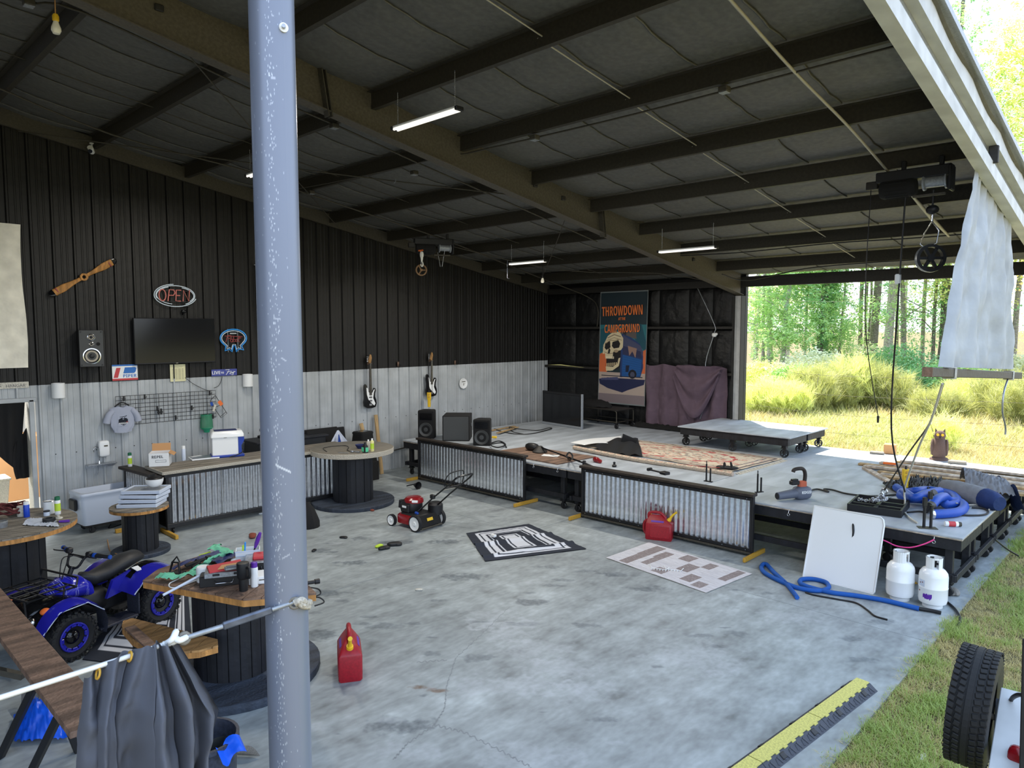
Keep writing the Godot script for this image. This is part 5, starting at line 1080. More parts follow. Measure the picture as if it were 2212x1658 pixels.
	var labs := ["bottom grey air-filter frame of the stack on the small spool", "second grey filter frame from the bottom of the stack", "third filter frame of the stack, slightly turned", "top filter frame of the stack under the white helmet"]
	for i in 4:
		var t := thing("filter_frame", labs[i], "filter", tp + Vector3(-.02 * i, .06 * i, -.04 - .03 * i), 46 + [4, 0, -3, 2][i])
		o("rim", G.new().box(Vector3(0, .028, .2), Vector3(.56, .05, .025), .003).box(Vector3(0, .028, -.2), Vector3(.56, .05, .025), .003).box(Vector3(.27, .028, 0), Vector3(.025, .05, .4), .003).box(Vector3(-.27, .028, 0), Vector3(.025, .05, .4), .003), "chest", t); o("mesh_panel", G.new().box(Vector3(0, .028, 0), Vector3(.53, .02, .38)), "galv_trim", t)
	var hm := thing("helmet", "white upturned helmet with black lining on the filter stack", "helmet", tp + Vector3(.02, .245, -.22), 30)
	o("shell", G.new().lathe([Vector2(0, 0), Vector2(.06, .006), Vector2(.105, .04), Vector2(.125, .09), Vector2(.128, .13), Vector2(.12, .13), Vector2(.1, .05), Vector2(0, .02)], 24), "white_gloss", hm); o("lining", G.new().sq(Vector3(0, .12, 0), Vector3(.115, .045, .115), .8, 16).box(Vector3(-.05, .17, 0), Vector3(.04, .07, .14), .015), "black", hm)
	cable("brown_cable", "thin brown cord from the bar past the small spool to the big spool", [Vector3(-12.34, 0.01, -3.517), Vector3(-11.658, 0.01, -3.353), Vector3(-11.332, 0.01, -3.361), Vector3(-11.236, 0.08, -3.303), Vector3(-10.606, 0.09, -3.35), Vector3(-10.328, 0.02, -3.496), Vector3(-9.892, 0.01, -3.642), Vector3(-9.183, 0.01, -3.785)], .007, "kraft")
	cable("black_cable", "black cord on the floor between the ice chest and small spool", [Vector3(-15.065, 0.1, -4.524), Vector3(-14.606, 0.01, -4.444), Vector3(-13.337, 0.01, -3.87), Vector3(-13.045, 0.01, -3.754), Vector3(-13.146, 0.01, -3.972)], .008, "black")
	# concrete-top spool
	var s3 := spool("spool_table", "big black cable spool with a thick round concrete top", Vector3(-11.6, 0, -7.62), .78, .38, .98, .075, "black_wood_worn", "black_wood", 14)
	o("top", G.new().lathe([Vector2(0, .98), Vector2(.76, .98), Vector2(.785, .99), Vector2(.785, 1.07), Vector2(.775, 1.08)], 48), "conc_edge", s3).set_meta("label", "rough pale concrete rim"); o("top_face", G.new().lathe([Vector2(.778, 1.079), Vector2(.77, 1.084), Vector2(0, 1.085)], 48), "conc_top", s3)
	var ty := 1.086
	var bwl := thing("blue_bowl", "small blue bowl on the concrete-top spool", "bowl", Vector3(-11.377, 1.086, -7.646)); o("bowl", G.new().lathe([Vector2(0, 0), Vector2(.05, 0), Vector2(.09, .06), Vector2(.095, .075), Vector2(.085, .07), Vector2(.045, .012), Vector2(0, .012)], 18), "navy", bwl)
	can("bottle", "pale yellow squeeze bottle on the concrete-top spool, the tallest one", Vector3(-10.954, 1.086, -7.625), .24, .035, "lotion" if mt("lotion", 226, 220, 150, .5) else "white", "white", "lime", 1)
	can("bottle", "cream bottle half behind the yellow squeeze bottle", Vector3(-11.04, 1.086, -7.612) + Vector3(-.06, 0, -.03), .2, .034, "offwhite", "white", null, 1)
	var bb := thing("jug", "dark square jug with a green label on the concrete-top spool", "bottle", Vector3(-10.922, 1.086, -7.449)); o("body", G.new().loft([rect3(Vector3(0, 0, 0), .11, .08), rect3(Vector3(0, .12, 0), .11, .08), rect3(Vector3(0, .16, 0), .04, .04, .015), rect3(Vector3(0, .19, 0), .04, .04, .015)]), "black", bb); mt("label_green", 90, 200, 150, .6); o("label_patch", G.new().box(Vector3(-.02, .06, .041), Vector3(.07, .08, .003)).box(Vector3(.056, .06, 0), Vector3(.003, .08, .06)), "label_green", bb)
	one("tool", "silver multi-tool lying on the concrete-top spool", "tool", G.new().box(Vector3(0, .012, 0), Vector3(.16, .02, .03), .004).box(Vector3(.09, .014, .03), Vector3(.08, .02, .05), .004).sq(Vector3(-.02, .02, .05), Vector3(.035, .02, .02)), "alu", Vector3(-11.112, 1.086, -7.335), 30)
	one("knife", "short pale blade lying on the concrete-top spool's front", "knife", G.new().box(Vector3(0, .004, 0), Vector3(.2, .006, .025), .002), "alu", Vector3(-11.17, 1.086, -7.144), 35)
	cable("black_wire", "loose black wire loop on the concrete-top spool", [Vector3(-11.49, 1.092, -6.994), Vector3(-11.856, 1.092, -7.138), Vector3(-11.935, 1.092, -7.358), Vector3(-11.835, 1.092, -7.604), Vector3(-11.597, 1.092, -7.533), Vector3(-11.348, 1.092, -7.339), Vector3(-11.156, 1.092, -7.314)], .006, "black")
	# leaning tables, stool, planks, chair
	for i in 2:
		var t := thing("folding_table", ["black folding table leaning folded against the wainscot, front one", "black folding table leaning folded against the wainscot, rear one"][i], "table", Vector3(-13.22 - .12 * i, 0, -8.1 + .1 * i), 90)
		o("top", G.new().box(Vector3(0, .62, 0), Vector3(.92, 1.24, .045), .015, Vector3(-12, 0, 0)), "black_matte", t); o("folded_leg", G.new().box(Vector3(-.4, .6, -.05), Vector3(.03, 1.1, .03), 0, Vector3(-12, 0, 0)).box(Vector3(.4, .6, -.05), Vector3(.03, 1.1, .03), 0, Vector3(-12, 0, 0)), "steel_dk", t)
	var tw := nse(70, 5.0)
	mt("towel", 210, 216, 230, .95, 0, "cloud", 2.0, "cloth", .4); var tb := thing("towel", "white and blue towel hanging on the leaning black tables", "towel", Vector3(-13.02, 0, -8.17), 90)
	o("cloth", G.new().sheet(func(u: float, v: float): var w := lerpf(.02, .3, minf(v * 1.6, 1.0)); return Vector3((u - .5) * 2 * w, 1.22 - v * .66 + .1 * absf(u - .5) * v, .05 + .05 * v + .04 * sin(u * 14) * v), 20, 14), "towel", tb); o("blue_fold", G.new().sheet(func(u: float, v: float): return Vector3((u - .5) * .22 * v - .02, 1.14 - v * .56, .11 + .05 * v + .02 * sin(u * 20)), 10, 8), "blue", tb)
	o("lower_cloth", G.new().sheet(func(u: float, v: float): return Vector3(-.1 + (u - .5) * .2, .75 - v * .68, .16 + .03 * v + .02 * sin(u * 14)), 10, 8), "towel", tb)
	var so := thing("stool", "black plastic stool with slotted sides behind the concrete-top spool", "stool", Vector3(-13.25, .42, -8.98), 8)
	o("shell", G.new().loft([rect3(Vector3(0, 0, 0), .46, .46, .05), rect3(Vector3(0, .6, 0), .34, .34, .05), rect3(Vector3(0, .64, 0), .36, .36, .05), rect3(Vector3(0, .665, 0), .33, .33, .05)]), "black_matte", so)
	for i in 3: o("slot", G.new().box(Vector3(.19 + .018 * (2 - i) * .8, .42 - i * .16, 0), Vector3(.012, .03, .2), .004, Vector3(0, 0, 5)), "black_gloss", so)
	o("seat_recess", G.new().box(Vector3(0, .668, 0), Vector3(.2, .006, .2), .002), "black_gloss", so)
	var crate := one("crate", "black crate under the slotted stool by the wainscot", "crate", G.new().box(Vector3(0, .21, 0), Vector3(.5, .42, .5), .01), "black_matte", Vector3(-13.25, 0, -8.98))
	for e in [[-9.62, 1.36, .04, "tall thin plank leaning on the wainscot right of the stool", .03], [-9.38, 1.2, .18, "second slanting plank leaning behind the stool", -.14], [-7.42, 1.2, .0, "plank leaning on the wainscot just right of the steel pole", .02], [-7.52, 1.18, .0, "rough plank beside the steel pole, leftmost of the leaning wood", -.03]]:
		one("plank", e[3], "plank", G.new().bar(Vector3(-13.45, 0.0, e[0]), Vector3(-13.7, e[1], e[0] - e[4]), .09, .03, .004, Vector3(1, 0, 0)), "pine")
	var fc := thing("folding_chair", "black metal folding chair behind the concrete-top spool", "chair", Vector3(-12.95, 0, -7.12), 60)
	o("seat", G.new().box(Vector3(0, .45, 0), Vector3(.42, .035, .4), .012), "black", fc); o("backrest", G.new().box(Vector3(0, .74, -.2), Vector3(.42, .18, .02), .008, Vector3(-12, 0, 0)), "black", fc)
	for s in [-1, 1]: o("leg", G.new().cyl(Vector3(s * .2, 0, .24), Vector3(s * .2, .84, -.24), .013), "black", fc); o("leg", G.new().cyl(Vector3(s * .18, 0, -.24), Vector3(s * .18, .44, .14), .013), "black", fc)
	o("stretcher", G.new().cyl(Vector3(-.2, .15, .16), Vector3(.2, .15, .16), .01).cyl(Vector3(-.18, .15, -.12), Vector3(.18, .15, -.12), .01), "black", fc)
	cable("hose", "thin grey conduit along the wainscot behind the concrete-top spool", [Vector3(-13.74, 0.446, -10.147), Vector3(-13.74, 0.484, -10.663)], .014, "steel", 2)
	cable("yellow_webbing", "yellow strap end peeking from behind the steel pole", [Vector3(-13.68, 0.932, -7.758), Vector3(-13.68, 0.825, -7.81), Vector3(-13.68, 0.679, -7.773), Vector3(-13.68, 0.585, -7.727)], .02, "yellow")

func stage_unit(label: String, x0: float, x1: float, z0: float, z1: float, legs: bool) -> void:      # z0 the front
	var t := thing("stage_platform", label, "stage", Vector3((x0 + x1) / 2, 0, (z0 + z1) / 2)); var w := x1 - x0 - .012; var d := z0 - z1 - .008
	o("deck", G.new().box(Vector3(0, SY - .011, 0), Vector3(w, .022, d), .002), "deck", t)
	o("deck_edge", G.new().box(Vector3(0, SY - .03, 0), Vector3(w - .01, .016, d - .01)), "pine_grey", t)
	for s in [-1, 1]:
		o("side_rail", G.new().box(Vector3(0, SY - .11, s * (d / 2 - .04)), Vector3(w - .03, .14, .045), .004), "black_wood", t)
		o("end_rail", G.new().box(Vector3(s * (w / 2 - .04), SY - .11, 0), Vector3(.045, .14, d - .12), .004), "black_wood", t)
	if not legs: return
	for sx in [-1, 1]:
		for sz in [-1, 1]:
			var c := Vector3(sx * (w / 2 - .16), 0, sz * (d / 2 - .14)); o("leg", G.new().box(c + Vector3(0, .46, 0), Vector3(.09, .6, .09), .005), "black_wood", t)
			o("caster", caster_g(.065, c), "black", t)
	for s in [-1, 1]: o("lower_rail", G.new().box(Vector3(0, .26, s * (d / 2 - .07)), Vector3(w - .1, .085, .045), .004), "black_wood", t); o("lower_rail", G.new().box(Vector3(s * (w / 2 - .08), .26, 0), Vector3(.045, .085, d - .04), .004), "black_wood", t)

func big_caster(t: Node3D, c: Vector3, turn := 0.0):
	o("caster", G.new().box(c + Vector3(0, .19, 0), Vector3(.11, .012, .11)).box(c + Vector3(0, .14, .03), Vector3(.05, .1, .01)).box(c + Vector3(0, .14, -.03), Vector3(.05, .1, .01)), "black", t)
	var w := o("wheel", wheel_disc(.085, .045, 6), "black", t, c + Vector3(0, .087, 0)); w.rotation_degrees.y = turn

func pa_speaker(label: String, p: Vector3, ry: float, h: float):
	var t := thing("loudspeaker", label, "speaker", p, ry); var w := .38; var d := .34
	var R := []
	for y in [0, h * .96, h]: 
		var q := []; var k := 1.0 if y < h else .93
		for e in [[-.5, -.5], [.5, -.5], [.42, .35], [.3, .5], [-.3, .5], [-.42, .35]]: q.append(Vector3(e[0] * w * k, y, -e[1] * d * k))
		R.append(q)
	o("cabinet", G.new().loft(R, true, false), "black_matte", t)
	var cn := G.new().at(Vector3(0, h * .32, d / 2 + .003), Vector3(90, 0, 0)); cn.lathe([Vector2(.165, 0), Vector2(.16, .012), Vector2(.15, .008), Vector2(.14, .0), Vector2(.05, -.008), Vector2(.05, .004), Vector2(0, .01)], 24); o("woofer", cn, "spk_grey", t)
	o("horn", G.new().box(Vector3(0, h * .78, d / 2 + .004), Vector3(.3, h * .24, .012), .005).box(Vector3(0, h * .78, d / 2 + .01), Vector3(.1, h * .08, .012), .003), "black_gloss", t); o("handle", G.new().box(Vector3(0, h + .006, 0), Vector3(.2, .014, .08), .005), "black", t)

func stage_things():
	var cols := [[-1.92, -3.22, "nearest the open side"], [-3.22, -5.7, "second from the open side"], [-5.7, -8.2, "middle"], [-8.2, -10.7, "second from the ribbed wall"], [-10.7, -13.1, "nearest the ribbed wall"]]
	var zs := [-9.95, -11.16, -12.36, -13.56, -14.76, -15.74]
	for r in 5:
		for c in 5: stage_unit("stage platform on casters, %s row from the front, %s" % [["first", "second", "third", "fourth", "last"][r], cols[c][2]], cols[c][1], cols[c][0], zs[r], zs[r + 1], r == 0 or c == 0)
	# the two corrugated barriers, and the little hooks along the stage edge
	barrier("long corrugated metal barrier before the stage on the right, red can in front", Vector3(-6.14, 0, -9.84), 0, 3.2)
	barrier("long corrugated metal barrier before the stage on the left, behind the mower", Vector3(-10.74, 0, -9.84), 0, 3.24)
	var hk: Array = [[Vector3(-8.971, 0.778, -9.92), "small steel snap hook on the stage edge just right of the left barrier"], [Vector3(-8.372, 0.78, -9.92), "small steel snap hook on the stage edge between the barriers"], [Vector3(-4.06, 0.759, -9.92), "snap hook on the stage edge just right of the right barrier"], [Vector3(-3.452, 0.752, -9.92), "snap hook holding the left end of the pink strap"], [Vector3(-2.836, 0.758, -9.92), "snap hook on the stage edge above the white propane tanks"], [Vector3(-2.226, 0.749, -9.92), "snap hook holding the right end of the pink strap"]]
	for e in hk: one("snap_hook", e[1], "hook", G.new().tube([Vector3(0, .02, 0), Vector3(0, -.02, .01)], .006, 5).tube(ring_xy(Vector3(0, -.045, .01), .018, 10), .005, 5, true), "chrome", e[0])
	one("pink_webbing", "pink strap drooping along the stage edge above the propane tanks", "strap", G.new().tube(curve([Vector3(-3.445, 0.745, -9.9), Vector3(-3.248, 0.672, -9.88), Vector3(-2.808, 0.622, -9.86), Vector3(-2.641, 0.578, -9.86), Vector3(-2.48, 0.589, -9.86), Vector3(-2.328, 0.661, -9.87), Vector3(-2.22, 0.737, -9.9)], 5), .009, 5), "pink")
	cable("black_webbing", "short black strap end hanging over the white folding table's top", [Vector3(-3.188, 0.806, -9.9), Vector3(-3.141, 0.758, -9.78), Vector3(-3.127, 0.642, -9.75), Vector3(-3.166, 0.53, -9.74)], .014, "black", 4, "strap")
	# loudspeakers on the left
	pa_speaker("black loudspeaker at the left end of the stage, left of the subwoofer", Vector3(-12.946, 0.8, -10.444) + Vector3(0, 0, -.15), 33, .66)
	pa_speaker("black loudspeaker right of the subwoofer behind the left barrier", Vector3(-11.258, 0.8, -10.682) + Vector3(0, 0, -.1), 33, .58)
	var sb := thing("subwoofer", "large black box subwoofer between the two loudspeakers", "speaker", Vector3(-12.28, SY, -10.93), 42)
	o("cabinet", G.new().box(Vector3(0, .29, 0), Vector3(.62, .58, .66), .01), "black_matte", sb); o("front_grille", G.new().box(Vector3(0, .29, .335), Vector3(.58, .54, .014), .004), "spk_grey", sb); o("handle_recess", G.new().box(Vector3(.315, .34, .0), Vector3(.012, .08, .16), .004), "black_gloss", sb)
	# clutter behind the left barrier
	cable("black_cable_coil", "tangled black cables beside the right loudspeaker", [Vector3(-11.107, 0.83, -10.834), Vector3(-11.19, 0.84, -11.206), Vector3(-10.811, 0.82, -11.028), Vector3(-10.509, 0.86, -10.483), Vector3(-10.916, 0.85, -10.676), Vector3(-10.824, 0.87, -10.94), Vector3(-10.541, 0.82, -10.781)], .014, "black", 5)
	one("yellow_plug", "yellow cable plug lying near the right loudspeaker", "plug", G.new().box(Vector3(0, .025, 0), Vector3(.12, .05, .05), .012).box(Vector3(-.12, .02, .04), Vector3(.08, .04, .04), .01), "yellow", Vector3(-11.738, 0.8, -11.602), 30)
	cable("braided_rope", "black and white braided rope looped on the stage left of the floor television", [Vector3(-12.685, 0.83, -12.538), Vector3(-12.198, 0.81, -12.411), Vector3(-11.778, 0.81, -12.385), Vector3(-11.546, 0.81, -12.714), Vector3(-11.698, 0.82, -13.581), Vector3(-11.758, 0.84, -13.56), Vector3(-11.788, 0.82, -13.153), Vector3(-12.148, 0.85, -12.858), Vector3(-12.55, 0.85, -12.938), Vector3(-12.104, 0.81, -12.611), Vector3(-11.657, 0.81, -12.502)], .012, "steel_dk", 6)
	var pk := ["flat pale board lying on the stage before the ribbed wall", "second pale board crossing the first by the ribbed wall"]
	for i in 2: one("loose_board", pk[i], "board", G.new().bar([Vector3(-12.585, 0.82, -12.277), Vector3(-12.044, 0.845, -12.015)][i], [Vector3(-12.717, 0.82, -13.319), Vector3(-12.421, 0.845, -13.112)][i], .09, .02, .003), "pine")
	var pw := thing("plywood_sheet", "bare brown plywood sheet lying on the stage between the barriers", "board", Vector3.ZERO); o("sheet", G.new().prism([Vector2(-10.4, 10.15), Vector2(-8.55, 10.12), Vector2(-8.5, 11.25), Vector2(-10.3, 11.2)], 0, .018).at(), "wood_brown", pw); pw.rotation_degrees = Vector3(-90, 0, 0); pw.position = Vector3(0, SY + .004, 0)
	# string trimmer lying across the sheet
	var tr := thing("string_trimmer", "black string trimmer lying on the stage edge between the barriers", "trimmer")
	var ta := Vector3(-9.668, 0.92, -10.875); var tb := Vector3(-8.13, 0.85, -10.397)
	o("shaft", G.new().cyl(ta, tb, .016), "black_gloss", tr); o("guard", G.new().loft([ring_at(ta + Vector3(.05, -.08, .05), Vector3(0, 1, 0), .16, 12), ring_at(ta + Vector3(.0, .02, 0), Vector3(0, 1, 0), .05, 12)]), "steel_dk", tr); o("head", G.new().cyl(ta + Vector3(-.1, -.02, -.02), ta + Vector3(-.28, -.06, -.02), .07, .05).sq(ta + Vector3(-.22, -.02, 0), Vector3(.16, .08, .1), .8, 12), "black", tr)
	o("loop_handle", G.new().tube(curve([Vector3(-8.748, 0.82, -10.688), Vector3(-8.374, 0.98, -10.175), Vector3(-8.162, 1.1, -9.984), Vector3(-8.039, 1.08, -9.926), Vector3(-8.354, 0.92, -10.316), Vector3(-8.642, 0.82, -10.586)], 5), .016, 7), "black", tr); o("grip", G.new().cyl(tb, Vector3(-7.685, 0.86, -10.14), .022).box(tb, Vector3(.06, .1, .06), .012), "black", tr)
	one("white_card", "white card lying on the plywood sheet by the trimmer", "card", G.new().box(Vector3(0, .005, 0), Vector3(.34, .004, .16), 0, Vector3(3, 0, 0)), "white", Vector3(-9.197, 0.822, -10.666), 20)
	one("red_tool", "small red and black tool on the stage just behind the right barrier's left end", "tool", G.new().sq(Vector3(0, .05, 0), Vector3(.09, .05, .05), .7, 10).box(Vector3(.1, .04, 0), Vector3(.12, .07, .08), .02), "dark_red", Vector3(-8.184, 0.8, -10.839), -20)
	one("round_stub", "small black knob standing on the stage behind the right barrier", "knob", G.new().lathe([Vector2(0, 0), Vector2(.04, 0), Vector2(.045, .03), Vector2(.02, .05), Vector2(.025, .09), Vector2(0, .1)], 12), "black", Vector3(-7.663, 0.8, -10.703))
	one("roller_bracket", "black T-shaped bracket lying on the right barrier's top board", "bracket", G.new().box(Vector3(0, .02, 0), Vector3(.34, .025, .03), .005).box(Vector3(-.17, .025, 0), Vector3(.05, .05, .1), .01).box(Vector3(.2, .025, .0), Vector3(.14, .05, .12), .01), "black", Vector3(-6.414, 0.952, -10.163), -15)
	for e in [[Vector3(-5.432, 0.95, -10.115), "black U-shaped bracket standing on the right barrier's top, left one", 0.0], [Vector3(-4.528, 0.95, -9.968), "black U-shaped bracket standing on the right barrier's right end", 70.0]]:
		var t := thing("upright_bracket", e[1], "bracket", e[0], e[2]); o("prong", G.new().box(Vector3(-.035, .14, 0), Vector3(.02, .28, .02), .002), "black", t); o("prong", G.new().box(Vector3(.035, .11, 0), Vector3(.02, .22, .02), .002), "black", t); o("foot_plate", G.new().box(Vector3(0, .006, 0), Vector3(.14, .012, .05), .002), "black", t); o("stub", G.new().box(Vector3(-.035, .3, 0), Vector3(.01, .06, .01)), "black", t)
	# television on the stage floor
	var ft := thing("television", "old flat television with a silver frame standing on the stage floor", "television", Vector3(-11.9, SY, -14.26), -7)
	o("screen", G.new().box(Vector3(0, .46, .03), Vector3(1.42, .76, .02), .003), "black_gloss", ft); o("bezel", G.new().box(Vector3(0, .47, 0), Vector3(1.5, .86, .05), .008), "black", ft); o("back_shell", G.new().loft([ring_rect(Vector3(0, .47, -.02), 1.4, .78), ring_rect(Vector3(0, .47, -.2), .8, .5)]), "black_matte", ft)
	o("silver_side", G.new().box(Vector3(.755, .45, .01), Vector3(.03, .9, .07), .006), "galv_trim", ft); o("silver_base", G.new().box(Vector3(0, .035, .01), Vector3(1.5, .06, .07), .006), "galv_trim", ft)
	# cart with dark cloth
	var ca := thing("utility_cart", "low black wheeled metal cart before the end wall under the poster", "cart", Vector3(-11.15, SY, -15.22), -4)
	var cw := 1.25; var cd := .72
	o("tray", G.new().box(Vector3(0, .47, 0), Vector3(cw, .03, cd), .006), "steel_dk", ca)
	for sx in [-1, 1]:
		for sz in [-1, 1]: var c := Vector3(sx * (cw / 2 - .02), 0, sz * (cd / 2 - .02)); o("leg", G.new().tube(curve([c + Vector3(-sx * .06, .46, 0), c + Vector3(-sx * .01, .43, 0), c + Vector3(0, .36, 0), c + Vector3(0, .14, 0)], 4), .013, 7), "steel", ca); o("caster", caster_g(.06, c), "black", ca)
	o("lower_rail", G.new().tube([Vector3(-cw / 2 + .02, .17, -cd / 2 + .02), Vector3(cw / 2 - .02, .17, -cd / 2 + .02), Vector3(cw / 2 - .02, .17, cd / 2 - .02), Vector3(-cw / 2 + .02, .17, cd / 2 - .02)], .011, 6, true), "steel", ca)
	var cn := nse(81, 4.0)
	one("dark_bundle", "crumpled dark cloth bundle lying on the wheeled cart", "cloth", G.new().sheet(func(u: float, v: float): var a := u * TAU; var r := sin(v * PI / 2); return Vector3(cos(a) * r * .5, .02 + .16 * cos(v * PI / 2) + .05 * cn.get_noise_2d(cos(a) * r * 3, sin(a) * r * 3), sin(a) * r * .26), 24, 10), "black_matte", Vector3(-11.5, SY + .48, -15.2))
	one("cloth_heap", "black cloth heaped along the foot of the end wall by the curtain", "cloth", G.new().sheet(func(u: float, v: float): return Vector3(lerpf(-10.6, -8.1, u), SY + .1 * sin(v * PI) + .06 * cn.get_noise_2d(u * 9, v * 2) * sin(v * PI) + .02, lerpf(-15.74, -15.45, v) + .05 * cn.get_noise_2d(u * 6, 9)), 40, 8), "black_matte")
	poster()
	# purple curtain on the end wall
	mt("curtain", 104, 86, 100, .9, 0, "cloud", 1.2, "cloth", .5)
	var kt := thing("stage_curtain", "faded purple curtain hung on the end wall right of the poster", "curtain"); var kn := nse(83, 1.6)
	o("drape", G.new().sheet(func(u: float, v: float): return Vector3(lerpf(-10.22, -7.98, u) , lerpf(2.44 - .03 * sin(u * 20), .84 + .04 * sin(u * 17), v) , EZ + .2 + .075 * sin(u * 30 + .6 * sin(u * 9)) * (.5 + .5 * v) + .06 * kn.get_noise_2d(u * 4, v * 1.2)), 70, 20), "curtain", kt)
	o("swag", G.new().sheet(func(u: float, v: float): var w := lerpf(.02, 1.0, v); return Vector3(lerpf(-9.35, -8.15, u) + .1 * (1 - v), 2.46 - v * (.28 + 1.0 * sin(PI * u)), EZ + .3 + .05 * sin(v * 14 + u * 3) + .05 * sin(PI * u)), 20, 20), "curtain", kt)
	cable("pull_rope", "pale cord slanting down the end wall to the curtain's top", [Vector3(-8.848, 4.346, -15.74), Vector3(-8.362, 3.464, -15.7), Vector3(-8.368, 3.22, -15.7), Vector3(-8.54, 2.514, -15.64), Vector3(-8.418, 1.849, -15.58), Vector3(-8.631, 1.155, -15.59)], .011, "alu", 4)
	one("rope_knot", "white knotted rag on the pale cord over the curtain", "knot", G.new().sq(Vector3.ZERO, Vector3(.06, .05, .04), .7, 10).sq(Vector3(.05, .02, 0), Vector3(.04, .03, .03), .7, 8), "white", Vector3(-8.345, 3.209, -15.68))
	one("insulation_edge", "torn yellow insulation along the left girt of the end wall", "insulation", G.new().tube(curve([Vector3(-13.675, 2.282, -15.74), Vector3(-13.198, 2.314, -15.72), Vector3(-12.938, 2.296, -15.72), Vector3(-12.351, 2.278, -15.72), Vector3(-11.913, 2.281, -15.74)], 5), .022, 5), "lotion")
	# risers
	for i in 2:
		var t := thing("riser", ["front wheeled black riser with a grey top on the stage", "rear wheeled black riser with a grey top, partly in sun"][i], "riser", Vector3(-6.88, SY, [-14.2, -15.2][i]))
		o("top", G.new().box(Vector3(0, .41, 0), Vector3(2.5, .024, .985), .003), "deck", t)
		for s in [-1, 1]: o("side_rail", G.new().box(Vector3(0, .32, s * .44), Vector3(2.4, .15, .045), .004), "black_wood", t); o("end_rail", G.new().box(Vector3(s * 1.18, .32, 0), Vector3(.045, .15, .84), .004), "black_wood", t)
		for sx in [-1.1, 0.0, 1.1]:
			for sz in [-.38, .38]:
				o("leg", G.new().box(Vector3(sx, .26, sz), Vector3(.09, .14, .09), .004), "black_wood", t); big_caster(t, Vector3(sx, 0, sz), 25 + sx * 20)
	# oriental rug with a rolled edge and things on it
	var pc := Pic.new(256, 128, Color8(206, 192, 170)); var rr := RandomNumberGenerator.new(); rr.seed = 5
	for i in 700: var x := rr.randi_range(0, 252); var y := rr.randi_range(0, 124); pc.rect(x, y, rr.randi_range(2, 7), rr.randi_range(1, 3), [Color8(168, 150, 126), Color8(226, 214, 192), Color8(120, 104, 92), Color8(186, 96, 84)][rr.randi() % 4])
	pc.line([6, 6, 250, 6, 250, 122, 6, 122, 6, 6], 3, Color8(110, 96, 92)).line([16, 14, 240, 14, 240, 114, 16, 114, 16, 14], 2, Color8(90, 82, 90))
	for i in 40: var a := TAU * i / 40; var b := TAU * (i + 1) / 40; pc.line([128 + 92 * cos(a), 64 + 44 * sin(a), 128 + 92 * cos(b), 64 + 44 * sin(b)], 4 + 3 * sin(i * 3.0), Color8(176, 62, 62)); pc.line([128 + 60 * cos(a), 64 + 26 * sin(a), 128 + 60 * cos(b), 64 + 26 * sin(b)], 2, Color8(196, 110, 96))
	for i in 260: var a := rr.randf() * TAU; var q := sqrt(rr.randf()); pc.rect(int(128 + 78 * q * cos(a)), int(64 + 38 * q * sin(a)), rr.randi_range(3, 8), 2, [Color8(232, 220, 196), Color8(206, 186, 160), Color8(120, 110, 104), Color8(190, 120, 104)][rr.randi() % 4])
	pic_mat("persian", pc, .95)
	var pr := thing("oriental_rug", "worn cream and red oriental rug on the stage with a rolled front edge", "rug"); var wv := nse(90, 1.3)
	o("carpet", G.new().sheet(func(u: float, v: float):
		var p: Vector3 = (Vector3(-9.407, 0.8, -13.64)).lerp(Vector3(-5.712, 0.8, -13.612), u).lerp((Vector3(-9.686, 0.8, -12.103)).lerp(Vector3(-5.852, 0.8, -11.731), u), v)
		p.y = SY + .014 + .02 * maxf(0, wv.get_noise_2d(u * 4, v * 2)); return p, 40, 14), "persian", pr)
	o("rolled_edge", G.new().tube(curve([Vector3(-9.382, 0.85, -11.645), Vector3(-8.55, 0.85, -11.507), Vector3(-7.593, 0.845, -11.405), Vector3(-6.609, 0.84, -11.432), Vector3(-5.68, 0.835, -11.439)], 5), .045, 9), "persian", pr)
	var fg := G.new()
	for i in 60: var q := (Vector3(-5.684, 0.8, -13.503)).lerp(Vector3(-5.741, 0.8, -11.614), i / 60.0); fg.tube([q + Vector3(0, .015, 0), q + Vector3(.06, .004, .02 * sin(i * 2.3)), q + Vector3(.1, .006, .0)], .007, 4)
	for i in 40: var q := (Vector3(-9.407, 0.8, -13.64)).lerp(Vector3(-9.686, 0.8, -12.103), i / 40.0); fg.tube([q + Vector3(0, .015, 0), q + Vector3(-.07, .004, .02 * sin(i * 2.3))], .007, 4)
	stuff(o("fringe", fg, "offwhite", pr))
	one("black_mat", "black rubber mat folded over the left end of the oriental rug", "mat", G.new().sheet(func(u: float, v: float):
		var p: Vector3 = (Vector3(-9.135, 0.8, -11.965)).lerp(Vector3(-9.074, 0.8, -13.581), u).lerp((Vector3(-8.361, 0.8, -11.564)).lerp(Vector3(-7.817, 0.8, -11.871), u), v); p.y = SY + .05 + .09 * sin(PI * u) * (1 - v) + .02 * sin(u * 15 + v * 9); return p, 24, 10), "black_matte")
	one("white_board", "white flat panel sagging over the rug's left corner", "panel", G.new().sheet(func(u: float, v: float):
		var p: Vector3 = (Vector3(-9.781, 0.8, -12.011)).lerp(Vector3(-9.428, 0.8, -13.43), u).lerp((Vector3(-9.336, 0.8, -11.935)).lerp(Vector3(-8.846, 0.8, -12.569), u), v); p.y = SY + .07 + .05 * u + .02 * sin(u * 5); return p, 16, 6), "white")
	one("curled_mat", "dark curled mat edge standing at the rug's left end", "mat", G.new().sheet(func(u: float, v: float): return (Vector3(-8.931, 0.8, -12.655)).lerp(Vector3(-8.768, 0.8, -12.982), u) + Vector3(.05 * sin(v * 3), .02 + .26 * sin(v * PI * .7) * (1 - .6 * u), -.1 * v), 12, 8), "black_matte")
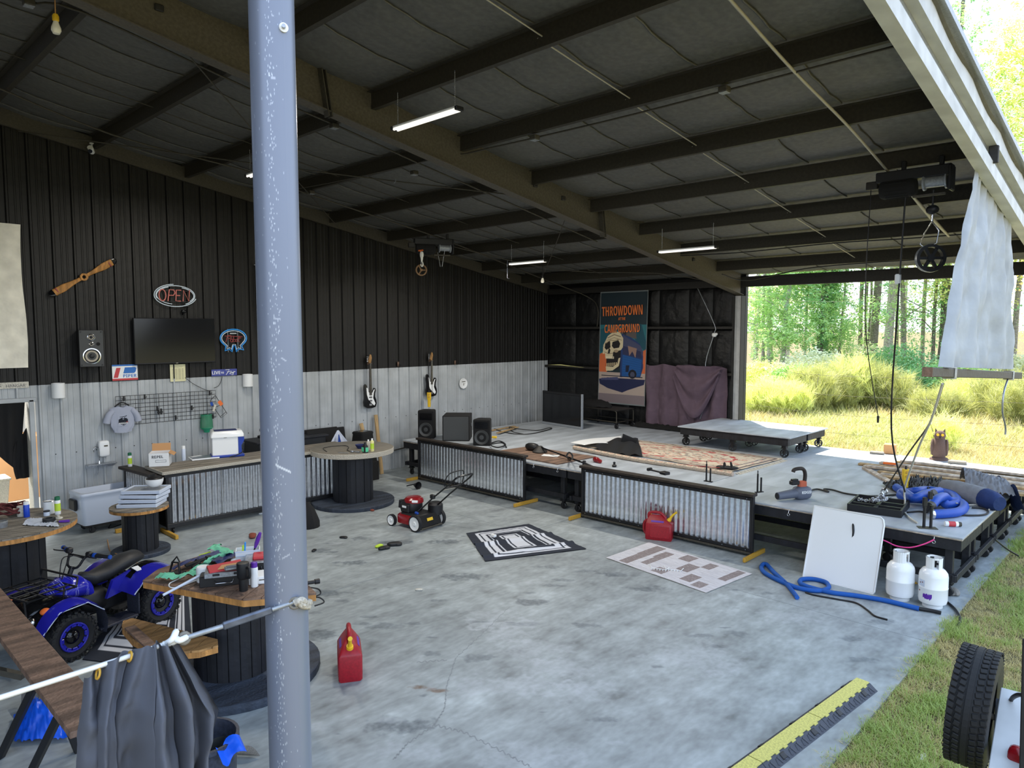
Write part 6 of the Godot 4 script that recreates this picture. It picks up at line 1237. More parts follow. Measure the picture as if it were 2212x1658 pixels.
	var cam := thing("sandal", "black strapped sandal-like shoe on the rug's right front corner", "shoe", Vector3(-5.995, 0.83, -11.852), 20)
	o("sole", G.new().sq(Vector3(0, .025, 0), Vector3(.2, .025, .07), .6, 14), "black", cam); o("strap", G.new().tube(curve([Vector3(-.05, .03, -.06), Vector3(-.05, .1, 0), Vector3(-.05, .03, .06)], 4), .02, 6).tube(curve([Vector3(.08, .03, -.06), Vector3(.06, .12, 0), Vector3(.08, .03, .06)], 4), .016, 6), "black_matte", cam)
	cable("red_cable", "thin dark red cord lying along the rug's front edge", [Vector3(-7.566, 0.86, -11.522), Vector3(-6.927, 0.86, -11.479), Vector3(-6.278, 0.85, -11.679), Vector3(-6.054, 0.85, -11.774)], .008, "dark_red", 4)
	stage_right()

func ring_xy(c: Vector3, r: float, n := 12) -> Array:
	var p := []
	for i in n: p.append(c + Vector3(cos(TAU * i / n), sin(TAU * i / n), 0) * r)
	return p
func ring_at(c: Vector3, nrm: Vector3, r: float, n := 12) -> Array:
	var x := nrm.cross(Vector3.RIGHT if absf(nrm.x) < .9 else Vector3.UP).normalized(); var y := nrm.cross(x); var p := []
	for i in n: p.append(c + (x * cos(TAU * i / n) + y * sin(TAU * i / n)) * r)
	return p
func ring_rect(c: Vector3, w: float, h: float) -> Array: return [c + Vector3(w / 2, -h / 2, 0), c + Vector3(-w / 2, -h / 2, 0), c + Vector3(-w / 2, h / 2, 0), c + Vector3(w / 2, h / 2, 0)]

func poster():
	# tall banner: lettering over a skull-fronted camper trailer in a desert
	var w := 192; var h := 448; var p := Pic.new(w, h, Color8(26, 44, 52))
	p.poly([0, 130, w, 130, w, 300, 0, 300], Color8(42, 112, 122)).poly([0, 150, 40, 134, 60, 200, 10, 240, 0, 240], Color8(30, 84, 98)).poly([130, 130, 170, 128, 192, 200, 192, 240, 150, 200], Color8(28, 78, 94)).poly([0, 250, 30, 235, 34, 330, 0, 330], Color8(206, 106, 62)).poly([168, 240, 192, 226, 192, 330, 168, 330], Color8(206, 106, 62)).rect(0, 322, w, 126, Color8(176, 160, 150)).poly([0, 352, 40, 344, 190, 346, 186, 366, 120, 392, 100, 402, 40, 388, 4, 372], Color8(32, 38, 74)).rect(0, 410, w, 38, Color8(128, 116, 120)).poly([10, 348, 80, 340, 84, 352, 8, 356], Color8(70, 74, 110))
	p.poly([72, 152, 104, 134, 150, 158, 152, 186, 100, 176], Color8(92, 84, 82)).poly([104, 134, 112, 140, 110, 176, 96, 172], Color8(50, 48, 52))                                    # roof tent
	p.poly([92, 166, 130, 180, 166, 206, 180, 236, 182, 300, 172, 336, 90, 340, 88, 200], Color8(34, 58, 108)).poly([96, 170, 168, 212, 178, 232, 178, 250, 96, 214], Color8(70, 74, 104)).poly([98, 250, 176, 268, 172, 334, 98, 338], Color8(26, 84, 148)).poly([98, 214, 172, 236, 176, 262, 98, 248], Color8(44, 48, 82))
	for i in 8: p.line([100, 258 + i * 10, 174, 274 + i * 8], 1, Color8(18, 62, 116))
	p.poly([118, 214, 154, 224, 150, 262, 136, 236, 124, 254], Color8(150, 120, 108)).poly([112, 292, 126, 292, 124, 318, 112, 318], Color8(18, 30, 56)).ell(140, 326, 16, 18, Color8(20, 22, 34)).ell(140, 328, 9, 11, Color8(70, 74, 96)).line([10, 336, 180, 338], 3, Color8(24, 26, 44))
	var bone := Color8(214, 200, 164); var dk := Color8(28, 26, 28)
	p.poly([14, 250, 16, 212, 34, 176, 60, 156, 84, 160, 98, 184, 98, 220, 88, 236, 60, 240, 58, 268, 26, 268, 24, 246], bone).poly([24, 204, 44, 196, 46, 222, 30, 232, 22, 224], dk).poly([54, 200, 78, 192, 86, 206, 82, 222, 60, 226, 52, 216], dk).poly([40, 222, 46, 232, 44, 246, 36, 246], dk).poly([58, 240, 90, 232, 90, 300, 70, 312, 30, 304, 30, 266, 56, 266], dk).poly([28, 300, 30, 318, 56, 316, 84, 296, 90, 262, 82, 264, 78, 286, 58, 300], bone)
	for i in 6: p.rect(28 + i * 6, 258, 4, 10, Color8(232, 222, 190)); p.rect(32 + i * 8, 286 - i, 4, 14, Color8(226, 206, 160))
	p.line([34, 184, 60, 170, 88, 178], 3, Color8(120, 104, 84)).line([30, 194, 60, 182, 92, 192], 2, Color8(140, 120, 96)).line([26, 206, 46, 192, 60, 194, 84, 188], 3, Color8(150, 132, 104)).line([20, 240, 40, 248, 58, 244], 2, Color8(120, 104, 84)).ell(70, 236, 10, 6, Color8(170, 150, 120))
	pic_mat("poster_print", p, .6)
	var t := thing("poster", "tall THROWDOWN AT THE CAMPGROUND banner with a skull camper on the end wall", "banner"); var n := nse(85, 1.2)
	o("print", G.new().sheet(func(u: float, v: float): return Vector3(lerpf(-11.72, -10.22, u) - .06 * v, lerpf(4.33, 1.35, v), EZ + .17 + .02 * n.get_noise_2d(u * 3, v * 4)), 10, 20), "poster_print", t)
	mt("hem", 120, 128, 130, .6); mt("poster_orange", 226, 120, 60, .7)
	o("hem", G.new().box(Vector3(-10.97, 4.335, EZ + .17), Vector3(1.52, .03, .01)).bar(Vector3(-11.72, 4.33, EZ + .17), Vector3(-11.78, 1.35, EZ + .17), .02, .012).bar(Vector3(-10.22, 4.33, EZ + .17), Vector3(-10.28, 1.35, EZ + .17), .02, .012).box(Vector3(-11.03, 1.35, EZ + .17), Vector3(1.52, .03, .01)), "hem", t)
	for e in [["THROWDOWN", .2, 3.83, .7], ["AT THE", .055, 3.62, .9], ["CAMPGROUND", .17, 3.36, .68]]:
		var i := txt("lettering", e[0], e[1], "poster_orange", t, Vector3(-11.0, e[2], EZ + .205), Vector3(0, 0, 1.5), "Droid Sans", true, e[3], .006); i.scale.y = 1.25

func stage_right():
	# leaf blower
	var bl := thing("leaf_blower", "orange and grey cordless leaf blower on the stage at right", "leaf blower", Vector3(-4.223, 0.8, -10.442) + Vector3(0, 0, -.05), 62)
	mt("tool_orange", 186, 92, 62, .5); mt("tool_grey", 92, 98, 112, .5)
	o("nozzle", G.new().cyl(Vector3(.05, .1, 0), Vector3(-.3, .075, 0), .075, .055, 16).cyl(Vector3(-.3, .075, 0), Vector3(-.305, .0745, 0), .045), "tool_grey", bl); o("mouth", G.new().cyl(Vector3(-.306, .075, 0), Vector3(-.31, .075, 0), .045, -1, 14), "black", bl)
	o("housing", G.new().sq(Vector3(.14, .1, 0), Vector3(.15, .1, .09), .6, 14), "tool_grey", bl); o("body", G.new().box(Vector3(.14, .22, 0), Vector3(.14, .12, .08), .02), "tool_orange", bl); o("handle", G.new().tube(curve([Vector3(.18, .24, 0), Vector3(.19, .38, 0), Vector3(.14, .46, 0), Vector3(0, .46, 0), Vector3(-.03, .42, 0)], 5), .028, 8), "dark_wood", bl)
	o("battery", G.new().box(Vector3(.0, .26, 0), Vector3(.14, .06, .08), .01).box(Vector3(.0, .3, 0), Vector3(.1, .03, .06), .006), "black", bl); txt("lettering", "RIDGID", .04, "white", bl, Vector3(.15, .12, .092), Vector3.ZERO, "Droid Sans", true, .9)
	cable("braided_rope", "black and white rope from the leaf blower to the blue hose", [Vector3(-4.255, 0.82, -11.046), Vector3(-4.209, 0.82, -11.357), Vector3(-4.005, 0.82, -11.286), Vector3(-4.113, 0.83, -11.388), Vector3(-3.999, 0.82, -11.468), Vector3(-3.752, 0.82, -11.356), Vector3(-3.445, 0.82, -11.44), Vector3(-3.193, 0.82, -11.807), Vector3(-3.134, 0.82, -11.948)], .014, "steel_dk", 6)
	# steel frame with chain
	var fr := thing("steel_grille", "black square steel frame lying on the stage with a chain on it", "frame", Vector3(-3.13, SY, -10.78), 7)
	for s in [-1, 1]: o("side_channel", G.new().box(Vector3(0, .05, s * .36), Vector3(.66, .1, .025), .003), "black", fr); o("end_channel", G.new().box(Vector3(s * .33, .05, 0), Vector3(.025, .1, .72), .003), "black", fr); o("cross_bar", G.new().box(Vector3(0, .06, s * .12), Vector3(.64, .05, .05), .004), "black", fr)
	o("cross_bar", G.new().box(Vector3(0, .06, .0), Vector3(.05, .05, .7), .004), "black", fr)
	var ch := thing("chain", "heap of steel chain lying on the black square frame", "chain", Vector3(-3.13, SY + .1, -10.78)); var cp := curve([Vector3(-.26, .0, .02), Vector3(-.1, .02, .08), Vector3(.0, .03, .03), Vector3(.08, .05, -.05), Vector3(.0, .07, -.02), Vector3(-.06, .04, .12), Vector3(.1, .06, .02), Vector3(.02, .1, -.04)], 6)
	for i in cp.size(): var l := G.new().at(cp[i], Vector3(90.0 * (i % 2), i * 47.0, 20)); l.tube(ring_xy(Vector3.ZERO, .022, 8), .007, 5, true); o("link", l, "chrome", ch)
	one("shackle", "steel shackle on top of the chain heap", "shackle", G.new().tube(curve([Vector3(0, 0, 0), Vector3(.04, .05, 0), Vector3(0, .09, 0), Vector3(-.04, .05, 0), Vector3(0, 0, 0)], 4), .012, 6), "chrome", Vector3(-3.08, SY + .2, -10.84))
	cable("hanging_rope", "thin steel rope rising from the chain heap to the beam of the hanging sheet", [Vector3(-3.08, SY + .27, -10.84), Vector3(-2.6, 1.769, -10.14), Vector3(-2.2, 2.27, -9.385), Vector3(-1.95, 2.765, -8.777)], .01, "steel", 4, "rope")
	cable("hanging_rope", "pale frayed rope hanging from the sheet's beam onto the stage", [Vector3(-1.95, 2.767, -8.738), Vector3(-2.15, 2.318, -9.207), Vector3(-2.45, 1.869, -9.956), Vector3(-2.837, 1.15, -10.913), Vector3(-2.852, 0.9, -11.003), Vector3(-2.865, 0.82, -10.953), Vector3(-2.685, 0.82, -10.54), Vector3(-2.508, 0.815, -10.288)], .013, "offwhite", 6, "rope")
	# clamp stand, spray can
	var cs := thing("clamp_stand", "small black two-legged clamp stand near the stage's front right corner", "stand", Vector3(-2.365, 0.8, -10.168), 30)
	o("foot_plate", G.new().box(Vector3(0, .004, 0), Vector3(.22, .008, .12)), "steel", cs)
	for s in [-.04, .04]: o("leg", G.new().cyl(Vector3(s, 0, 0), Vector3(s, .26, 0), .018).cyl(Vector3(s, .26, 0), Vector3(s, .3, 0), .024), "black", cs)
	o("clamp", G.new().box(Vector3(-.04, .34, 0), Vector3(.05, .12, .05), .008).box(Vector3(.02, .43, 0), Vector3(.05, .1, .05), .008), "black", cs)
	var sc := can("spray_can", "white spray can with a red label lying on the stage's front right corner", Vector3(-2.165, 0.8, -10.419) + Vector3(-.06, .034, 0), .2, .034, "white_gloss", "steel", "sign_red"); sc.rotation_degrees = Vector3(0, 35, 0); sc.rotate_object_local(Vector3(0, 0, 1), -PI / 2)
	# thick blue hose
	var hs := thing("blue_duct_hose", "thick blue duct hose coiled on the stage at right", "hose")
	o("hose", G.new().tube(curve([Vector3(-3.264, 0.88, -12.078), Vector3(-3.083, 0.87, -11.872), Vector3(-2.914, 0.92, -11.821), Vector3(-2.865, 0.89, -12.134), Vector3(-2.654, 0.89, -12.165), Vector3(-2.468, 0.89, -12.011), Vector3(-2.345, 0.87, -11.656), Vector3(-2.421, 0.87, -11.397), Vector3(-2.502, 0.92, -11.49), Vector3(-2.575, 0.87, -11.436), Vector3(-2.762, 0.88, -11.469), Vector3(-2.924, 0.88, -11.391), Vector3(-3.045, 0.88, -11.516), Vector3(-3.024, 0.93, -11.572), Vector3(-2.767, 0.96, -11.122), Vector3(-2.696, 0.98, -11.427), Vector3(-2.619, 0.96, -11.865)], 7), .062, 10), "blue", hs)
	o("hose", G.new().tube(curve([Vector3(-2.491, 0.94, -10.873), Vector3(-2.471, 1, -11.065), Vector3(-2.459, 0.98, -11.418), Vector3(-2.436, 0.9, -11.59), Vector3(-2.312, 0.87, -11.689), Vector3(-2.215, 0.865, -11.441), Vector3(-2.215, 0.865, -11.091), Vector3(-2.327, 0.865, -10.849), Vector3(-2.429, 0.865, -10.718)], 7), .062, 10), "blue", hs); o("cuff", G.new().cyl(Vector3(-2.429, 0.865, -10.718), Vector3(-2.456, 0.865, -10.692), .066), "chrome", hs); o("cuff", G.new().cyl(Vector3(-2.491, 0.94, -10.873), Vector3(-2.502, 0.94, -10.757), .066).cyl(Vector3(-2.581, 1, -11.34), Vector3(-2.546, 1.02, -11.335), .07), "black", hs)
	cable("braided_rope", "black and white rope loop right of the blue hose", [Vector3(-2.38, 0.815, -11.094), Vector3(-2.195, 0.815, -11.136), Vector3(-1.989, 0.815, -11.334), Vector3(-1.952, 0.815, -11.574), Vector3(-2.042, 0.815, -11.77), Vector3(-2.173, 0.815, -11.717)], .013, "steel_dk", 6)
	cable("white_cable", "white cord looped right of the blue hose", [Vector3(-2.324, 0.9, -11.471), Vector3(-2.268, 0.83, -11.765), Vector3(-2.156, 0.82, -11.927), Vector3(-2.032, 0.815, -11.926), Vector3(-1.977, 0.812, -11.777)], .012, "offwhite", 6)
	cable("braided_rope", "black and white rope along the square frame's right side", [Vector3(-2.764, 0.815, -10.795), Vector3(-2.662, 0.815, -10.962), Vector3(-2.578, 0.815, -10.973), Vector3(-2.522, 0.815, -11.026)], .012, "steel_dk", 5)
	var bn := nse(91, 3.0); var bm := nse(92, 5.0)
	one("black_tarp", "crumpled black plastic tarp on the stage beside the blue hose", "tarp", G.new().sheet(func(u: float, v: float):
		var p: Vector3 = (Vector3(-3.58, 0.8, -12.454)).lerp(Vector3(-2.802, 0.8, -13.591), u).lerp((Vector3(-3.328, 0.8, -12.055)).lerp(Vector3(-2.186, 0.8, -12.085), u), v); p.y = SY + .03 + .2 * absf(bn.get_noise_2d(u * 6, v * 4)) * sin(PI * u) + .06 * absf(bm.get_noise_2d(u * 20, v * 14)); return p, 60, 28), "insul_wall")
	# rolled canopy cloth
	mt("canvas", 128, 132, 138, .9, 0, "cloud", 2.0, "cloth", .5); mt("canvas_blue", 18, 46, 98, .8, 0, "cloud", 2.0, "cloth", .4)
	var rc := thing("rolled_canopy", "rolled grey canopy cloth with blue end lying on the stage", "canopy"); var a := Vector3(-2.676, 0.92, -12.397); var b := Vector3(-2.066, 0.93, -11.967); var c := Vector3(-1.858, 0.91, -11.79)
	o("roll", G.new().tube([a, a.lerp(b, .3), a.lerp(b, .7), b], [.12, .15, .15, .14], 14), "canvas", rc); o("blue_end", G.new().tube([b, b.lerp(c, .6), c], [.145, .14, .1], 14, false), "canvas_blue", rc).set_meta("label", "blue end of the roll")
	o("loose_cloth", G.new().sheet(func(u: float, v: float): var p: Vector3 = (Vector3(-2.693, 0.8, -13.45)).lerp(Vector3(-2.186, 0.8, -13.418), u).lerp((Vector3(-2.466, 0.8, -12.751)).lerp(Vector3(-1.785, 0.8, -12.584), u), v); p.y = SY + .1 + .24 * sin(PI * v) * (1 - .4 * u) + .05 * bn.get_noise_2d(u * 5, v * 5); return p, 30, 20), "canvas", rc); o("blue_hem", G.new().sheet(func(u: float, v: float): var p: Vector3 = (Vector3(-2.186, 0.8, -13.418)).lerp(Vector3(-1.785, 0.8, -12.584), u) + Vector3(.0, 0, .0); p.y = SY + .2 - .36 * v + .05 * sin(u * 9); p.x += .12 * v; return p, 14, 8), "canvas_blue", rc)
	# lumber
	var rl := RandomNumberGenerator.new(); rl.seed = 12
	var lp := [[-4.45, -14.05, 0], [-4.3, -13.85, 0], [-4.2, -13.68, .04], [-3.95, -13.5, 0], [-3.85, -13.3, 0], [-4.05, -14.25, .0], [-3.75, -13.1, .0], [-4.2, -14.45, .0], [-3.9, -14.65, .04], [-4.0, -14.8, 0], [-3.6, -13.75, .04], [-3.8, -14.2, .04], [-3.55, -13.4, .04]]
	var ll := ["longest board of the lumber pile, its left end sticking out furthest", "board of the lumber pile second from its sticking-out end", "board lying on top near the lumber pile's front left", "board in the lumber pile's front half", "board near the front of the lumber pile behind the black tarp", "board in the middle of the lumber pile", "front board of the lumber pile beside the black tarp", "board behind the middle of the lumber pile", "raised board at the back of the lumber pile", "rearmost board of the lumber pile", "short board on top of the lumber pile's middle", "board on top of the pile's rear middle", "board on top of the pile's front middle"]
	for i in lp.size():
		var e: Array = lp[i]; one("lumber_board", ll[i], "board", G.new().bar(Vector3(e[0], SY + .025 + e[2], e[1]), Vector3(-1.35 + .3 * rl.randf(), SY + .025 + e[2], e[1] - .12 + .1 * rl.randf()), .13, .038, .003), "pine_grey" if i % 3 else "pine", Vector3.ZERO, 0, "lumber pile")
	one("lumber_board", "board slanting from the lumber pile towards the blue hose", "board", G.new().bar(Vector3(-4.244, 0.82, -13.719), Vector3(-3.427, 0.82, -12.572), .1, .038, .003), "pine_grey")
	one("orange_clamp", "orange tool handle lying on the lumber pile", "tool", G.new().box(Vector3(0, .02, 0), Vector3(.22, .04, .05), .01), "orange", Vector3(-3.948, 0.86, -14.147), 10)
	for e in [[Vector3(-4.411, 0.8, -15.868), "square wooden block standing at the stage's rear edge", Vector3(.22, .2, .2), "kraft"], [Vector3(-4.586, 0.8, -15.624), "flat grey stone at the stage's rear edge left of the wooden block", Vector3(.26, .05, .16), "stone"], [Vector3(-3.143, 0.8, -15.541), "flat grey stone on the stage's rear edge right of the owl", Vector3(.3, .06, .16), "stone"]]:
		one("block" if e[3] == "kraft" else "flat_stone", e[1], "block" if e[3] == "kraft" else "stone", G.new().box(Vector3(0, e[2].y / 2, 0), e[2], .014), e[3], e[0] + Vector3(0, 0, .08), 12)
	# owl decoy
	mt("owl", 120, 96, 88, .8, 0, "scuff", 5.0, "rough", .6); var ow := thing("owl_decoy", "brown plastic owl decoy standing on the rear edge of the stage", "owl figure", Vector3(-3.504, 0.8, -15.797) + Vector3(0, 0, .1), 15)
	o("base", G.new().lathe([Vector2(0, 0), Vector2(.17, 0), Vector2(.15, .04), Vector2(.1, .06), Vector2(0, .06)], 16), "owl", ow); o("body", G.new().lathe([Vector2(.1, .05), Vector2(.135, .15), Vector2(.13, .28), Vector2(.1, .4), Vector2(.08, .43)], 18), "owl", ow); o("head", G.new().sq(Vector3(0, .48, 0), Vector3(.1, .1, .1), .9, 16).cyl(Vector3(-.06, .54, 0), Vector3(-.08, .61, 0), .03, .004).cyl(Vector3(.06, .54, 0), Vector3(.08, .61, 0), .03, .004), "owl", ow); o("wing", G.new().sq(Vector3(-.12, .25, 0), Vector3(.035, .17, .09), 1, 12).sq(Vector3(.12, .25, 0), Vector3(.035, .17, .09), 1, 12), "owl", ow)
	for s in [-.04, .04]: o("eye", G.new().cyl(Vector3(s, .5, .08), Vector3(s, .5, .1), .025), "yellow", ow)
	o("beak", G.new().cyl(Vector3(0, .46, .09), Vector3(0, .43, .12), .018, .004), "black", ow)
	# hanging sheet with its beam
	mt("tarp_sheet", 176, 182, 188, .75, 0, "cloud", .8, "cloth", .25).backlight_enabled = true
	M["tarp_sheet"].backlight = Color(.12, .12, .13)
	var ts := thing("hanging_tarp", "tall pale grey sheet hanging from the roof edge down to a dark beam", "tarp"); var tn := nse(95, 2.0)
	o("sheet", G.new().sheet(func(u: float, v: float):
		var p: Vector3 = (Vector3(-1.93, 5.422, -9.764)).lerp(Vector3(-1.93, 5.163, -11.921), u).lerp((Vector3(-1.95, 2.958, -8.476)).lerp(Vector3(-1.95, 2.757, -12.748), u), v)
		var f := .05 + .95 * v; p.x += (.09 * sin(u * 22 + 1.5 * sin(u * 7)) + .05 * sin(u * 47)) * f * .7 + .05 * tn.get_noise_2d(u * 4, v * 1.5); return p, 90, 30), "tarp_sheet", ts)
	var bm2 := thing("timber_beam", "dark square timber beam hanging level under the pale sheet", "beam"); o("beam", G.new().bar(Vector3(-1.95, 2.92, -8.108), Vector3(-1.95, 2.633, -13.319), .1, .1, .008), "steel", bm2); o("cut_end", G.new().bar(Vector3(-1.95, 2.92, -8.108) + Vector3(0, 0, .004), Vector3(-1.95, 2.918, -8.16), .096, .096), "wood_brown", bm2)
	for q in [Vector3(-1.95, 2.868, -9.059), Vector3(-1.95, 2.677, -12.554)]:
		var lsh := thing("cord_lashing", "double white cord lashed round the dark beam's %s part" % ["left", "right"][0 if q.z > -11 else 1], "cord")
		for k in 2: o("loop", G.new().tube([q + Vector3(-.058, -.058, k * .05), q + Vector3(.058, -.058, k * .05), q + Vector3(.058, .058, k * .05), q + Vector3(-.058, .058, k * .05)], .01, 5, true), "offwhite", lsh)
	cable("hanging_rope", "pale rope end hanging from the beam's right part over the field", [Vector3(-1.95, 2.639, -12.493), Vector3(-1.95, 2.427, -12.205), Vector3(-1.95, 2.159, -12.211), Vector3(-1.95, 1.931, -12.48), Vector3(-1.95, 1.803, -12.515)], .013, "alu", 5, "rope")

func gas_can(label: String, p: Vector3, ry: float):
	var t := thing("gas_can", label, "fuel can", p, ry)            # length along x, spout end +x
	var R := []
	for e in [[0, .4, .2, 0], [.02, .42, .225, 0], [.25, .42, .225, 0], [.275, .41, .2, 0], [.33, .3, .13, -.04], [.385, .2, .06, -.06], [.395, .17, .04, -.06]]: R.append(rect3(Vector3(e[3], e[0], 0), e[1], e[2], .02))
	o("body", G.new().loft(R), "red", t)
	o("grip", G.new().tube(curve([Vector3(-.17, .3, 0), Vector3(-.17, .4, 0), Vector3(-.1, .43, 0), Vector3(.02, .42, 0), Vector3(.1, .34, 0)], 4), .024, 8), "red", t); o("rear_grip", G.new().tube(curve([Vector3(-.2, .3, 0), Vector3(-.245, .24, 0), Vector3(-.245, .12, 0), Vector3(-.2, .05, 0)], 4), .022, 8), "red", t)
	for s in [-1, 1]: o("side_panel", G.new().box(Vector3(.02, .14, s * .112), Vector3(.3, .19, .006), .003), "red", t)
	o("paint_mark", G.new().box(Vector3(-.02, .302, .084), Vector3(.2, .03, .004), 0, Vector3(-40, 0, 0)).box(Vector3(-.02, .302, -.084), Vector3(.2, .03, .004), 0, Vector3(40, 0, 0)), "purple", t)
	o("collar", G.new().cyl(Vector3(.13, .29, 0), Vector3(.16, .34, 0), .036, .032), "yellow", t); o("spout", G.new().tube(curve([Vector3(.155, .33, 0), Vector3(.2, .4, .0), Vector3(.25, .445, 0), Vector3(.27, .455, 0)], 4), [.026, .022, .02, .019, .018, .017, .016, .016, .016, .018, .022, .024, .02].slice(0, 13), 8), "yellow", t)
	o("vent_cap", G.new().cyl(Vector3(-.14, .38, 0), Vector3(-.14, .42, 0), .016, .006), "yellow", t)

func rug_pic() -> void:
	var p := Pic.new(160, 112, Color8(40, 46, 58)); var wh := Color8(208, 212, 220); var bk := Color8(36, 42, 54)
	for e in [[12, wh], [17, bk], [19, wh], [26, bk], [29, wh], [31, bk], [42, wh], [45, bk], [47, wh]]: p.rect(e[0], e[0], 160 - 2 * e[0], 112 - 2 * e[0], e[1])
	pic_mat("bw_rug", p, .95)
	var q := Pic.new(200, 128, Color8(206, 206, 212)); var r := RandomNumberGenerator.new(); r.seed = 8
	for i in 900: q.rect(r.randi_range(0, 196), r.randi_range(0, 127), r.randi_range(6, 26), 1, [Color8(190, 190, 198), Color8(218, 218, 224), Color8(198, 196, 200)][r.randi() % 3])
	for e in [[22, 6, 20, 62], [24, 66, 18, 56], [50, 20, 18, 40], [54, 60, 14, 40], [84, 4, 22, 30], [88, 92, 22, 26], [110, 40, 22, 38], [132, 10, 16, 30], [140, 78, 20, 34], [166, 96, 18, 24], [178, 4, 14, 60]]:
		q.rect(e[0], e[1], e[2], e[3], Color8(136, 126, 126))
		for i in 60: q.rect(e[0] + r.randi_range(0, e[2] - 3), e[1] + r.randi_range(0, e[3] - 2), 3, 1, Color8(158, 150, 150))
	pic_mat("mat_print", q, .95)

func flat_rug(nm: String, label: String, a: Vector3, b: Vector3, c: Vector3, d: Vector3, mat: String, hump: Callable):    # a far left, b far right, c near left, d near right
	var t := thing(nm, label, "rug"); var top := func(u: float, v: float): var p := a.lerp(b, u).lerp(c.lerp(d, u), v); return p + Vector3(0, .01 + hump.call(u, v), 0)
	o("pile", G.new().sheet(top, 44, 24), mat, t)
	o("backing", G.new().sheet(func(u: float, v: float): return top.call(u, v) - Vector3(0, .008, 0), 22, 12), "offwhite" if mat == "mat_print" else "black_matte", t)

func propane(label: String, p: Vector3, ry: float, dirty: bool):
	var t := thing("propane_tank", label, "gas tank", p, ry)
	o("cylinder", G.new().lathe([Vector2(0, .03), Vector2(.1, .03), Vector2(.15, .06), Vector2(.158, .1), Vector2(.158, .235), Vector2(.161, .24), Vector2(.161, .25), Vector2(.158, .255), Vector2(.158, .38), Vector2(.15, .42), Vector2(.12, .46), Vector2(.06, .485), Vector2(0, .49)], 32), "white_gloss", t)
	o("foot_ring", G.new().lathe([Vector2(.105, 0), Vector2(.11, 0), Vector2(.11, .05), Vector2(.1, .05), Vector2(.1, 0)], 24), "white", t)
	var cg := G.new()
	for i in 22:
		if i in [2, 3, 13, 14]: continue
		var a0 := TAU * i / 22; var a1 := TAU * (i + 1) / 22; var A := Vector3(cos(a0), 0, sin(a0)) * .085; var B := Vector3(cos(a1), 0, sin(a1)) * .085
		cg.bar(A + Vector3(0, .54, 0), B + Vector3(0, .54, 0), .008, .14)
	for i in 22: var a0 := TAU * i / 22; var a1 := TAU * (i + 1) / 22; cg.bar(Vector3(cos(a0), 0, sin(a0)) * .085 + Vector3(0, .6, 0), Vector3(cos(a1), 0, sin(a1)) * .085 + Vector3(0, .6, 0), .012, .02)
	o("collar", cg, "white", t); o("valve", G.new().cyl(Vector3(0, .48, 0), Vector3(0, .55, 0), .025).cyl(Vector3(0, .53, 0), Vector3(.06, .53, .0), .014).cyl(Vector3(0, .55, 0), Vector3(0, .57, 0), .03, -1, 8), "black", t)
	if dirty:
		var m := G.new()
		for e in [[.0, .15, .1, .022], [.12, .158, .07, .02], [-.13, .148, .06, .02], [.2, .15, .03, .03], [-.05, .142, .06, .012]]: m.sheet(func(u: float, v: float): var a: float = e[0] + (u - .5) * e[2] * 6.3; return Vector3(sin(a) * .1592, e[1] + (v - .5) * e[3] * 2.0 + .01 * sin(u * 9), cos(a) * .1592), 8, 2)
		o("paint_mark", m, "purple", t); var l := G.new(); l.sheet(func(u: float, v: float): var a: float = -.5 + (u - .5) * .6; return Vector3(sin(a) * .1588, .34 - v * .08, cos(a) * .1588), 6, 1); o("faded_label", l, "chest", t)
		o("rust", G.new().box(Vector3(-.09, .3, .132), Vector3(.012, .012, .004), 0, Vector3(0, -35, 0)).box(Vector3(-.1, .2, .125), Vector3(.014, .014, .004), 0, Vector3(0, -38, 0)).box(Vector3(-.06, .31, .147), Vector3(.012, .012, .004), 0, Vector3(0, -22, 0)), "brick", t)

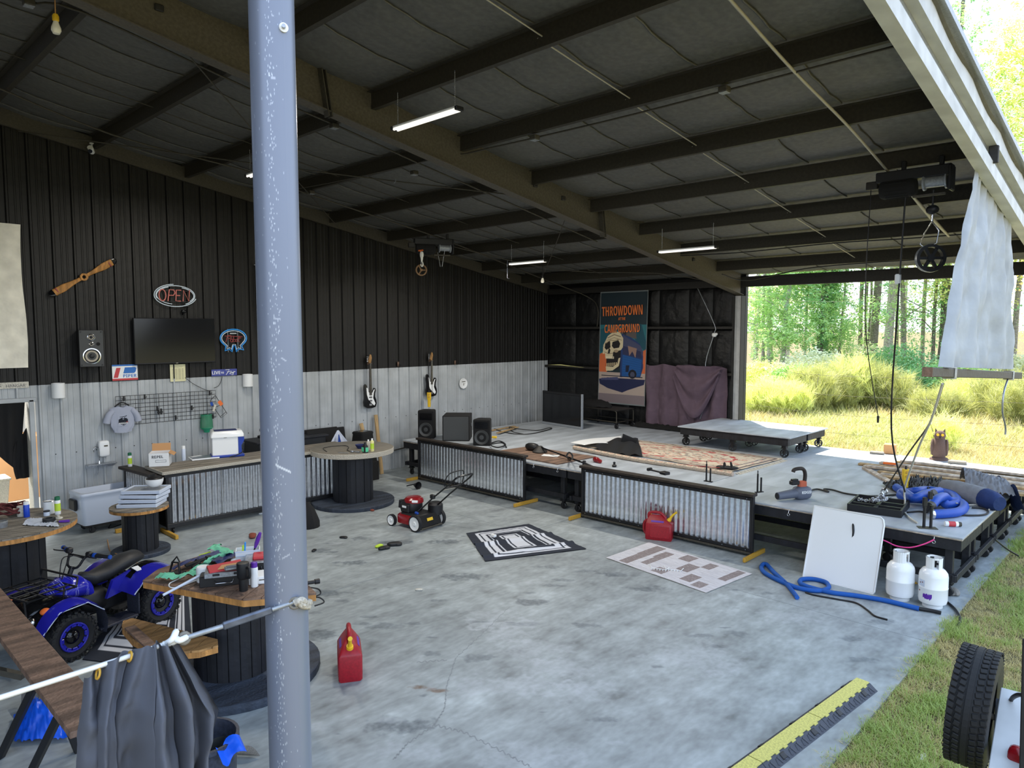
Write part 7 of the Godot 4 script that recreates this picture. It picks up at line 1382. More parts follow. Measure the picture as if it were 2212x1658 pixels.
func mower():
	var t := thing("lawn_mower", "red and black push lawn mower with white wheels on the concrete", "lawn mower", Vector3(-9.45, 0, -7.46), 5)     # front towards -x
	o("deck", G.new().loft([rect3(Vector3(-.02, .07, 0), .56, .46, .12), rect3(Vector3(-.02, .19, 0), .56, .46, .12), rect3(Vector3(-.02, .22, 0), .5, .4, .12)]), "dark_red", t)
	o("deck_plate", G.new().loft([rect3(Vector3(.02, .22, 0), .5, .4, .1), rect3(Vector3(.02, .25, 0), .44, .36, .1)]), "black", t)
	for e in [[-.33, .26, .1], [-.33, -.26, .1], [.27, .28, .14], [.27, -.28, .14]]:
		var w := G.new().at(Vector3(e[0], e[2], e[1]), Vector3(90, 0, 0)); var r: float = e[2]; w.lathe([Vector2(r * .8, -.03), Vector2(r * .97, -.028), Vector2(r, 0), Vector2(r * .97, .028), Vector2(r * .8, .03), Vector2(r * .8, -.03)], 26); o("tyre", w, "rubber", t)
		var h := G.new().at(Vector3(e[0], e[2], e[1]), Vector3(90, 0, 0)); h.lathe([Vector2(0, -.028), Vector2(r * .2, -.032), Vector2(r * .3, -.022), Vector2(r * .72, -.024), Vector2(r * .82, -.03), Vector2(r * .82, .03), Vector2(r * .72, .024), Vector2(r * .3, .022), Vector2(r * .2, .032), Vector2(0, .028)], 26); o("hub", h, "white", t)
	o("engine", G.new().sq(Vector3(-.12, .33, .0), Vector3(.17, .12, .16), .55, 18).cyl(Vector3(-.26, .3, .08), Vector3(-.26, .42, .08), .07, .06).box(Vector3(-.1, .32, .16), Vector3(.2, .14, .05), .015), "black", t)
	o("cowl", G.new().lathe_at(Vector3(-.08, .4, -.02), [Vector2(.17, 0), Vector2(.165, .05), Vector2(.13, .085), Vector2(.06, .095), Vector2(0, .095)]), "dark_red", t); o("label_patch", G.new().box(Vector3(.06, .445, .09), Vector3(.1, .04, .004), 0, Vector3(-20, 30, 0)).box(Vector3(-.1, .35, .187), Vector3(.1, .035, .003)), "white", t)
	o("rear_flap", G.new().box(Vector3(.33, .16, 0), Vector3(.03, .2, .46), .008, Vector3(0, 0, 20)), "black_matte", t); o("flap_sticker", G.new().box(Vector3(.35, .18, .02), Vector3(.004, .05, .13), 0, Vector3(0, 0, 20)), "yellow", t); o("trail_bar", G.new().cyl(Vector3(.37, .05, -.24), Vector3(.37, .05, .24), .014), "steel", t)
	o("drive_cover", G.new().lathe_at(Vector3(.22, .2, -.24), [Vector2(0, 0), Vector2(.13, 0), Vector2(.13, .16), Vector2(.1, .2), Vector2(0, .2)]), "black", t)
	for s in [-1, 1]:
		o("handle_tube", G.new().tube([Vector3(.2, .28, s * .2), Vector3(.62, .62, s * .2), Vector3(1.08, .96, s * .2)], .014, 8), "black_gloss", t); o("clip", G.new().box(Vector3(.23, .3, s * .21), Vector3(.07, .04, .04), .008), "blue", t)
	o("handle_bar", G.new().tube(curve([Vector3(1.0, .9, -.2), Vector3(1.12, 1.0, -.19), Vector3(1.14, 1.02, -.12), Vector3(1.14, 1.02, .12), Vector3(1.12, 1.0, .19), Vector3(1.0, .9, .2)], 4), .015, 8), "black_gloss", t); o("bail", G.new().tube(curve([Vector3(.88, .84, -.21), Vector3(.92, .99, -.2), Vector3(.96, 1.06, -.12), Vector3(.96, 1.06, .12), Vector3(.92, .99, .2), Vector3(.88, .84, .21)], 4), .009, 7), "black", t)
	o("cable_clamp", G.new().box(Vector3(.6, .63, .2), Vector3(.09, .07, .06), .012), "black", t); o("cross_tube", G.new().cyl(Vector3(.86, .8, -.2), Vector3(.86, .8, .2), .009), "black", t); o("pull_cord", G.new().tube([Vector3(-.02, .46, -.05), Vector3(.5, .66, -.18), Vector3(.74, .73, -.19)], .004, 5), "offwhite", t)

func floor_things():
	rug_pic(); mower()
	gas_can("red fuel can standing alone on the concrete with its yellow spout facing the camera", Vector3(-5.669, 0, -3.64) + Vector3(-.14, 0, -.1), -31)
	gas_can("red fuel can before the right barrier beside the grey mat", Vector3(-5.971, 0, -9.574) + Vector3(-.06, 0, -.1), 22)
	var n := nse(101, 2.0)
	flat_rug("striped_rug", "black and white bordered rug lying wrinkled on the concrete before the barriers", Vector3(-8.117, 0, -8.848), Vector3(-6.539, 0, -8.436), Vector3(-8.484, 0, -7.728), Vector3(-7.236, 0, -6.958), "bw_rug", func(u: float, v: float): return .03 * exp(-pow((u - .42 - .06 * v) / .03, 2)) + .025 * exp(-pow((u - .5) / .03, 2)) * v + .035 * exp(-pow((u - .78 - .1 * v) / .03, 2)) + .012 * maxf(0, n.get_noise_2d(u * 4, v * 2)))
	flat_rug("floor_mat", "grey and taupe patchwork mat on the concrete before the right barrier", Vector3(-6.033, 0, -9.378), Vector3(-4.216, 0, -9.133), Vector3(-6.076, 0, -8.303), Vector3(-4.325, 0, -8.056), "mat_print", func(u: float, v: float): return .004 * n.get_noise_2d(u * 3, v * 3))
	one("white_box", "tiny white box lying on the striped rug's left part", "box", G.new().box(Vector3(0, .02, 0), Vector3(.09, .04, .06), .006), "white", Vector3(-7.958, 0.03, -7.84))
	for e in [[Vector3(-5.255, 0.016, -8.437), "left clear plastic rack of two lying on the grey mat"], [Vector3(-5.09, 0.016, -8.543), "right clear plastic rack of two on the grey mat, white slip in it"]]:
		var t := thing("plastic_rack", e[1], "rack", e[0], 20); var g := G.new()
		for i in 6: g.cyl(Vector3(-.1 + .04 * i, .0, .04), Vector3(-.09 + .04 * i, .0, .1), .006, -1, 5)
		o("prongs", g, "white", t); o("rim", G.new().tube([Vector3(-.14, .01, -.05), Vector3(-.1, .0, .04), Vector3(.11, .0, .04), Vector3(.13, .01, -.05)], .006, 5), "white", t)
	# white folding table leaning on the stage
	var ft := thing("folding_table", "white plastic folding table leaning on its side against the stage edge", "table"); var A := Vector3(-3.676, 0, -9.525); var B := Vector3(-2.772, 0, -9.504); B.z = A.z + .02; var up := Vector3(0, .92, -.33)
	var tb := func(u: float, v: float, off: float): return A.lerp(B, u) + up * v + Vector3(0, .06, .2).normalized() * off
	var ring := []; var rk := []
	for q in [[.0, .0], [.985, 0], [1.0, .03], [1.0, .9], [.98, .97], [.94, 1.0], [.0, 1.0]]: ring.append(tb.call(q[0], q[1], 0.0)); rk.append(tb.call(q[0], q[1], -.05))
	o("top", G.new().loft([rk, ring], true, false), "white", ft); o("rim", G.new().tube(ring + [ring[0]], .012, 6), "white", ft)
	o("folded_leg", G.new().cyl(tb.call(.1, .1, -.07), tb.call(.1, .9, -.07), .014).cyl(tb.call(.9, .1, -.07), tb.call(.9, .9, -.07), .014), "alu", ft)
	propane("white propane tank by the folding table, the clean left one", Vector3(-2.497, 0, -9.575), 30, false)
	propane("white propane tank with a purple paint smear, right of the clean one", Vector3(-2.138, 0, -9.59), -10, true)
	one("white_jug", "white plastic jug lying under the stage behind the propane tanks", "jug", G.new().sq(Vector3(0, .09, 0), Vector3(.12, .09, .08), .6, 12), "white", Vector3(-2.489, 0, -10.252) + Vector3(.03, 0, -.1))
	one("yellow_disc", "yellow disc behind the left propane tank's shoulder", "lid", G.new().cyl(Vector3.ZERO, Vector3(0, .03, 0), .12, -1, 18), "yellow_paint", Vector3(-2.568, 0, -10.176) + Vector3(0, 0, -.2))
	# covered blue hose and cables
	mt("rope_blue", 20, 104, 204, .75, 0, "speck", 9.0, "weave", .8)
	cable("blue_sleeve_hose", "blue sleeved hose looped on the concrete beside the white folding table", [Vector3(-3.4, 0.03, -8.642), Vector3(-3.678, 0.03, -8.998), Vector3(-3.996, 0.03, -9.328), Vector3(-4.224, 0.03, -9.587), Vector3(-4.237, 0.03, -9.466), Vector3(-4.105, 0.03, -9.249), Vector3(-3.838, 0.03, -9.082), Vector3(-3.55, 0.03, -8.982), Vector3(-3.334, 0.03, -9.032), Vector3(-3.239, 0.03, -9.213), Vector3(-3.333, 0.03, -9.423), Vector3(-3.518, 0.03, -9.437), Vector3(-3.616, 0.03, -9.295), Vector3(-3.519, 0.03, -9.127), Vector3(-3.188, 0.03, -9.105), Vector3(-2.891, 0.03, -9.217), Vector3(-2.592, 0.03, -9.293), Vector3(-2.336, 0.03, -9.296), Vector3(-2.211, 0.03, -9.298)], .03, "rope_blue", 8, "hose")
	cable("black_hose_end", "black end of the blue hose lying before the smeared propane tank", [Vector3(-2.215, 0.025, -9.312), Vector3(-2.1, 0.025, -9.344), Vector3(-1.991, 0.025, -9.353)], .022, "black", 3, "hose")
	cable("black_cable", "thin black cable curving on the concrete before the white folding table", [Vector3(-3.414, 0.01, -8.939), Vector3(-3.292, 0.01, -8.925), Vector3(-3.032, 0.01, -8.984), Vector3(-2.825, 0.01, -9.017), Vector3(-2.646, 0.01, -8.87), Vector3(-2.533, 0.01, -8.752), Vector3(-2.395, 0.01, -8.738)], .011, "black")
	cable("black_cable", "black cable running off the slab corner into the grass", [Vector3(-2.025, 0.02, -9.791), Vector3(-1.925, 0.02, -9.646), Vector3(-1.842, 0.02, -9.476), Vector3(-1.78, 0.01, -9.292), Vector3(-1.77, 0.01, -9.09)], .016, "black")
	cable("black_cable", "black cable slanting from the stage legs to the grass at right", [Vector3(-1.822, 0.5, -11.367), Vector3(-1.801, 0.2, -12.14), Vector3(-1.717, 0.02, -12.551)], .012, "black", 4)
	# cable ramp
	mt("ramp_yellow", 232, 226, 130, .6, 0, "fine", 3.0); mt("ramp_grey", 74, 78, 88, .7, 0, "fine", 4.0, "bump", .3)
	var rp := thing("cable_ramp", "yellow and dark grey cable protector ramp lying on the slab edge", "cable ramp", Vector3(-2.085, 0, -6.95), 0); rp.rotation_degrees.y = -5.5
	for k in 3:
		var z0 := .95 * k; var pl := [Vector2(-.13, 0), Vector2(-.06, .05), Vector2(.06, .05), Vector2(.13, 0)]
		o("body", G.new().prism(pl, z0 + .003, z0 + .947), "ramp_grey", rp); var ly := [Vector2(-.066, .05)]
		var q := [[-.066, z0], [.05, z0]]; var zz := z0
		for i in 7: q.append([.05, zz + .085]); q.append([.066, zz + .085]); q.append([.066, zz + .05 + .085]); q.append([.05, zz + .05 + .085]); zz += .125
		q.append([.05, z0 + .94]); q.append([-.066, z0 + .94]); var pg := []
		for e in q: pg.append(Vector2(e[0], -e[1]))
		var lg := G.new().at(Vector3.ZERO, Vector3(-90, 0, 0)); lg.prism(pg, .048, .058); o("lid", lg, "ramp_yellow", rp)
		for i in 9: o("tread_bar", G.new().box(Vector3(.098, .024, z0 + .06 + i * .1), Vector3(.06, .008, .02), .002, Vector3(0, 25, -34)).box(Vector3(.1, .024, z0 + .1 + i * .1), Vector3(.05, .008, .02), .002, Vector3(0, -25, -34)), "ramp_grey", rp)
		for zq in [.2, .7]: o("grip_hole", G.new().box(Vector3(.09, .03, z0 + zq), Vector3(.05, .014, .06), .004, Vector3(0, 0, -34)), "black", rp); o("grip_hole", G.new().box(Vector3(-.098, .026, z0 + zq), Vector3(.04, .014, .06), .004, Vector3(0, 0, 34)), "black", rp)
	# small litter
	one("funnel", "black funnel lying on its side by the left barrier's yellow foot", "funnel", G.new().cyl(Vector3(0, .08, 0), Vector3(.16, .08, .06), .012, .085, 14, false).cyl(Vector3(0, .08, 0), Vector3(-.2, .02, -.06), .012), "black", Vector3(-11.755, 0, -9.208), 20)
	one("leaf_litter", "curled grey dead leaf on the concrete left of the steel pole's foot", "leaf", G.new().sheet(func(u: float, v: float): return Vector3((u - .5) * .24, .02 + .05 * sin(PI * u) * absf(v - .5) * 2, (v - .5) * .1 * sin(PI * clampf(u, .05, 1))), 10, 6), "stone", Vector3(-5.209, 0, -2.389), 40)
	var dn := 0
	for e in [[Vector3(-9.717, 0, -6.185), "black crumpled scrap on the concrete below the concrete-top spool", "black"], [Vector3(-8.808, 0, -6.516), "longer black scrap on the concrete left of the striped rug", "black"], [Vector3(-8.774, 0, -6.29), "looped black scrap beside the green wrapper", "black"], [Vector3(-8.926, 0, -6.305), "bright green wrapper on the concrete floor", "lime"], [Vector3(-9.464, 0, -5.502), "small dark leaf on the concrete beside the steel pole", "black"], [Vector3(-10.825, 0, -5.192), "brown brick lying on the concrete beyond the octagonal table", "brick"], [Vector3(-10.825, 0, -7.503), "small brown chip at the concrete-top spool's foot", "brick"], [Vector3(-11.812, 0, -6.791), "white paper cup lying right of the steel pole", "white"], [Vector3(-7.038, 0, -5.584), "pale chip on the concrete near the floor joint", "offwhite"], [Vector3(-12.072, 0, -5.987), "small white bottle lying by the bar's right end", "white"], [Vector3(-1.385, -0.04, -6.135), "crumpled white litter on the lawn before the spare wheel", "white"], [Vector3(-2.039, 0, -10.23), "flat grey stone under the stage's front right wheel", "stone"]]:
		var s: float = [.07, .12, .1, .08, .06, .12, .07, .08, .05, .06, .06, .12][dn]
		one("scrap" if e[2] in ["black", "lime", "offwhite"] else ("brick" if e[2] == "brick" else ("stone" if e[2] == "stone" else "litter")), e[1], "scrap", G.new().sq(Vector3(0, s * .25, 0), Vector3(s, s * .25, s * .45), .7, 10).sq(Vector3(s * .5, s * .2, s * .3), Vector3(s * .5, s * .2, s * .25), .8, 8), e[2], e[0], 40 + dn * 23); dn += 1
	one("black_bag", "black bag slumped right of the steel pole's middle", "bag", G.new().lathe([Vector2(0, 0), Vector2(.2, 0), Vector2(.2, .1), Vector2(.12, .3), Vector2(.03, .42), Vector2(0, .43)], 14), "black_matte", Vector3(-10.734, 0, -6.137))

func tread_tire(t: Node3D, c: Vector3, R: float, w: float, turn: float, knob: bool):      # axis along local x
	var ring := func(pr: Array, n: int): var g := G.new().at(c, Vector3(0, 0, 90)); return g.lathe(pr, n)
	o("tyre", ring.call([Vector2(R * .56, -w * .42), Vector2(R * .8, -w * .52), Vector2(R * .93, -w * .47), Vector2(R * .97, -w * .3), Vector2(R * .98, 0), Vector2(R * .97, w * .3), Vector2(R * .93, w * .47), Vector2(R * .8, w * .52), Vector2(R * .56, w * .42)], 36), "tire", t)
	if knob:
		var g := G.new(); var n := 22
		for i in n:
			for e in [[-.4, 0.0, 25.0], [-.14, .5, -25.0], [.14, 0.0, 25.0], [.4, .5, -25.0]]:
				var a: float = TAU * (i + e[1]) / n; var d := Vector3(0, cos(a), sin(a)); g.at(c + d * R * .985 + Vector3(e[0] * w, 0, 0), Vector3(rad_to_deg(a), 0, 0)); g.box(Vector3.ZERO, Vector3(w * .24, R * .09, R * .13), R * .012, Vector3(0, e[2], 0))
			for s in [-1, 1]: var a := TAU * (i + .25) / n; var d := Vector3(0, cos(a), sin(a)); g.at(c + d * R * .9 + Vector3(s * w * .5, 0, 0), Vector3(rad_to_deg(a), 0, 0)); g.box(Vector3.ZERO, Vector3(w * .1, R * .14, R * .09), R * .012)
		stuff(o("tread_blocks", g, "tire", t))

func atv():
	mt("plastic_dusty", 58, 62, 78, .6, 0, "scuff", 3.0); mt("seat_black", 30, 32, 36, .55, 0, "", 1, "bump", .1)
	var t := thing("quad_bike", "blue and black quad bike with web pattern and blue wheel rings beside the octagonal table", "quad bike", Vector3(-8.62, 0, -2.28), 18.4)     # front +z, near side +x
	var R := .245
	for e in [[.36, .5], [-.36, .5], [.36, -.52], [-.36, -.52]]:
		var c := Vector3(e[0], R, e[1]); tread_tire(t, c, R, .2, 0, true); var s := signf(e[0])
		var rim := G.new().at(c, Vector3(0, 0, 90)); rim.lathe([Vector2(R * .56, -.08), Vector2(R * .58, 0), Vector2(R * .56, .08), Vector2(R * .3, .06), Vector2(0, .05), Vector2(0, -.05), Vector2(R * .3, -.06), Vector2(R * .56, -.08)], 24); o("rim", rim, "black", t)
		var bl := G.new()
		for i in 12: var a := TAU * i / 12; bl.at(c + Vector3(s * .092, 0, 0) + Vector3(0, cos(a), sin(a)) * R * .51, Vector3(rad_to_deg(a), 0, 0)); bl.box(Vector3.ZERO, Vector3(.02, R * .15, R * .2), .004)
		bl.at(); bl.tube(ring_at(c + Vector3(s * .095, 0, 0), Vector3(1, 0, 0), R * .565, 24), .011, 6, true); o("bead_ring", bl, "atv_blue", t); o("hub_cap", G.new().at(c + Vector3(s * .07, 0, 0), Vector3(0, 0, -90 * s)).lathe([Vector2(.07, 0), Vector2(.05, .02), Vector2(0, .03)], 14), "black_gloss", t)
	# bodywork
	o("chassis", G.new().box(Vector3(0, .33, 0), Vector3(.22, .16, 1.0), .03).box(Vector3(0, .24, .45), Vector3(.5, .05, .08), .01).box(Vector3(0, .24, -.5), Vector3(.5, .06, .08), .01).sq(Vector3(0, .4, .05), Vector3(.16, .14, .2), .7, 12), "black", t)
	var seat := []
	for e in [[-.62, .7, .05, .02], [-.55, .74, .13, .05], [-.35, .72, .15, .07], [-.15, .66, .13, .07], [.0, .64, .1, .06], [.1, .68, .08, .05], [.14, .68, .03, .02]]:
		var r := []
		for i in 14: var a := TAU * i / 14; r.append(Vector3(cos(a) * e[2], e[1] + sin(a) * e[3] * (1.0 if sin(a) > 0 else 1.6), e[0]))
		seat.append(r)
	o("seat", G.new().loft(seat), "seat_black", t)
	var pw := Pic.new(128, 128, Color8(34, 36, 170)); var wc := Color8(190, 196, 240)
	for i in 9: pw.line([64, 10, -20 + i * 22, 140], 1.6, wc)
	for j in 5: 
		for i in 8: var y := 28 + j * 24; pw.line([64 + (-84 + i * 22) * (y - 10) / 130.0, y + 3 * (i % 2), 64 + (-74 + i * 22) * (y - 10) / 130.0, y - 4, 64 + (-62 + i * 22) * (y - 10) / 130.0, y + 3], 1.4, wc)
	pic_mat("web_print", pw, .2)
	var tank := []
	for e in [[.06, .62, .13], [.16, .7, .17], [.3, .72, .2], [.42, .68, .2], [.5, .62, .16]]:
		var r := []
		for i in 14: var a := TAU * i / 14; r.append(Vector3(cos(a) * e[2], e[1] - .1 + sin(a) * .12, e[0]))
		tank.append(r)
	o("tank_cover", G.new().loft(tank), "web_print", t)
	for s in [-1, 1]:
		var fen := func(zc: float, r: float, a0: float, a1: float, w0: float, w1: float): return func(u: float, v: float): var a := lerpf(a0, a1, u); return Vector3(s * lerpf(w0, w1, v), R + sin(a) * r * (1 - .12 * v * v) + .04, zc + cos(a) * r)
		o("front_fender", G.new().sheet(fen.call(.5, .34, .25, 2.7, .34, .5), 14, 5), "atv_blue", t); o("fender_deck", G.new().sheet(fen.call(.5, .342, .25, 2.7, .12, .345), 14, 5), "black_gloss", t); o("front_mudguard", G.new().sheet(fen.call(.5, .345, 2.5, 3.5, .3, .48), 10, 4), "plastic_dusty", t)
		o("rear_fender", G.new().sheet(fen.call(-.5, .4, .5, 2.3, .16, .5), 14, 8), "atv_blue", t); o("rear_fender_top", G.new().sheet(fen.call(-.5, .41, .9, 2.0, .17, .36), 10, 4), "black_gloss", t)
		o("fender_stripe", G.new().tube([fen.call(-.5, .405, .5, 2.3, .16, .5).call(0.02, .98), fen.call(-.5, .405, .5, 2.3, .16, .5).call(.3, .97), fen.call(-.5, .405, .5, 2.3, .16, .5).call(.6, .97), fen.call(-.5, .405, .5, 2.3, .16, .5).call(.98, .97)], .007, 5).tube([fen.call(.5, .345, .25, 2.7, .14, .5).call(.05, .97), fen.call(.5, .345, .25, 2.7, .14, .5).call(.35, .97), fen.call(.5, .345, .25, 2.7, .14, .5).call(.7, .97), fen.call(.5, .345, .25, 2.7, .14, .5).call(.98, .97)], .006, 5), "chest", t)
		o("side_panel", G.new().at(Vector3(s * .2, 0, 0), Vector3(0, 90, 0)).prism([Vector2(.02, .42), Vector2(.3, .46), Vector2(.42, .58), Vector2(.36, .66), Vector2(.1, .6)], -.02, .02), "atv_blue", t)
		o("foot_well", G.new().box(Vector3(s * .32, .2, -.02), Vector3(.22, .03, .44), .008).box(Vector3(s * .32, .32, -.26), Vector3(.2, .24, .02), .006), "plastic_dusty", t)
		o("shock", G.new().cyl(Vector3(s * .22, .25, .5), Vector3(s * .15, .52, .42), .012), "chrome", t)
		var sp := []
		for i in 40: sp.append(Vector3(s * .22, .28, .49).lerp(Vector3(s * .155, .5, .425), i / 40.0) + Vector3(cos(i * 1.26) * .034, 0, sin(i * 1.26) * .034))
		o("spring", G.new().tube(sp, .007, 5), "white", t)
		o("headlamp", G.new().sq(Vector3(s * .24, .46, .78), Vector3(.045, .05, .04), 1, 12), "chrome", t); o("indicator", G.new().sq(Vector3(s * .3, .55, .68), Vector3(.05, .035, .05), 1, 12), "orange", t); o("grip", G.new().cyl(Vector3(s * .24, .94, .1), Vector3(s * .39, .93, .04), .02), "black", t); o("grip_ring", G.new().cyl(Vector3(s * .22, .94, .105), Vector3(s * .245, .94, .1), .03).cyl(Vector3(s * .385, .93, .045), Vector3(s * .4, .93, .04), .024), "blue", t)
		o("control_box", G.new().box(Vector3(s * .17, .95, .12), Vector3(.07, .06, .06), .012).tube([Vector3(s * .18, .95, .15), Vector3(s * .3, .96, .2), Vector3(s * .36, .95, .17)], .007, 5), "black", t)
	o("nose", G.new().loft([ring_rect(Vector3(0, .5, .5), .5, .22), ring_rect(Vector3(0, .48, .72), .44, .2), ring_rect(Vector3(0, .44, .84), .3, .12)]), "black_gloss", t)
	o("handlebar", G.new().tube(curve([Vector3(-.38, .93, .04), Vector3(-.16, .95, .12), Vector3(-.08, .82, .2), Vector3(.08, .82, .2), Vector3(.16, .95, .12), Vector3(.38, .93, .04)], 4), .013, 7).cyl(Vector3(-.14, .92, .14), Vector3(.14, .92, .14), .012).cyl(Vector3(0, .82, .2), Vector3(0, .6, .3), .025), "black", t); o("cables", G.new().tube(curve([Vector3(.1, .9, .14), Vector3(.06, .95, .26), Vector3(.02, .7, .34)], 4), .006, 5).tube(curve([Vector3(-.1, .9, .14), Vector3(-.08, .9, .26), Vector3(-.02, .65, .34)], 4), .006, 5), "black", t)
	var rk := G.new(); var rp := [Vector3(-.3, .7, .36), Vector3(.3, .7, .36), Vector3(.3, .7, .84), Vector3(-.3, .7, .84)]
	rk.tube(rp, .011, 6, true)
	for x in [-.18, -.06, .06, .18]: rk.cyl(Vector3(x, .7, .36), Vector3(x, .7, .84), .008, -1, 6)
	for z in [.5, .68]: rk.cyl(Vector3(-.3, .7, z), Vector3(.3, .7, z), .008, -1, 6)
	rk.tube([Vector3(-.3, .7, .36), Vector3(-.3, .79, .34), Vector3(.3, .79, .34), Vector3(.3, .7, .36)], .011, 6); o("front_rack", rk, "black", t)
	for s in [-.2, .2]: o("rack_leg", G.new().cyl(Vector3(s, .7, .82), Vector3(s, .44, .8), .009).cyl(Vector3(s, .7, .42), Vector3(s, .55, .44), .009), "black", t)
	o("bumper", G.new().tube(curve([Vector3(-.2, .24, .6), Vector3(-.22, .3, .92), Vector3(-.18, .5, .9), Vector3(.18, .5, .9), Vector3(.22, .3, .92), Vector3(.2, .24, .6)], 4), .014, 7), "black", t); o("skid_plate", G.new().box(Vector3(0, .2, .7), Vector3(.24, .02, .3), .006, Vector3(-18, 0, 0)), "alu", t); o("a_arm", G.new().cyl(Vector3(.1, .24, .4), Vector3(.3, .24, .5), .014).cyl(Vector3(.1, .24, .6), Vector3(.3, .24, .5), .014).cyl(Vector3(-.1, .24, .4), Vector3(-.3, .24, .5), .014), "black", t); o("rear_shock", G.new().cyl(Vector3(.12, .35, -.5), Vector3(.12, .6, -.42), .03), "red", t)
	o("sticker", G.new().box(Vector3(.27, .665, -.42), Vector3(.1, .004, .2), 0, Vector3(0, 0, -14)), "white", t)

func near_things():
	atv()
	flat_rug("striped_rug", "black and white striped rug on the concrete under the quad bike", Vector3(-9.871, 0, -3.162), Vector3(-9.409, 0, -3.606), Vector3(-7.995, 0, -2), Vector3(-6.876, 0, -2.67), "bw_rug", func(u: float, v: float): return .03 * exp(-pow((v - .5 - .1 * u) / .05, 2)) + .02 * exp(-pow((v - .75) / .04, 2)))
	# octagonal spool table
	var c := Vector3(-6.6, 0, -2.95)
	var s1 := spool("spool_table", "large spool table with an octagonal plank top and black drum near the steel pole", c, .8, .365, 1.0, .085, "black_wood_worn", "black_wood", 22)
	var oc := []
	for p in [Vector3(-7.025, 1, -2.284), Vector3(-5.896, 1, -2.731), Vector3(-5.563, 1, -3.248), Vector3(-5.791, 1, -3.302), Vector3(-6.191, 1, -3.404), Vector3(-6.949, 1, -3.403), Vector3(-7.419, 1, -3.168), Vector3(-7.323, 1, -2.756), Vector3(-7.25, 1, -2.497)]: oc.append(Vector2(p.x - c.x, -(p.z - c.z)))
	planked_disc(s1, "top_plank", 1.3, .925, 1.0, .15, "wood_brown", "wood_edge", oc, 128)
	o("drum_band", G.new().lathe_at(Vector3(0, .86, 0), [Vector2(.37, 0), Vector2(.375, .0), Vector2(.375, .02), Vector2(.37, .02)], 30), "black", s1)
	var be := thing("bench_seat", "half-moon wooden plank bench on black posts before the octagonal table", "bench"); var bp := []
	for p in [Vector3(-7.308, 0.56, -2.266), Vector3(-6.237, 0.56, -2.637), Vector3(-6.113, 0.56, -2.587), Vector3(-6.133, 0.56, -2.428), Vector3(-6.242, 0.56, -2.274), Vector3(-6.497, 0.56, -2.154), Vector3(-6.817, 0.56, -2.106), Vector3(-7.169, 0.56, -2.131), Vector3(-7.299, 0.56, -2.184)]: bp.append(Vector2(p.x + 6.8, -(p.z + 2.3)))
	be.position = Vector3(-6.8, 0, -2.3); planked_disc(be, "seat_plank", 1.2, .49, .56, .14, "wood", "wood_edge", bp, 128)
	for q in [Vector3(.3, 0, -.12), Vector3(-.3, 0, .06)]: o("post", G.new().box(q + Vector3(0, .245, 0), Vector3(.1, .49, .06), .005), "black_wood", be)
	one("wood_slat", "weathered reddish slat tip slanting over the half-moon bench", "board", G.new().bar(Vector3(-6.991, 0.6, -2.145), Vector3(-6.131, 0.66, -2.085), .09, .02, .003), "wood_brown")
	# on the octagonal table
	var ty := 1.0
	var bx := thing("tool_case", "flat black case with a wire handle on the octagonal table behind the tumbler", "case", Vector3(-6.442, 1, -2.793) + Vector3(0, 0, -.02), 62)
	o("case", G.new().box(Vector3(0, .05, 0), Vector3(.42, .1, .26), .006), "black", bx); o("mesh_top", G.new().box(Vector3(0, .102, 0), Vector3(.4, .004, .24)), "steel_dk", bx); o("handle", G.new().tube([Vector3(-.08, .06, .132), Vector3(-.07, .04, .16), Vector3(.07, .04, .16), Vector3(.08, .06, .132)], .005, 6), "chrome", bx)
	var gc := thing("silver_case", "silver latched tray of red pads on the flat black case", "case", Vector3(-6.377, 1.1, -2.811), 62); o("tray", G.new().box(Vector3(0, .025, 0), Vector3(.38, .05, .26), .005), "alu", gc); o("pad", G.new().box(Vector3(-.02, .06, 0), Vector3(.3, .02, .2), .006, Vector3(0, 12, 3)), "sign_red", gc); o("latch", G.new().box(Vector3(-.09, .03, .132), Vector3(.06, .02, .01), .003).box(Vector3(.09, .03, .132), Vector3(.06, .02, .01), .003), "black", gc)
	one("pink_card", "pale pink card lying over the silver tray", "card", G.new().box(Vector3(0, .004, 0), Vector3(.2, .006, .12), .002, Vector3(0, 0, 8)), "kraft", Vector3(-6.304, 1.18, -2.807), 50); var ph := thing("handset", "grey cordless handset with dark keys lying on the silver tray", "phone", Vector3(-6.193, 1.18, -2.808), 70); o("body", G.new().box(Vector3(0, .015, 0), Vector3(.2, .03, .065), .01), "alu", ph); o("keypad", G.new().box(Vector3(-.02, .032, 0), Vector3(.12, .004, .05), .001), "tool_grey", ph)
	var tu := thing("tumbler", "black insulated tumbler with a handle at the octagonal table's front edge", "cup", Vector3(-6.088, 1, -2.823)); o("cup", G.new().lathe([Vector2(0, 0), Vector2(.036, 0), Vector2(.038, .01), Vector2(.039, .11), Vector2(.053, .13), Vector2(.055, .25), Vector2(.053, .258), Vector2(.03, .262), Vector2(0, .26)], 22), "black", tu); o("handle", G.new().tube(curve([Vector3(.05, .22, -.01), Vector3(.085, .215, -.02), Vector3(.085, .14, -.02), Vector3(.05, .13, -.01)], 4), .012, 7), "black", tu)
	can("spray_can", "white spray can with a purple cap right of the black tumbler", Vector3(-6.115, 1, -2.941), .23, .033, "white", "purple", null)
	var ob := thing("sweater_box", "white flat carton right of the purple-capped can by the steel pole", "box", Vector3(-6.197, 1, -3.096), 62); o("carton", G.new().box(Vector3(0, .035, 0), Vector3(.3, .07, .2), .004), "white", ob); o("print", G.new().box(Vector3(0, .04, .101), Vector3(.12, .01, .002)), "ink", ob)
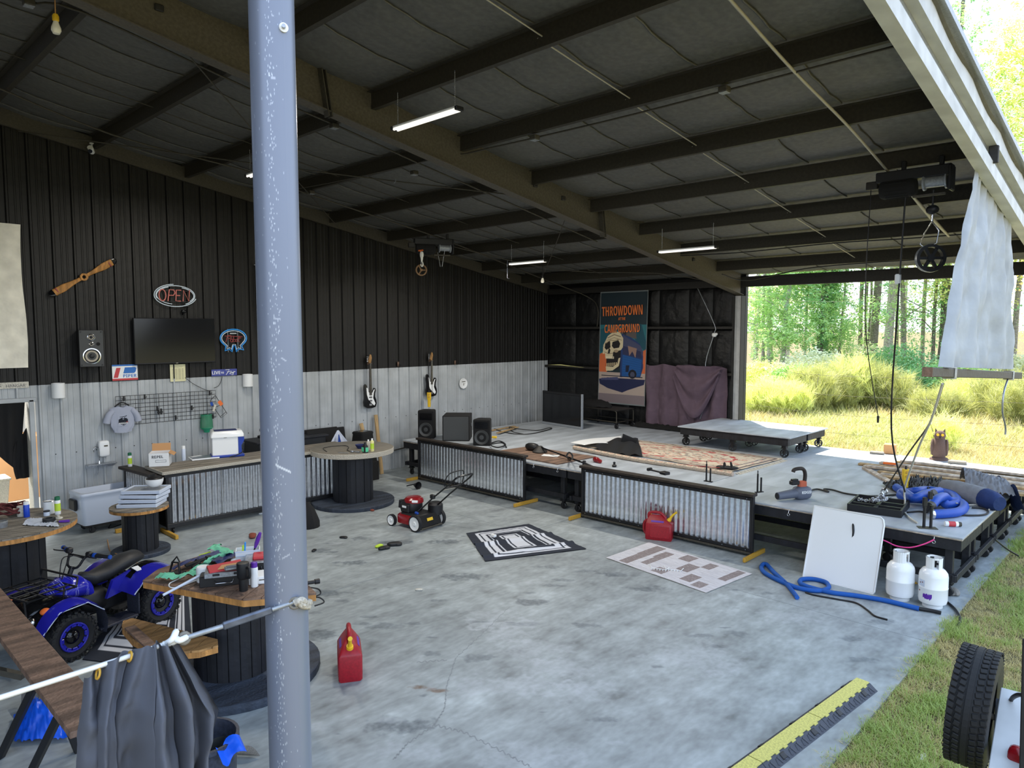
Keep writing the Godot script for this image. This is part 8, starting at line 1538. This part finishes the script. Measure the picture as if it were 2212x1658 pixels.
	var b2 := thing("tool_case", "second black handled case half hidden behind the steel pole", "case", Vector3(-6.442, 1, -3.255), 62); o("case", G.new().box(Vector3(0, .06, 0), Vector3(.42, .12, .24), .006), "black", b2); o("lid", G.new().box(Vector3(0, .125, 0), Vector3(.44, .02, .26), .004), "alu", b2); o("handle", G.new().tube([Vector3(-.07, .08, .122), Vector3(-.06, .05, .15), Vector3(.06, .05, .15), Vector3(.07, .08, .122)], .005, 6), "chrome", b2); o("red_pads", G.new().box(Vector3(0, .15, 0), Vector3(.3, .03, .18), .01), "sign_red", b2)
	# white basket with pens and a lighter
	var bk := thing("white_basket", "white lattice basket on the octagonal table holding pens and a lighter", "basket", Vector3(-6.719, 1.03, -3.172), 62)
	o("walls", G.new().box(Vector3(0, .07, .07), Vector3(.22, .14, .006)).box(Vector3(0, .07, -.07), Vector3(.22, .14, .006)).box(Vector3(.11, .07, 0), Vector3(.006, .14, .14)).box(Vector3(-.11, .07, 0), Vector3(.006, .14, .14)).box(Vector3(0, .003, 0), Vector3(.22, .006, .14)), "white", bk); o("ribs", G.new().box(Vector3(0, .135, .074), Vector3(.23, .012, .012)).box(Vector3(0, .09, .074), Vector3(.22, .008, .01)).box(Vector3(0, .045, .074), Vector3(.22, .008, .01)), "chest", bk)
	one("folded_tray", "clear plastic tray under the white basket", "tray", G.new().box(Vector3(0, .015, 0), Vector3(.3, .03, .2), .008), "chest", Vector3(-6.82, 1, -3.2), 62)
	one("pen", "yellow highlighter standing in the white basket", "pen", G.new().cyl(Vector3.ZERO, Vector3(.02, .15, 0), .009), "lime", Vector3(-6.754, 1.06, -3.132)); one("pen", "light blue pen standing in the white basket", "pen", G.new().cyl(Vector3.ZERO, Vector3(.03, .18, 0), .008), "neon_blue", Vector3(-6.755, 1.06, -3.151))
	var lt := thing("grill_lighter", "purple long-nosed lighter leaning out of the white basket", "lighter", Vector3(-6.732, 1.06, -3.213)); lt.rotation_degrees = Vector3(0, 30, -22); o("stem", G.new().cyl(Vector3.ZERO, Vector3(0, .13, 0), .008), "black", lt); o("body", G.new().tube([Vector3(0, .12, 0), Vector3(0, .17, .0), Vector3(.0, .24, 0), Vector3(0, .29, 0)], [.012, .022, .022, .014], 8), "purple", lt)
	one("white_container", "white plastic tub beside the flat black case", "tub", G.new().lathe([Vector2(0, 0), Vector2(.06, 0), Vector2(.063, .01), Vector2(.063, .13), Vector2(.055, .14), Vector2(0, .14)], 20), "white", Vector3(-6.598, 1, -2.677))
	one("white_rod", "long white plastic rod sticking out over the octagonal table's edge", "rod", G.new().cyl(Vector3(-6.524, 0.99, -2.285), Vector3(-6.566, 1.12, -2.799), .013, -1, 8), "chest")
	cable("white_cable", "white charging cable looped on the octagonal table's front", [Vector3(-6.657, 1.01, -2.703), Vector3(-6.614, 1.01, -2.556), Vector3(-6.569, 1.01, -2.435), Vector3(-6.621, 1.01, -2.385), Vector3(-6.725, 1.01, -2.416), Vector3(-6.793, 1.01, -2.521), Vector3(-6.835, 1.01, -2.601)], .006, "white")
	var bn := nse(130, 9.0)
	var rib := func(nm: String, lab: String, pts: Array, w: float, mat: String):
		var cc := curve(pts, 5); one(nm, lab, "cloth", G.new().sheet(func(u: float, v: float): var p: Vector3 = cc[mini(int(u * (cc.size() - 1)), cc.size() - 1)]; return p + Vector3(.3, 0, .7).normalized() * (v - .5) * w + Vector3(0, .035 + .03 * bn.get_noise_2d(u * 5, v * 2) + .02 * sin(v * PI), 0), (cc.size() - 1), 6), mat)
	rib.call("mint_bandana", "mint green patterned cloth strip at the octagonal table's left front", [Vector3(-6.922, 1, -2.4), Vector3(-6.842, 1.02, -2.435), Vector3(-6.773, 1, -2.492), Vector3(-6.745, 1.01, -2.566), Vector3(-6.73, 1.02, -2.646), Vector3(-6.724, 1, -2.695)], .12, "mint")
	rib.call("mint_bandana", "mint green patterned cloth strip crossing the blue harness to the table's rear", [Vector3(-6.843, 1.01, -2.683), Vector3(-6.847, 1.03, -2.783), Vector3(-6.906, 1.05, -2.89), Vector3(-6.922, 1.06, -2.99), Vector3(-6.997, 1.04, -3.104), Vector3(-7.2, 1.05, -3.074), Vector3(-7.241, 1.06, -3.034), Vector3(-7.292, 1.05, -3.115)], .13, "mint")
	rib.call("blue_harness", "dark blue padded harness heaped on the octagonal table", [Vector3(-7.125, 1, -2.692), Vector3(-7.081, 1.02, -2.788), Vector3(-7.079, 1.04, -2.903), Vector3(-7.054, 1.03, -3.01), Vector3(-6.914, 1, -3.089)], .32, "navy")
	one("buckled_webbing", "black buckled straps lying on the dark blue harness", "strap", G.new().bar(Vector3(-6.939, 1.07, -2.644), Vector3(-6.925, 1.1, -2.84), .05, .02, .004).box(Vector3(-6.961, 1.09, -2.887), Vector3(.08, .03, .06), .008).bar(Vector3(-6.866, 1.06, -2.681), Vector3(-6.885, 1.09, -2.765), .03, .03, .004), "black"); one("grey_pouch", "dark grey pouch between the mint cloth and the white tub", "pouch", G.new().sq(Vector3(0, .03, 0), Vector3(.11, .035, .07), .8, 12), "tool_grey", Vector3(-6.854, 1, -2.749)); one("lime_webbing", "lime green strap end at the octagonal table's rear", "strap", G.new().bar(Vector3(-7.28, 1.03, -2.916), Vector3(-7.252, 1.05, -3.024), .03, .012), "lime")
	var pc := thing("pedal_cage", "small black metal cage on the octagonal table's left side", "cage", Vector3(-6.952, 1, -2.547), 30); o("frame", G.new().tube([Vector3(-.06, 0, 0), Vector3(-.035, .12, -.02), Vector3(.035, .12, -.02), Vector3(.06, 0, 0)], .012, 6, true).box(Vector3(0, .01, -.04), Vector3(.13, .02, .1), .006).tube([Vector3(-.04, .12, -.03), Vector3(0, .17, -.04), Vector3(.04, .12, -.03)], .008, 5), "black", pc)
	cable("black_cable", "coiled black cable hanging behind the steel pole at the octagonal table's right", [Vector3(-5.78, 0.98, -3.305), Vector3(-5.868, 0.9, -3.451), Vector3(-5.867, 0.85, -3.47), Vector3(-5.835, 0.85, -3.372), Vector3(-5.906, 0.8, -3.482), Vector3(-5.885, 0.75, -3.518), Vector3(-5.868, 0.75, -3.408)], .007, "black"); one("flashlight", "black flashlight end sticking out right of the steel pole", "flashlight", G.new().cyl(Vector3(-5.783, 1.03, -3.246), Vector3(-5.749, 1.03, -3.345), .017).cyl(Vector3(-5.749, 1.03, -3.345), Vector3(-5.739, 1.03, -3.387), .024), "black")
	# spool at far left with its things
	spool("spool_table", "large round planked spool table at the left edge before the ice chest", Vector3(-10.32, 0, -1.78), .8, .45, 1.0, .07, "black_wood_worn", "black_wood", 16, "wood_grey", "wood_edge", .16)
	mt("rope_red", 104, 44, 44, .9, 0, "fine", 6.0, "weave", .5); var rn := RandomNumberGenerator.new(); rn.seed = 3; var rp := []; var rc := Vector3(-10.736, 1.03, -1.944)
	for i in 60: var a := i * .62; rp.append(rc + Vector3(cos(a) * (.1 + .14 * rn.randf()), .02 + .1 * rn.randf(), sin(a) * (.08 + .14 * rn.randf())))
	one("rope_coil", "dark red rope heaped on the far left spool table", "rope", G.new().tube(curve(rp, 4), .012, 5), "rope_red"); one("candle_jar", "pale frosted jar beside the blue spray can", "jar", G.new().lathe([Vector2(0, 0), Vector2(.045, 0), Vector2(.05, .05), Vector2(.045, .12), Vector2(.04, .13), Vector2(0, .13)], 18), "offwhite", Vector3(-10.593, 1, -2.052))
	can("spray_can", "blue spray can with a white top on the far left spool table", Vector3(-10.49, 1, -2.089), .2, .034, "neon_dark" if mt("neon_dark", 28, 70, 190, .35) else "blue", "white"); can("insect_spray", "white spray can with a green cap on the far left spool table", Vector3(-10.362, 1, -2.398), .23, .034, "white", "green", "lime")
	var pcn := thing("paint_can", "white paint tin on the far left spool table", "paint tin", Vector3(-10.515, 1, -2.346)); o("tin", G.new().lathe([Vector2(0, 0), Vector2(.07, 0), Vector2(.07, .15), Vector2(.066, .155), Vector2(.055, .15), Vector2(0, .148)], 22), "white", pcn); o("rim", G.new().lathe([Vector2(.066, .15), Vector2(.073, .155), Vector2(.066, .162)], 22), "chrome", pcn)
	var jr := thing("small_jar", "small clear jar with a black lid before the paint tin", "jar", Vector3(-10.386, 1, -2.281)); o("jar", G.new().cyl(Vector3.ZERO, Vector3(0, .05, 0), .035, -1, 16), "chest", jr); o("lid", G.new().cyl(Vector3(0, .05, 0), Vector3(0, .065, 0), .037, -1, 16), "black", jr)
	one("tape_roll", "black tape roll lying on the far left spool table", "tape", G.new().lathe([Vector2(.04, 0), Vector2(.07, 0), Vector2(.07, .05), Vector2(.04, .05), Vector2(.04, 0)], 20), "black", Vector3(-10.013, 1, -2.22)); var sd := thing("screwdriver", "screwdriver with a purple handle on the far left spool table's edge", "screwdriver", Vector3(-9.884, 1.015, -2.297), 60); o("handle", G.new().cyl(Vector3(.0, 0, 0), Vector3(.11, 0, 0), .014, .017), "purple", sd); o("shaft", G.new().cyl(Vector3(-.12, -.005, 0), Vector3(0, 0, 0), .005), "steel_dk", sd)
	one("stopper", "pale stopper beside the green-capped can", "stopper", G.new().lathe([Vector2(0, 0), Vector2(.05, 0), Vector2(.045, .015), Vector2(.015, .02), Vector2(.018, .04), Vector2(0, .045)], 14), "offwhite", Vector3(-10.128, 1, -2.346)); one("nail_tub", "clear tub of nails at the left edge of the far left spool table", "tub", G.new().lathe([Vector2(0, 0), Vector2(.06, 0), Vector2(.065, .07), Vector2(.05, .06), Vector2(0, .05)], 16), "alu", Vector3(-10.16, 1, -1.768)); var wn := nse(140, 8.0)
	one("plastic_wrap", "crumpled clear plastic wrap on the far left spool table", "wrap", G.new().sheet(func(u: float, v: float): var p: Vector3 = (Vector3(-10.356, 1.005, -2.071)).lerp(Vector3(-10.165, 1.005, -2.315), u).lerp((Vector3(-10.058, 1.005, -1.952)).lerp(Vector3(-9.644, 1.005, -2.239), u), v); p.y += .03 * absf(wn.get_noise_2d(u * 6, v * 6)); return p, 24, 14), "chest")
	# steel pole with its tie
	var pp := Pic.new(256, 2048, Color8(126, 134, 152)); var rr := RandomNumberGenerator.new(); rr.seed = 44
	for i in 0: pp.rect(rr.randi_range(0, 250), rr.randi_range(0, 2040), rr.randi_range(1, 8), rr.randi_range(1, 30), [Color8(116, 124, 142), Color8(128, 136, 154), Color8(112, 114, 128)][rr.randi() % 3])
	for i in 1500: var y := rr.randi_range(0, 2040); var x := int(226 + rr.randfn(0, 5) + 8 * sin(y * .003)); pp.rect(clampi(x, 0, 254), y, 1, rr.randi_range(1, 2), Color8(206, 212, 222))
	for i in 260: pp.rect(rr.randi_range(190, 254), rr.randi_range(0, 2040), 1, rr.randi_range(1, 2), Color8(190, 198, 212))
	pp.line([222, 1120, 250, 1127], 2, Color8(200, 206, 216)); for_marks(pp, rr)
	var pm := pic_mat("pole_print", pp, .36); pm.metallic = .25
	var pl := thing("steel_pole", "tall grey-blue steel pole with flaking paint at the front of the slab", "pole", Vector3(-1.785, 0, -.95)); o("pipe", G.new().lathe([Vector2(.0575, 0), Vector2(.0575, 6.62)], 40), "pole_print", pl); o("base_plate", G.new().box(Vector3(0, .01, 0), Vector3(.3, .02, .3), .004), "steel_dk", pl)
	var ws := Vector3(-1.735, 4.128, -0.956); o("washer", G.new().cyl(ws - pl.position + Vector3(-.02, 0, -.0), ws - pl.position + Vector3(.012, 0, .006), .012, -1, 16), "white", pl); o("bolt", G.new().cyl(ws - pl.position, ws - pl.position + Vector3(.022, 0, .012), .005, -1, 8), "alu", pl)
	# turnbuckle, rope, shade cloth
	var tk := thing("turnbuckle", "long rusty-grey turnbuckle tied from the steel pole to the white rope", "turnbuckle"); var a := Vector3(-1.73, 2.619, -0.941); var b := Vector3(-1.74, 2.616, -0.916); var d := Vector3(-1.78, 2.591, -0.766); var e := Vector3(-1.79, 2.586, -0.673)
	o("sleeve", G.new().bar(Vector3(-1.75, 2.608, -0.889), d, .014, .02, .004), "pipe", tk); o("end_rod", G.new().cyl(a, Vector3(-1.75, 2.608, -0.889), .006).cyl(d, e, .0065), "galv_trim", tk); o("eye", G.new().tube(ring_at(Vector3(-1.725, 2.618, -0.941), Vector3(.6, .1, .5).normalized(), .013, 12), .005, 6, true).tube(ring_at(e, Vector3(1, .3, 0).normalized(), .012, 12), .006, 6, true), "conc_top", tk)
	one("chain_loop", "pale rusty chain knotted round the steel pole at the turnbuckle", "chain", G.new().tube(curve([Vector3(-1.72, 2.62, -0.938), Vector3(-1.715, 2.625, -0.955), Vector3(-1.74, 2.6, -0.982), Vector3(-1.8, 2.575, -1.028)], 5), .011, 6).tube(curve([Vector3(-1.72, 2.624, -0.944), Vector3(-1.715, 2.607, -0.961), Vector3(-1.76, 2.58, -1.002)], 5), .009, 6), "conc_edge")
	one("rope_knot", "white knotted rope end at the turnbuckle's lower eye", "rope", G.new().tube(curve([Vector3(-1.78, 2.591, -0.674), Vector3(-1.77, 2.593, -0.655), Vector3(-1.79, 2.595, -0.651), Vector3(-1.79, 2.609, -0.654), Vector3(-1.78, 2.597, -0.641), Vector3(-1.8, 2.582, -0.632)], 5), .008, 7).tube(curve([Vector3(-1.8, 2.589, -0.671), Vector3(-1.79, 2.585, -0.646), Vector3(-1.8, 2.582, -0.626)], 4), .008, 6), "white")
	cable("white_rope", "taut white rope running from the knot to the photo's left edge", [Vector3(-1.8, 2.582, -0.626), Vector3(-1.8, 2.579, -0.549), Vector3(-1.8, 2.577, -0.451), Vector3(-1.8, 2.575, -0.293), Vector3(-1.8, 2.574, -0.074)], .0062, "white", 2, "rope")
	mt("shade_mesh", 104, 108, 120, .95, 0, "speck", 30.0, "weave", 1.0); var sc := thing("shade_cloth", "dark grey woven shade cloth bunched and hanging on the white rope", "shade cloth"); var sn := nse(150, 2.0)
	var top := [Vector3(-1.82, 2.552, -0.461), Vector3(-1.8, 2.586, -0.504), Vector3(-1.79, 2.593, -0.557), Vector3(-1.78, 2.6, -0.59), Vector3(-1.78, 2.595, -0.611), Vector3(-1.78, 2.585, -0.634), Vector3(-1.79, 2.572, -0.658)]; var mid := [Vector3(-1.8, 2.454, -0.451), Vector3(-1.79, 2.453, -0.476), Vector3(-1.77, 2.455, -0.505), Vector3(-1.74, 2.447, -0.565), Vector3(-1.74, 2.43, -0.623), Vector3(-1.76, 2.421, -0.685), Vector3(-1.79, 2.344, -0.762)]; var bot := [Vector3(-1.8, 2.216, -0.432), Vector3(-1.79, 2.203, -0.466), Vector3(-1.76, 2.2, -0.502), Vector3(-1.73, 2.183, -0.562), Vector3(-1.73, 2.152, -0.62), Vector3(-1.75, 2.121, -0.661), Vector3(-1.79, 2.132, -0.697)]
	var pick := func(q: Array, u: float): var f := u * (q.size() - 1); var i := mini(int(f), q.size() - 2); return (q[i] as Vector3).cubic_interpolate(q[i + 1], q[maxi(i - 1, 0)], q[mini(i + 2, q.size() - 1)], f - i)
	o("cloth", G.new().sheet(func(u: float, v: float):
		var p: Vector3 = pick.call(top, u).lerp(pick.call(mid, u), minf(v * 2, 1.0)) if v < .5 else pick.call(mid, u).lerp(pick.call(bot, u), v * 2 - 1)
		var am := .012 + .02 * sin(minf(v * 2.2, 1.57)); return p + Vector3(1.3 * am * sin(u * 30 + 2.2 * sin(u * 7) - v * 1.5) + .5 * am * sin(u * 67 + v * 2) + .03 * sn.get_noise_2d(u * 3, v * 2) * v, .004 * sin(u * 34), .35 * am * cos(u * 34)), 150, 36), "shade_mesh", sc)
	for q in [Vector3(-1.795, 2.562, -0.479), Vector3(-1.795, 2.58, -0.548)]: o("grommet", G.new().tube(ring_at(q, Vector3(0, .3, 1).normalized(), .011, 12), .003, 5, true), "yellow_paint", sc)
	# plank table at the lower left
	var pt := thing("plank_bench", "brown plank on black angled steel legs at the lower left corner", "bench"); o("plank", G.new().box(Vector3(-7.3, .79, -1.29), Vector3(4.6, .045, .26), .006), "wood_brown", pt)
	for x in [-5.6, -6.25]: o("leg", G.new().bar(Vector3(x, .77, -1.3), Vector3(x - .35, 0, -1.05), .05, .05, .004), "black", pt); o("leg", G.new().bar(Vector3(x, .77, -1.3), Vector3(x + .0, 0, -1.5), .05, .05, .004), "black", pt)
	o("brace", G.new().bar(Vector3(-7.125, 0.5, -1.139), Vector3(-6.953, 0.45, -1.298), .05, .05), "steel", pt)
	for i in 4: one("metal_batten", ["leftmost grey metal slat of four standing under the plank bench", "second grey metal slat from the left under the plank bench", "third grey metal slat under the plank bench", "rightmost grey metal slat under the plank bench"][i], "slat", G.new().bar([Vector3(-7.006, 0, -1.295), Vector3(-6.969, 0, -1.331), Vector3(-6.932, 0, -1.366), Vector3(-6.896, 0, -1.402)][i], [Vector3(-7.379, 0.14, -1.386), Vector3(-7.344, 0.14, -1.42), Vector3(-7.308, 0.14, -1.454), Vector3(-7.272, 0.14, -1.489)][i], .05, .03, .003), "alu")
	one("metal_batten", "short diagonal grey metal piece beside the slats", "slat", G.new().bar(Vector3(-7.123, 0.02, -1.273), Vector3(-7.106, 0.08, -1.326), .04, .02, .003), "alu"); one("blue_tarp", "bright blue crumpled tarp on the floor under the plank bench", "tarp", G.new().sheet(func(u: float, v: float): var p: Vector3 = (Vector3(-7.189, 0, -1.259)).lerp(Vector3(-7.018, 0, -1.547), u).lerp((Vector3(-6.714, 0, -1.166)).lerp(Vector3(-6.437, 0, -1.522), u), v); p.y = .02 + .22 * sin(PI * u) * sin(PI * clampf(v, .1, 1)) + .08 * absf(wn.get_noise_2d(u * 3, v * 3)); return p, 30, 16), "tarp_blue" if mt("tarp_blue", 20, 90, 220, .35, 0, "", 1, "cloth", .8) else "blue")
	# dark bin behind the cloth
	mt("bin_grey", 62, 68, 84, .5, 0, "scuff", 2.0); var tb := thing("trash_bin", "dark grey round bin with a blue liner behind the shade cloth", "bin", Vector3(-4.541, 0.7, -1.796) * Vector3(1, 0, 1)); o("tub", G.new().lathe([Vector2(0, .0), Vector2(.19, 0), Vector2(.215, .66), Vector2(.23, .68), Vector2(.23, .71), Vector2(.21, .71), Vector2(.205, .66), Vector2(.185, .03), Vector2(0, .03)], 30), "bin_grey", tb); o("flap", G.new().sheet(func(u: float, v: float): return Vector3(.02 + .16 * u, .66 - .1 * v + .05 * sin(u * 3), lerpf(-.14, .15, u) + .06 * v), 8, 5), "spk_grey", tb)
	o("liner", G.new().sheet(func(u: float, v: float): return Vector3(.2 + .1 * v + .02 * sin(u * 9), .73 - .07 * v + .03 * sin(u * 6), -.16 + .16 * u), 10, 6), "tarp_blue", tb)
	# trailer corner with spare wheel
	var tr := thing("spare_wheel", "black spare tyre mounted upright on the trailer at the lower right", "tyre", Vector3(-.81, 1.19, -4.69), 0); tr.rotation_degrees = Vector3(0, 3, -3); var R := .335; var w := .2
	tread_tire(tr, Vector3.ZERO, R, w, 0, false); o("rim", G.new().at(Vector3.ZERO, Vector3(0, 0, 90)).lathe([Vector2(R * .57, -w * .4), Vector2(R * .55, 0), Vector2(R * .57, w * .4), Vector2(R * .5, w * .3), Vector2(R * .45, -w * .1), Vector2(0, -w * .14)], 30), "black", tr)
	var tg := G.new()
	for i in 56:
		for ee in [[-.4, .0], [-.2, .4], [.0, .0], [.2, .6], [.4, .2]]:
			if ee[0] == 0.0: continue
			var an: float = TAU * (i + ee[1]) / 56; tg.at(Vector3(0, cos(an), sin(an)) * R * .984 + Vector3(ee[0] * w, 0, 0), Vector3(rad_to_deg(an), 0, 0)); tg.box(Vector3.ZERO, Vector3(w * .16, R * .03, R * .085), .003, Vector3(0, 12 * signf(ee[0]), 0))
	for i in 56: var an := TAU * i / 56; tg.at(Vector3(0, cos(an), sin(an)) * R * .984, Vector3(rad_to_deg(an), 0, 0)); tg.box(Vector3.ZERO, Vector3(w * .14, R * .03, R * .114))
	stuff(o("tread_blocks", tg, "tire", tr))
	var tl := thing("trailer", "dark grey trailer corner with a red tail lamp at the lower right edge", "trailer"); o("wheel_bracket", G.new().bar(Vector3(-0.714, 1.199, -4.856), Vector3(-0.678, 0.73, -4.632), .1, .03, .004, Vector3(1, 0, 0)), "tool_grey", tl); o("bracket_arm", G.new().cyl(Vector3(-0.758, 1.104, -4.804), Vector3(-0.703, 1.102, -4.815), .018), "wood_grey", tl)
	o("corner_post", G.new().bar(Vector3(-0.535, 1.746, -4.461), Vector3(-0.491, 0.993, -4.282), .07, .07, .006, Vector3(1, 0, 0)), "steel_dk", tl); o("bed", G.new().bar(Vector3(-0.607, 1.251, -4.895), Vector3(-0.539, 0.968, -4.095), .22, .03, .004), "frame_white", tl); o("stud", G.new().cyl(Vector3(-0.67, 0.998, -4.668), Vector3(-0.59, 1.042, -4.611), .007).cyl(Vector3(-0.657, 1.037, -4.685), Vector3(-0.592, 1.08, -4.613), .007), "chrome", tl)
	mt("lamp_red", 150, 16, 26, .15); o("tail_lamp", G.new().sq(Vector3(-0.557, 1.078, -4.437), Vector3(.05, .08, .04), .5, 16), "lamp_red", tl); o("wiring", G.new().tube(curve([Vector3(-0.665, 1.187, -4.832), Vector3(-0.648, 1.256, -4.787), Vector3(-0.599, 1.354, -4.635), Vector3(-0.551, 1.426, -4.481)], 4), .012, 6), "black", tl)

func for_marks(pp: Pic, rr: RandomNumberGenerator):
	for i in 16: pp.line(line_near(rr), 1.2, Color8(176, 182, 196))
func line_near(rr: RandomNumberGenerator) -> Array:
	var x := rr.randi_range(196, 240); var y := rr.randi_range(60, 1960); return [x, y, x + rr.randi_range(4, 16), y + rr.randi_range(-3, 3)]
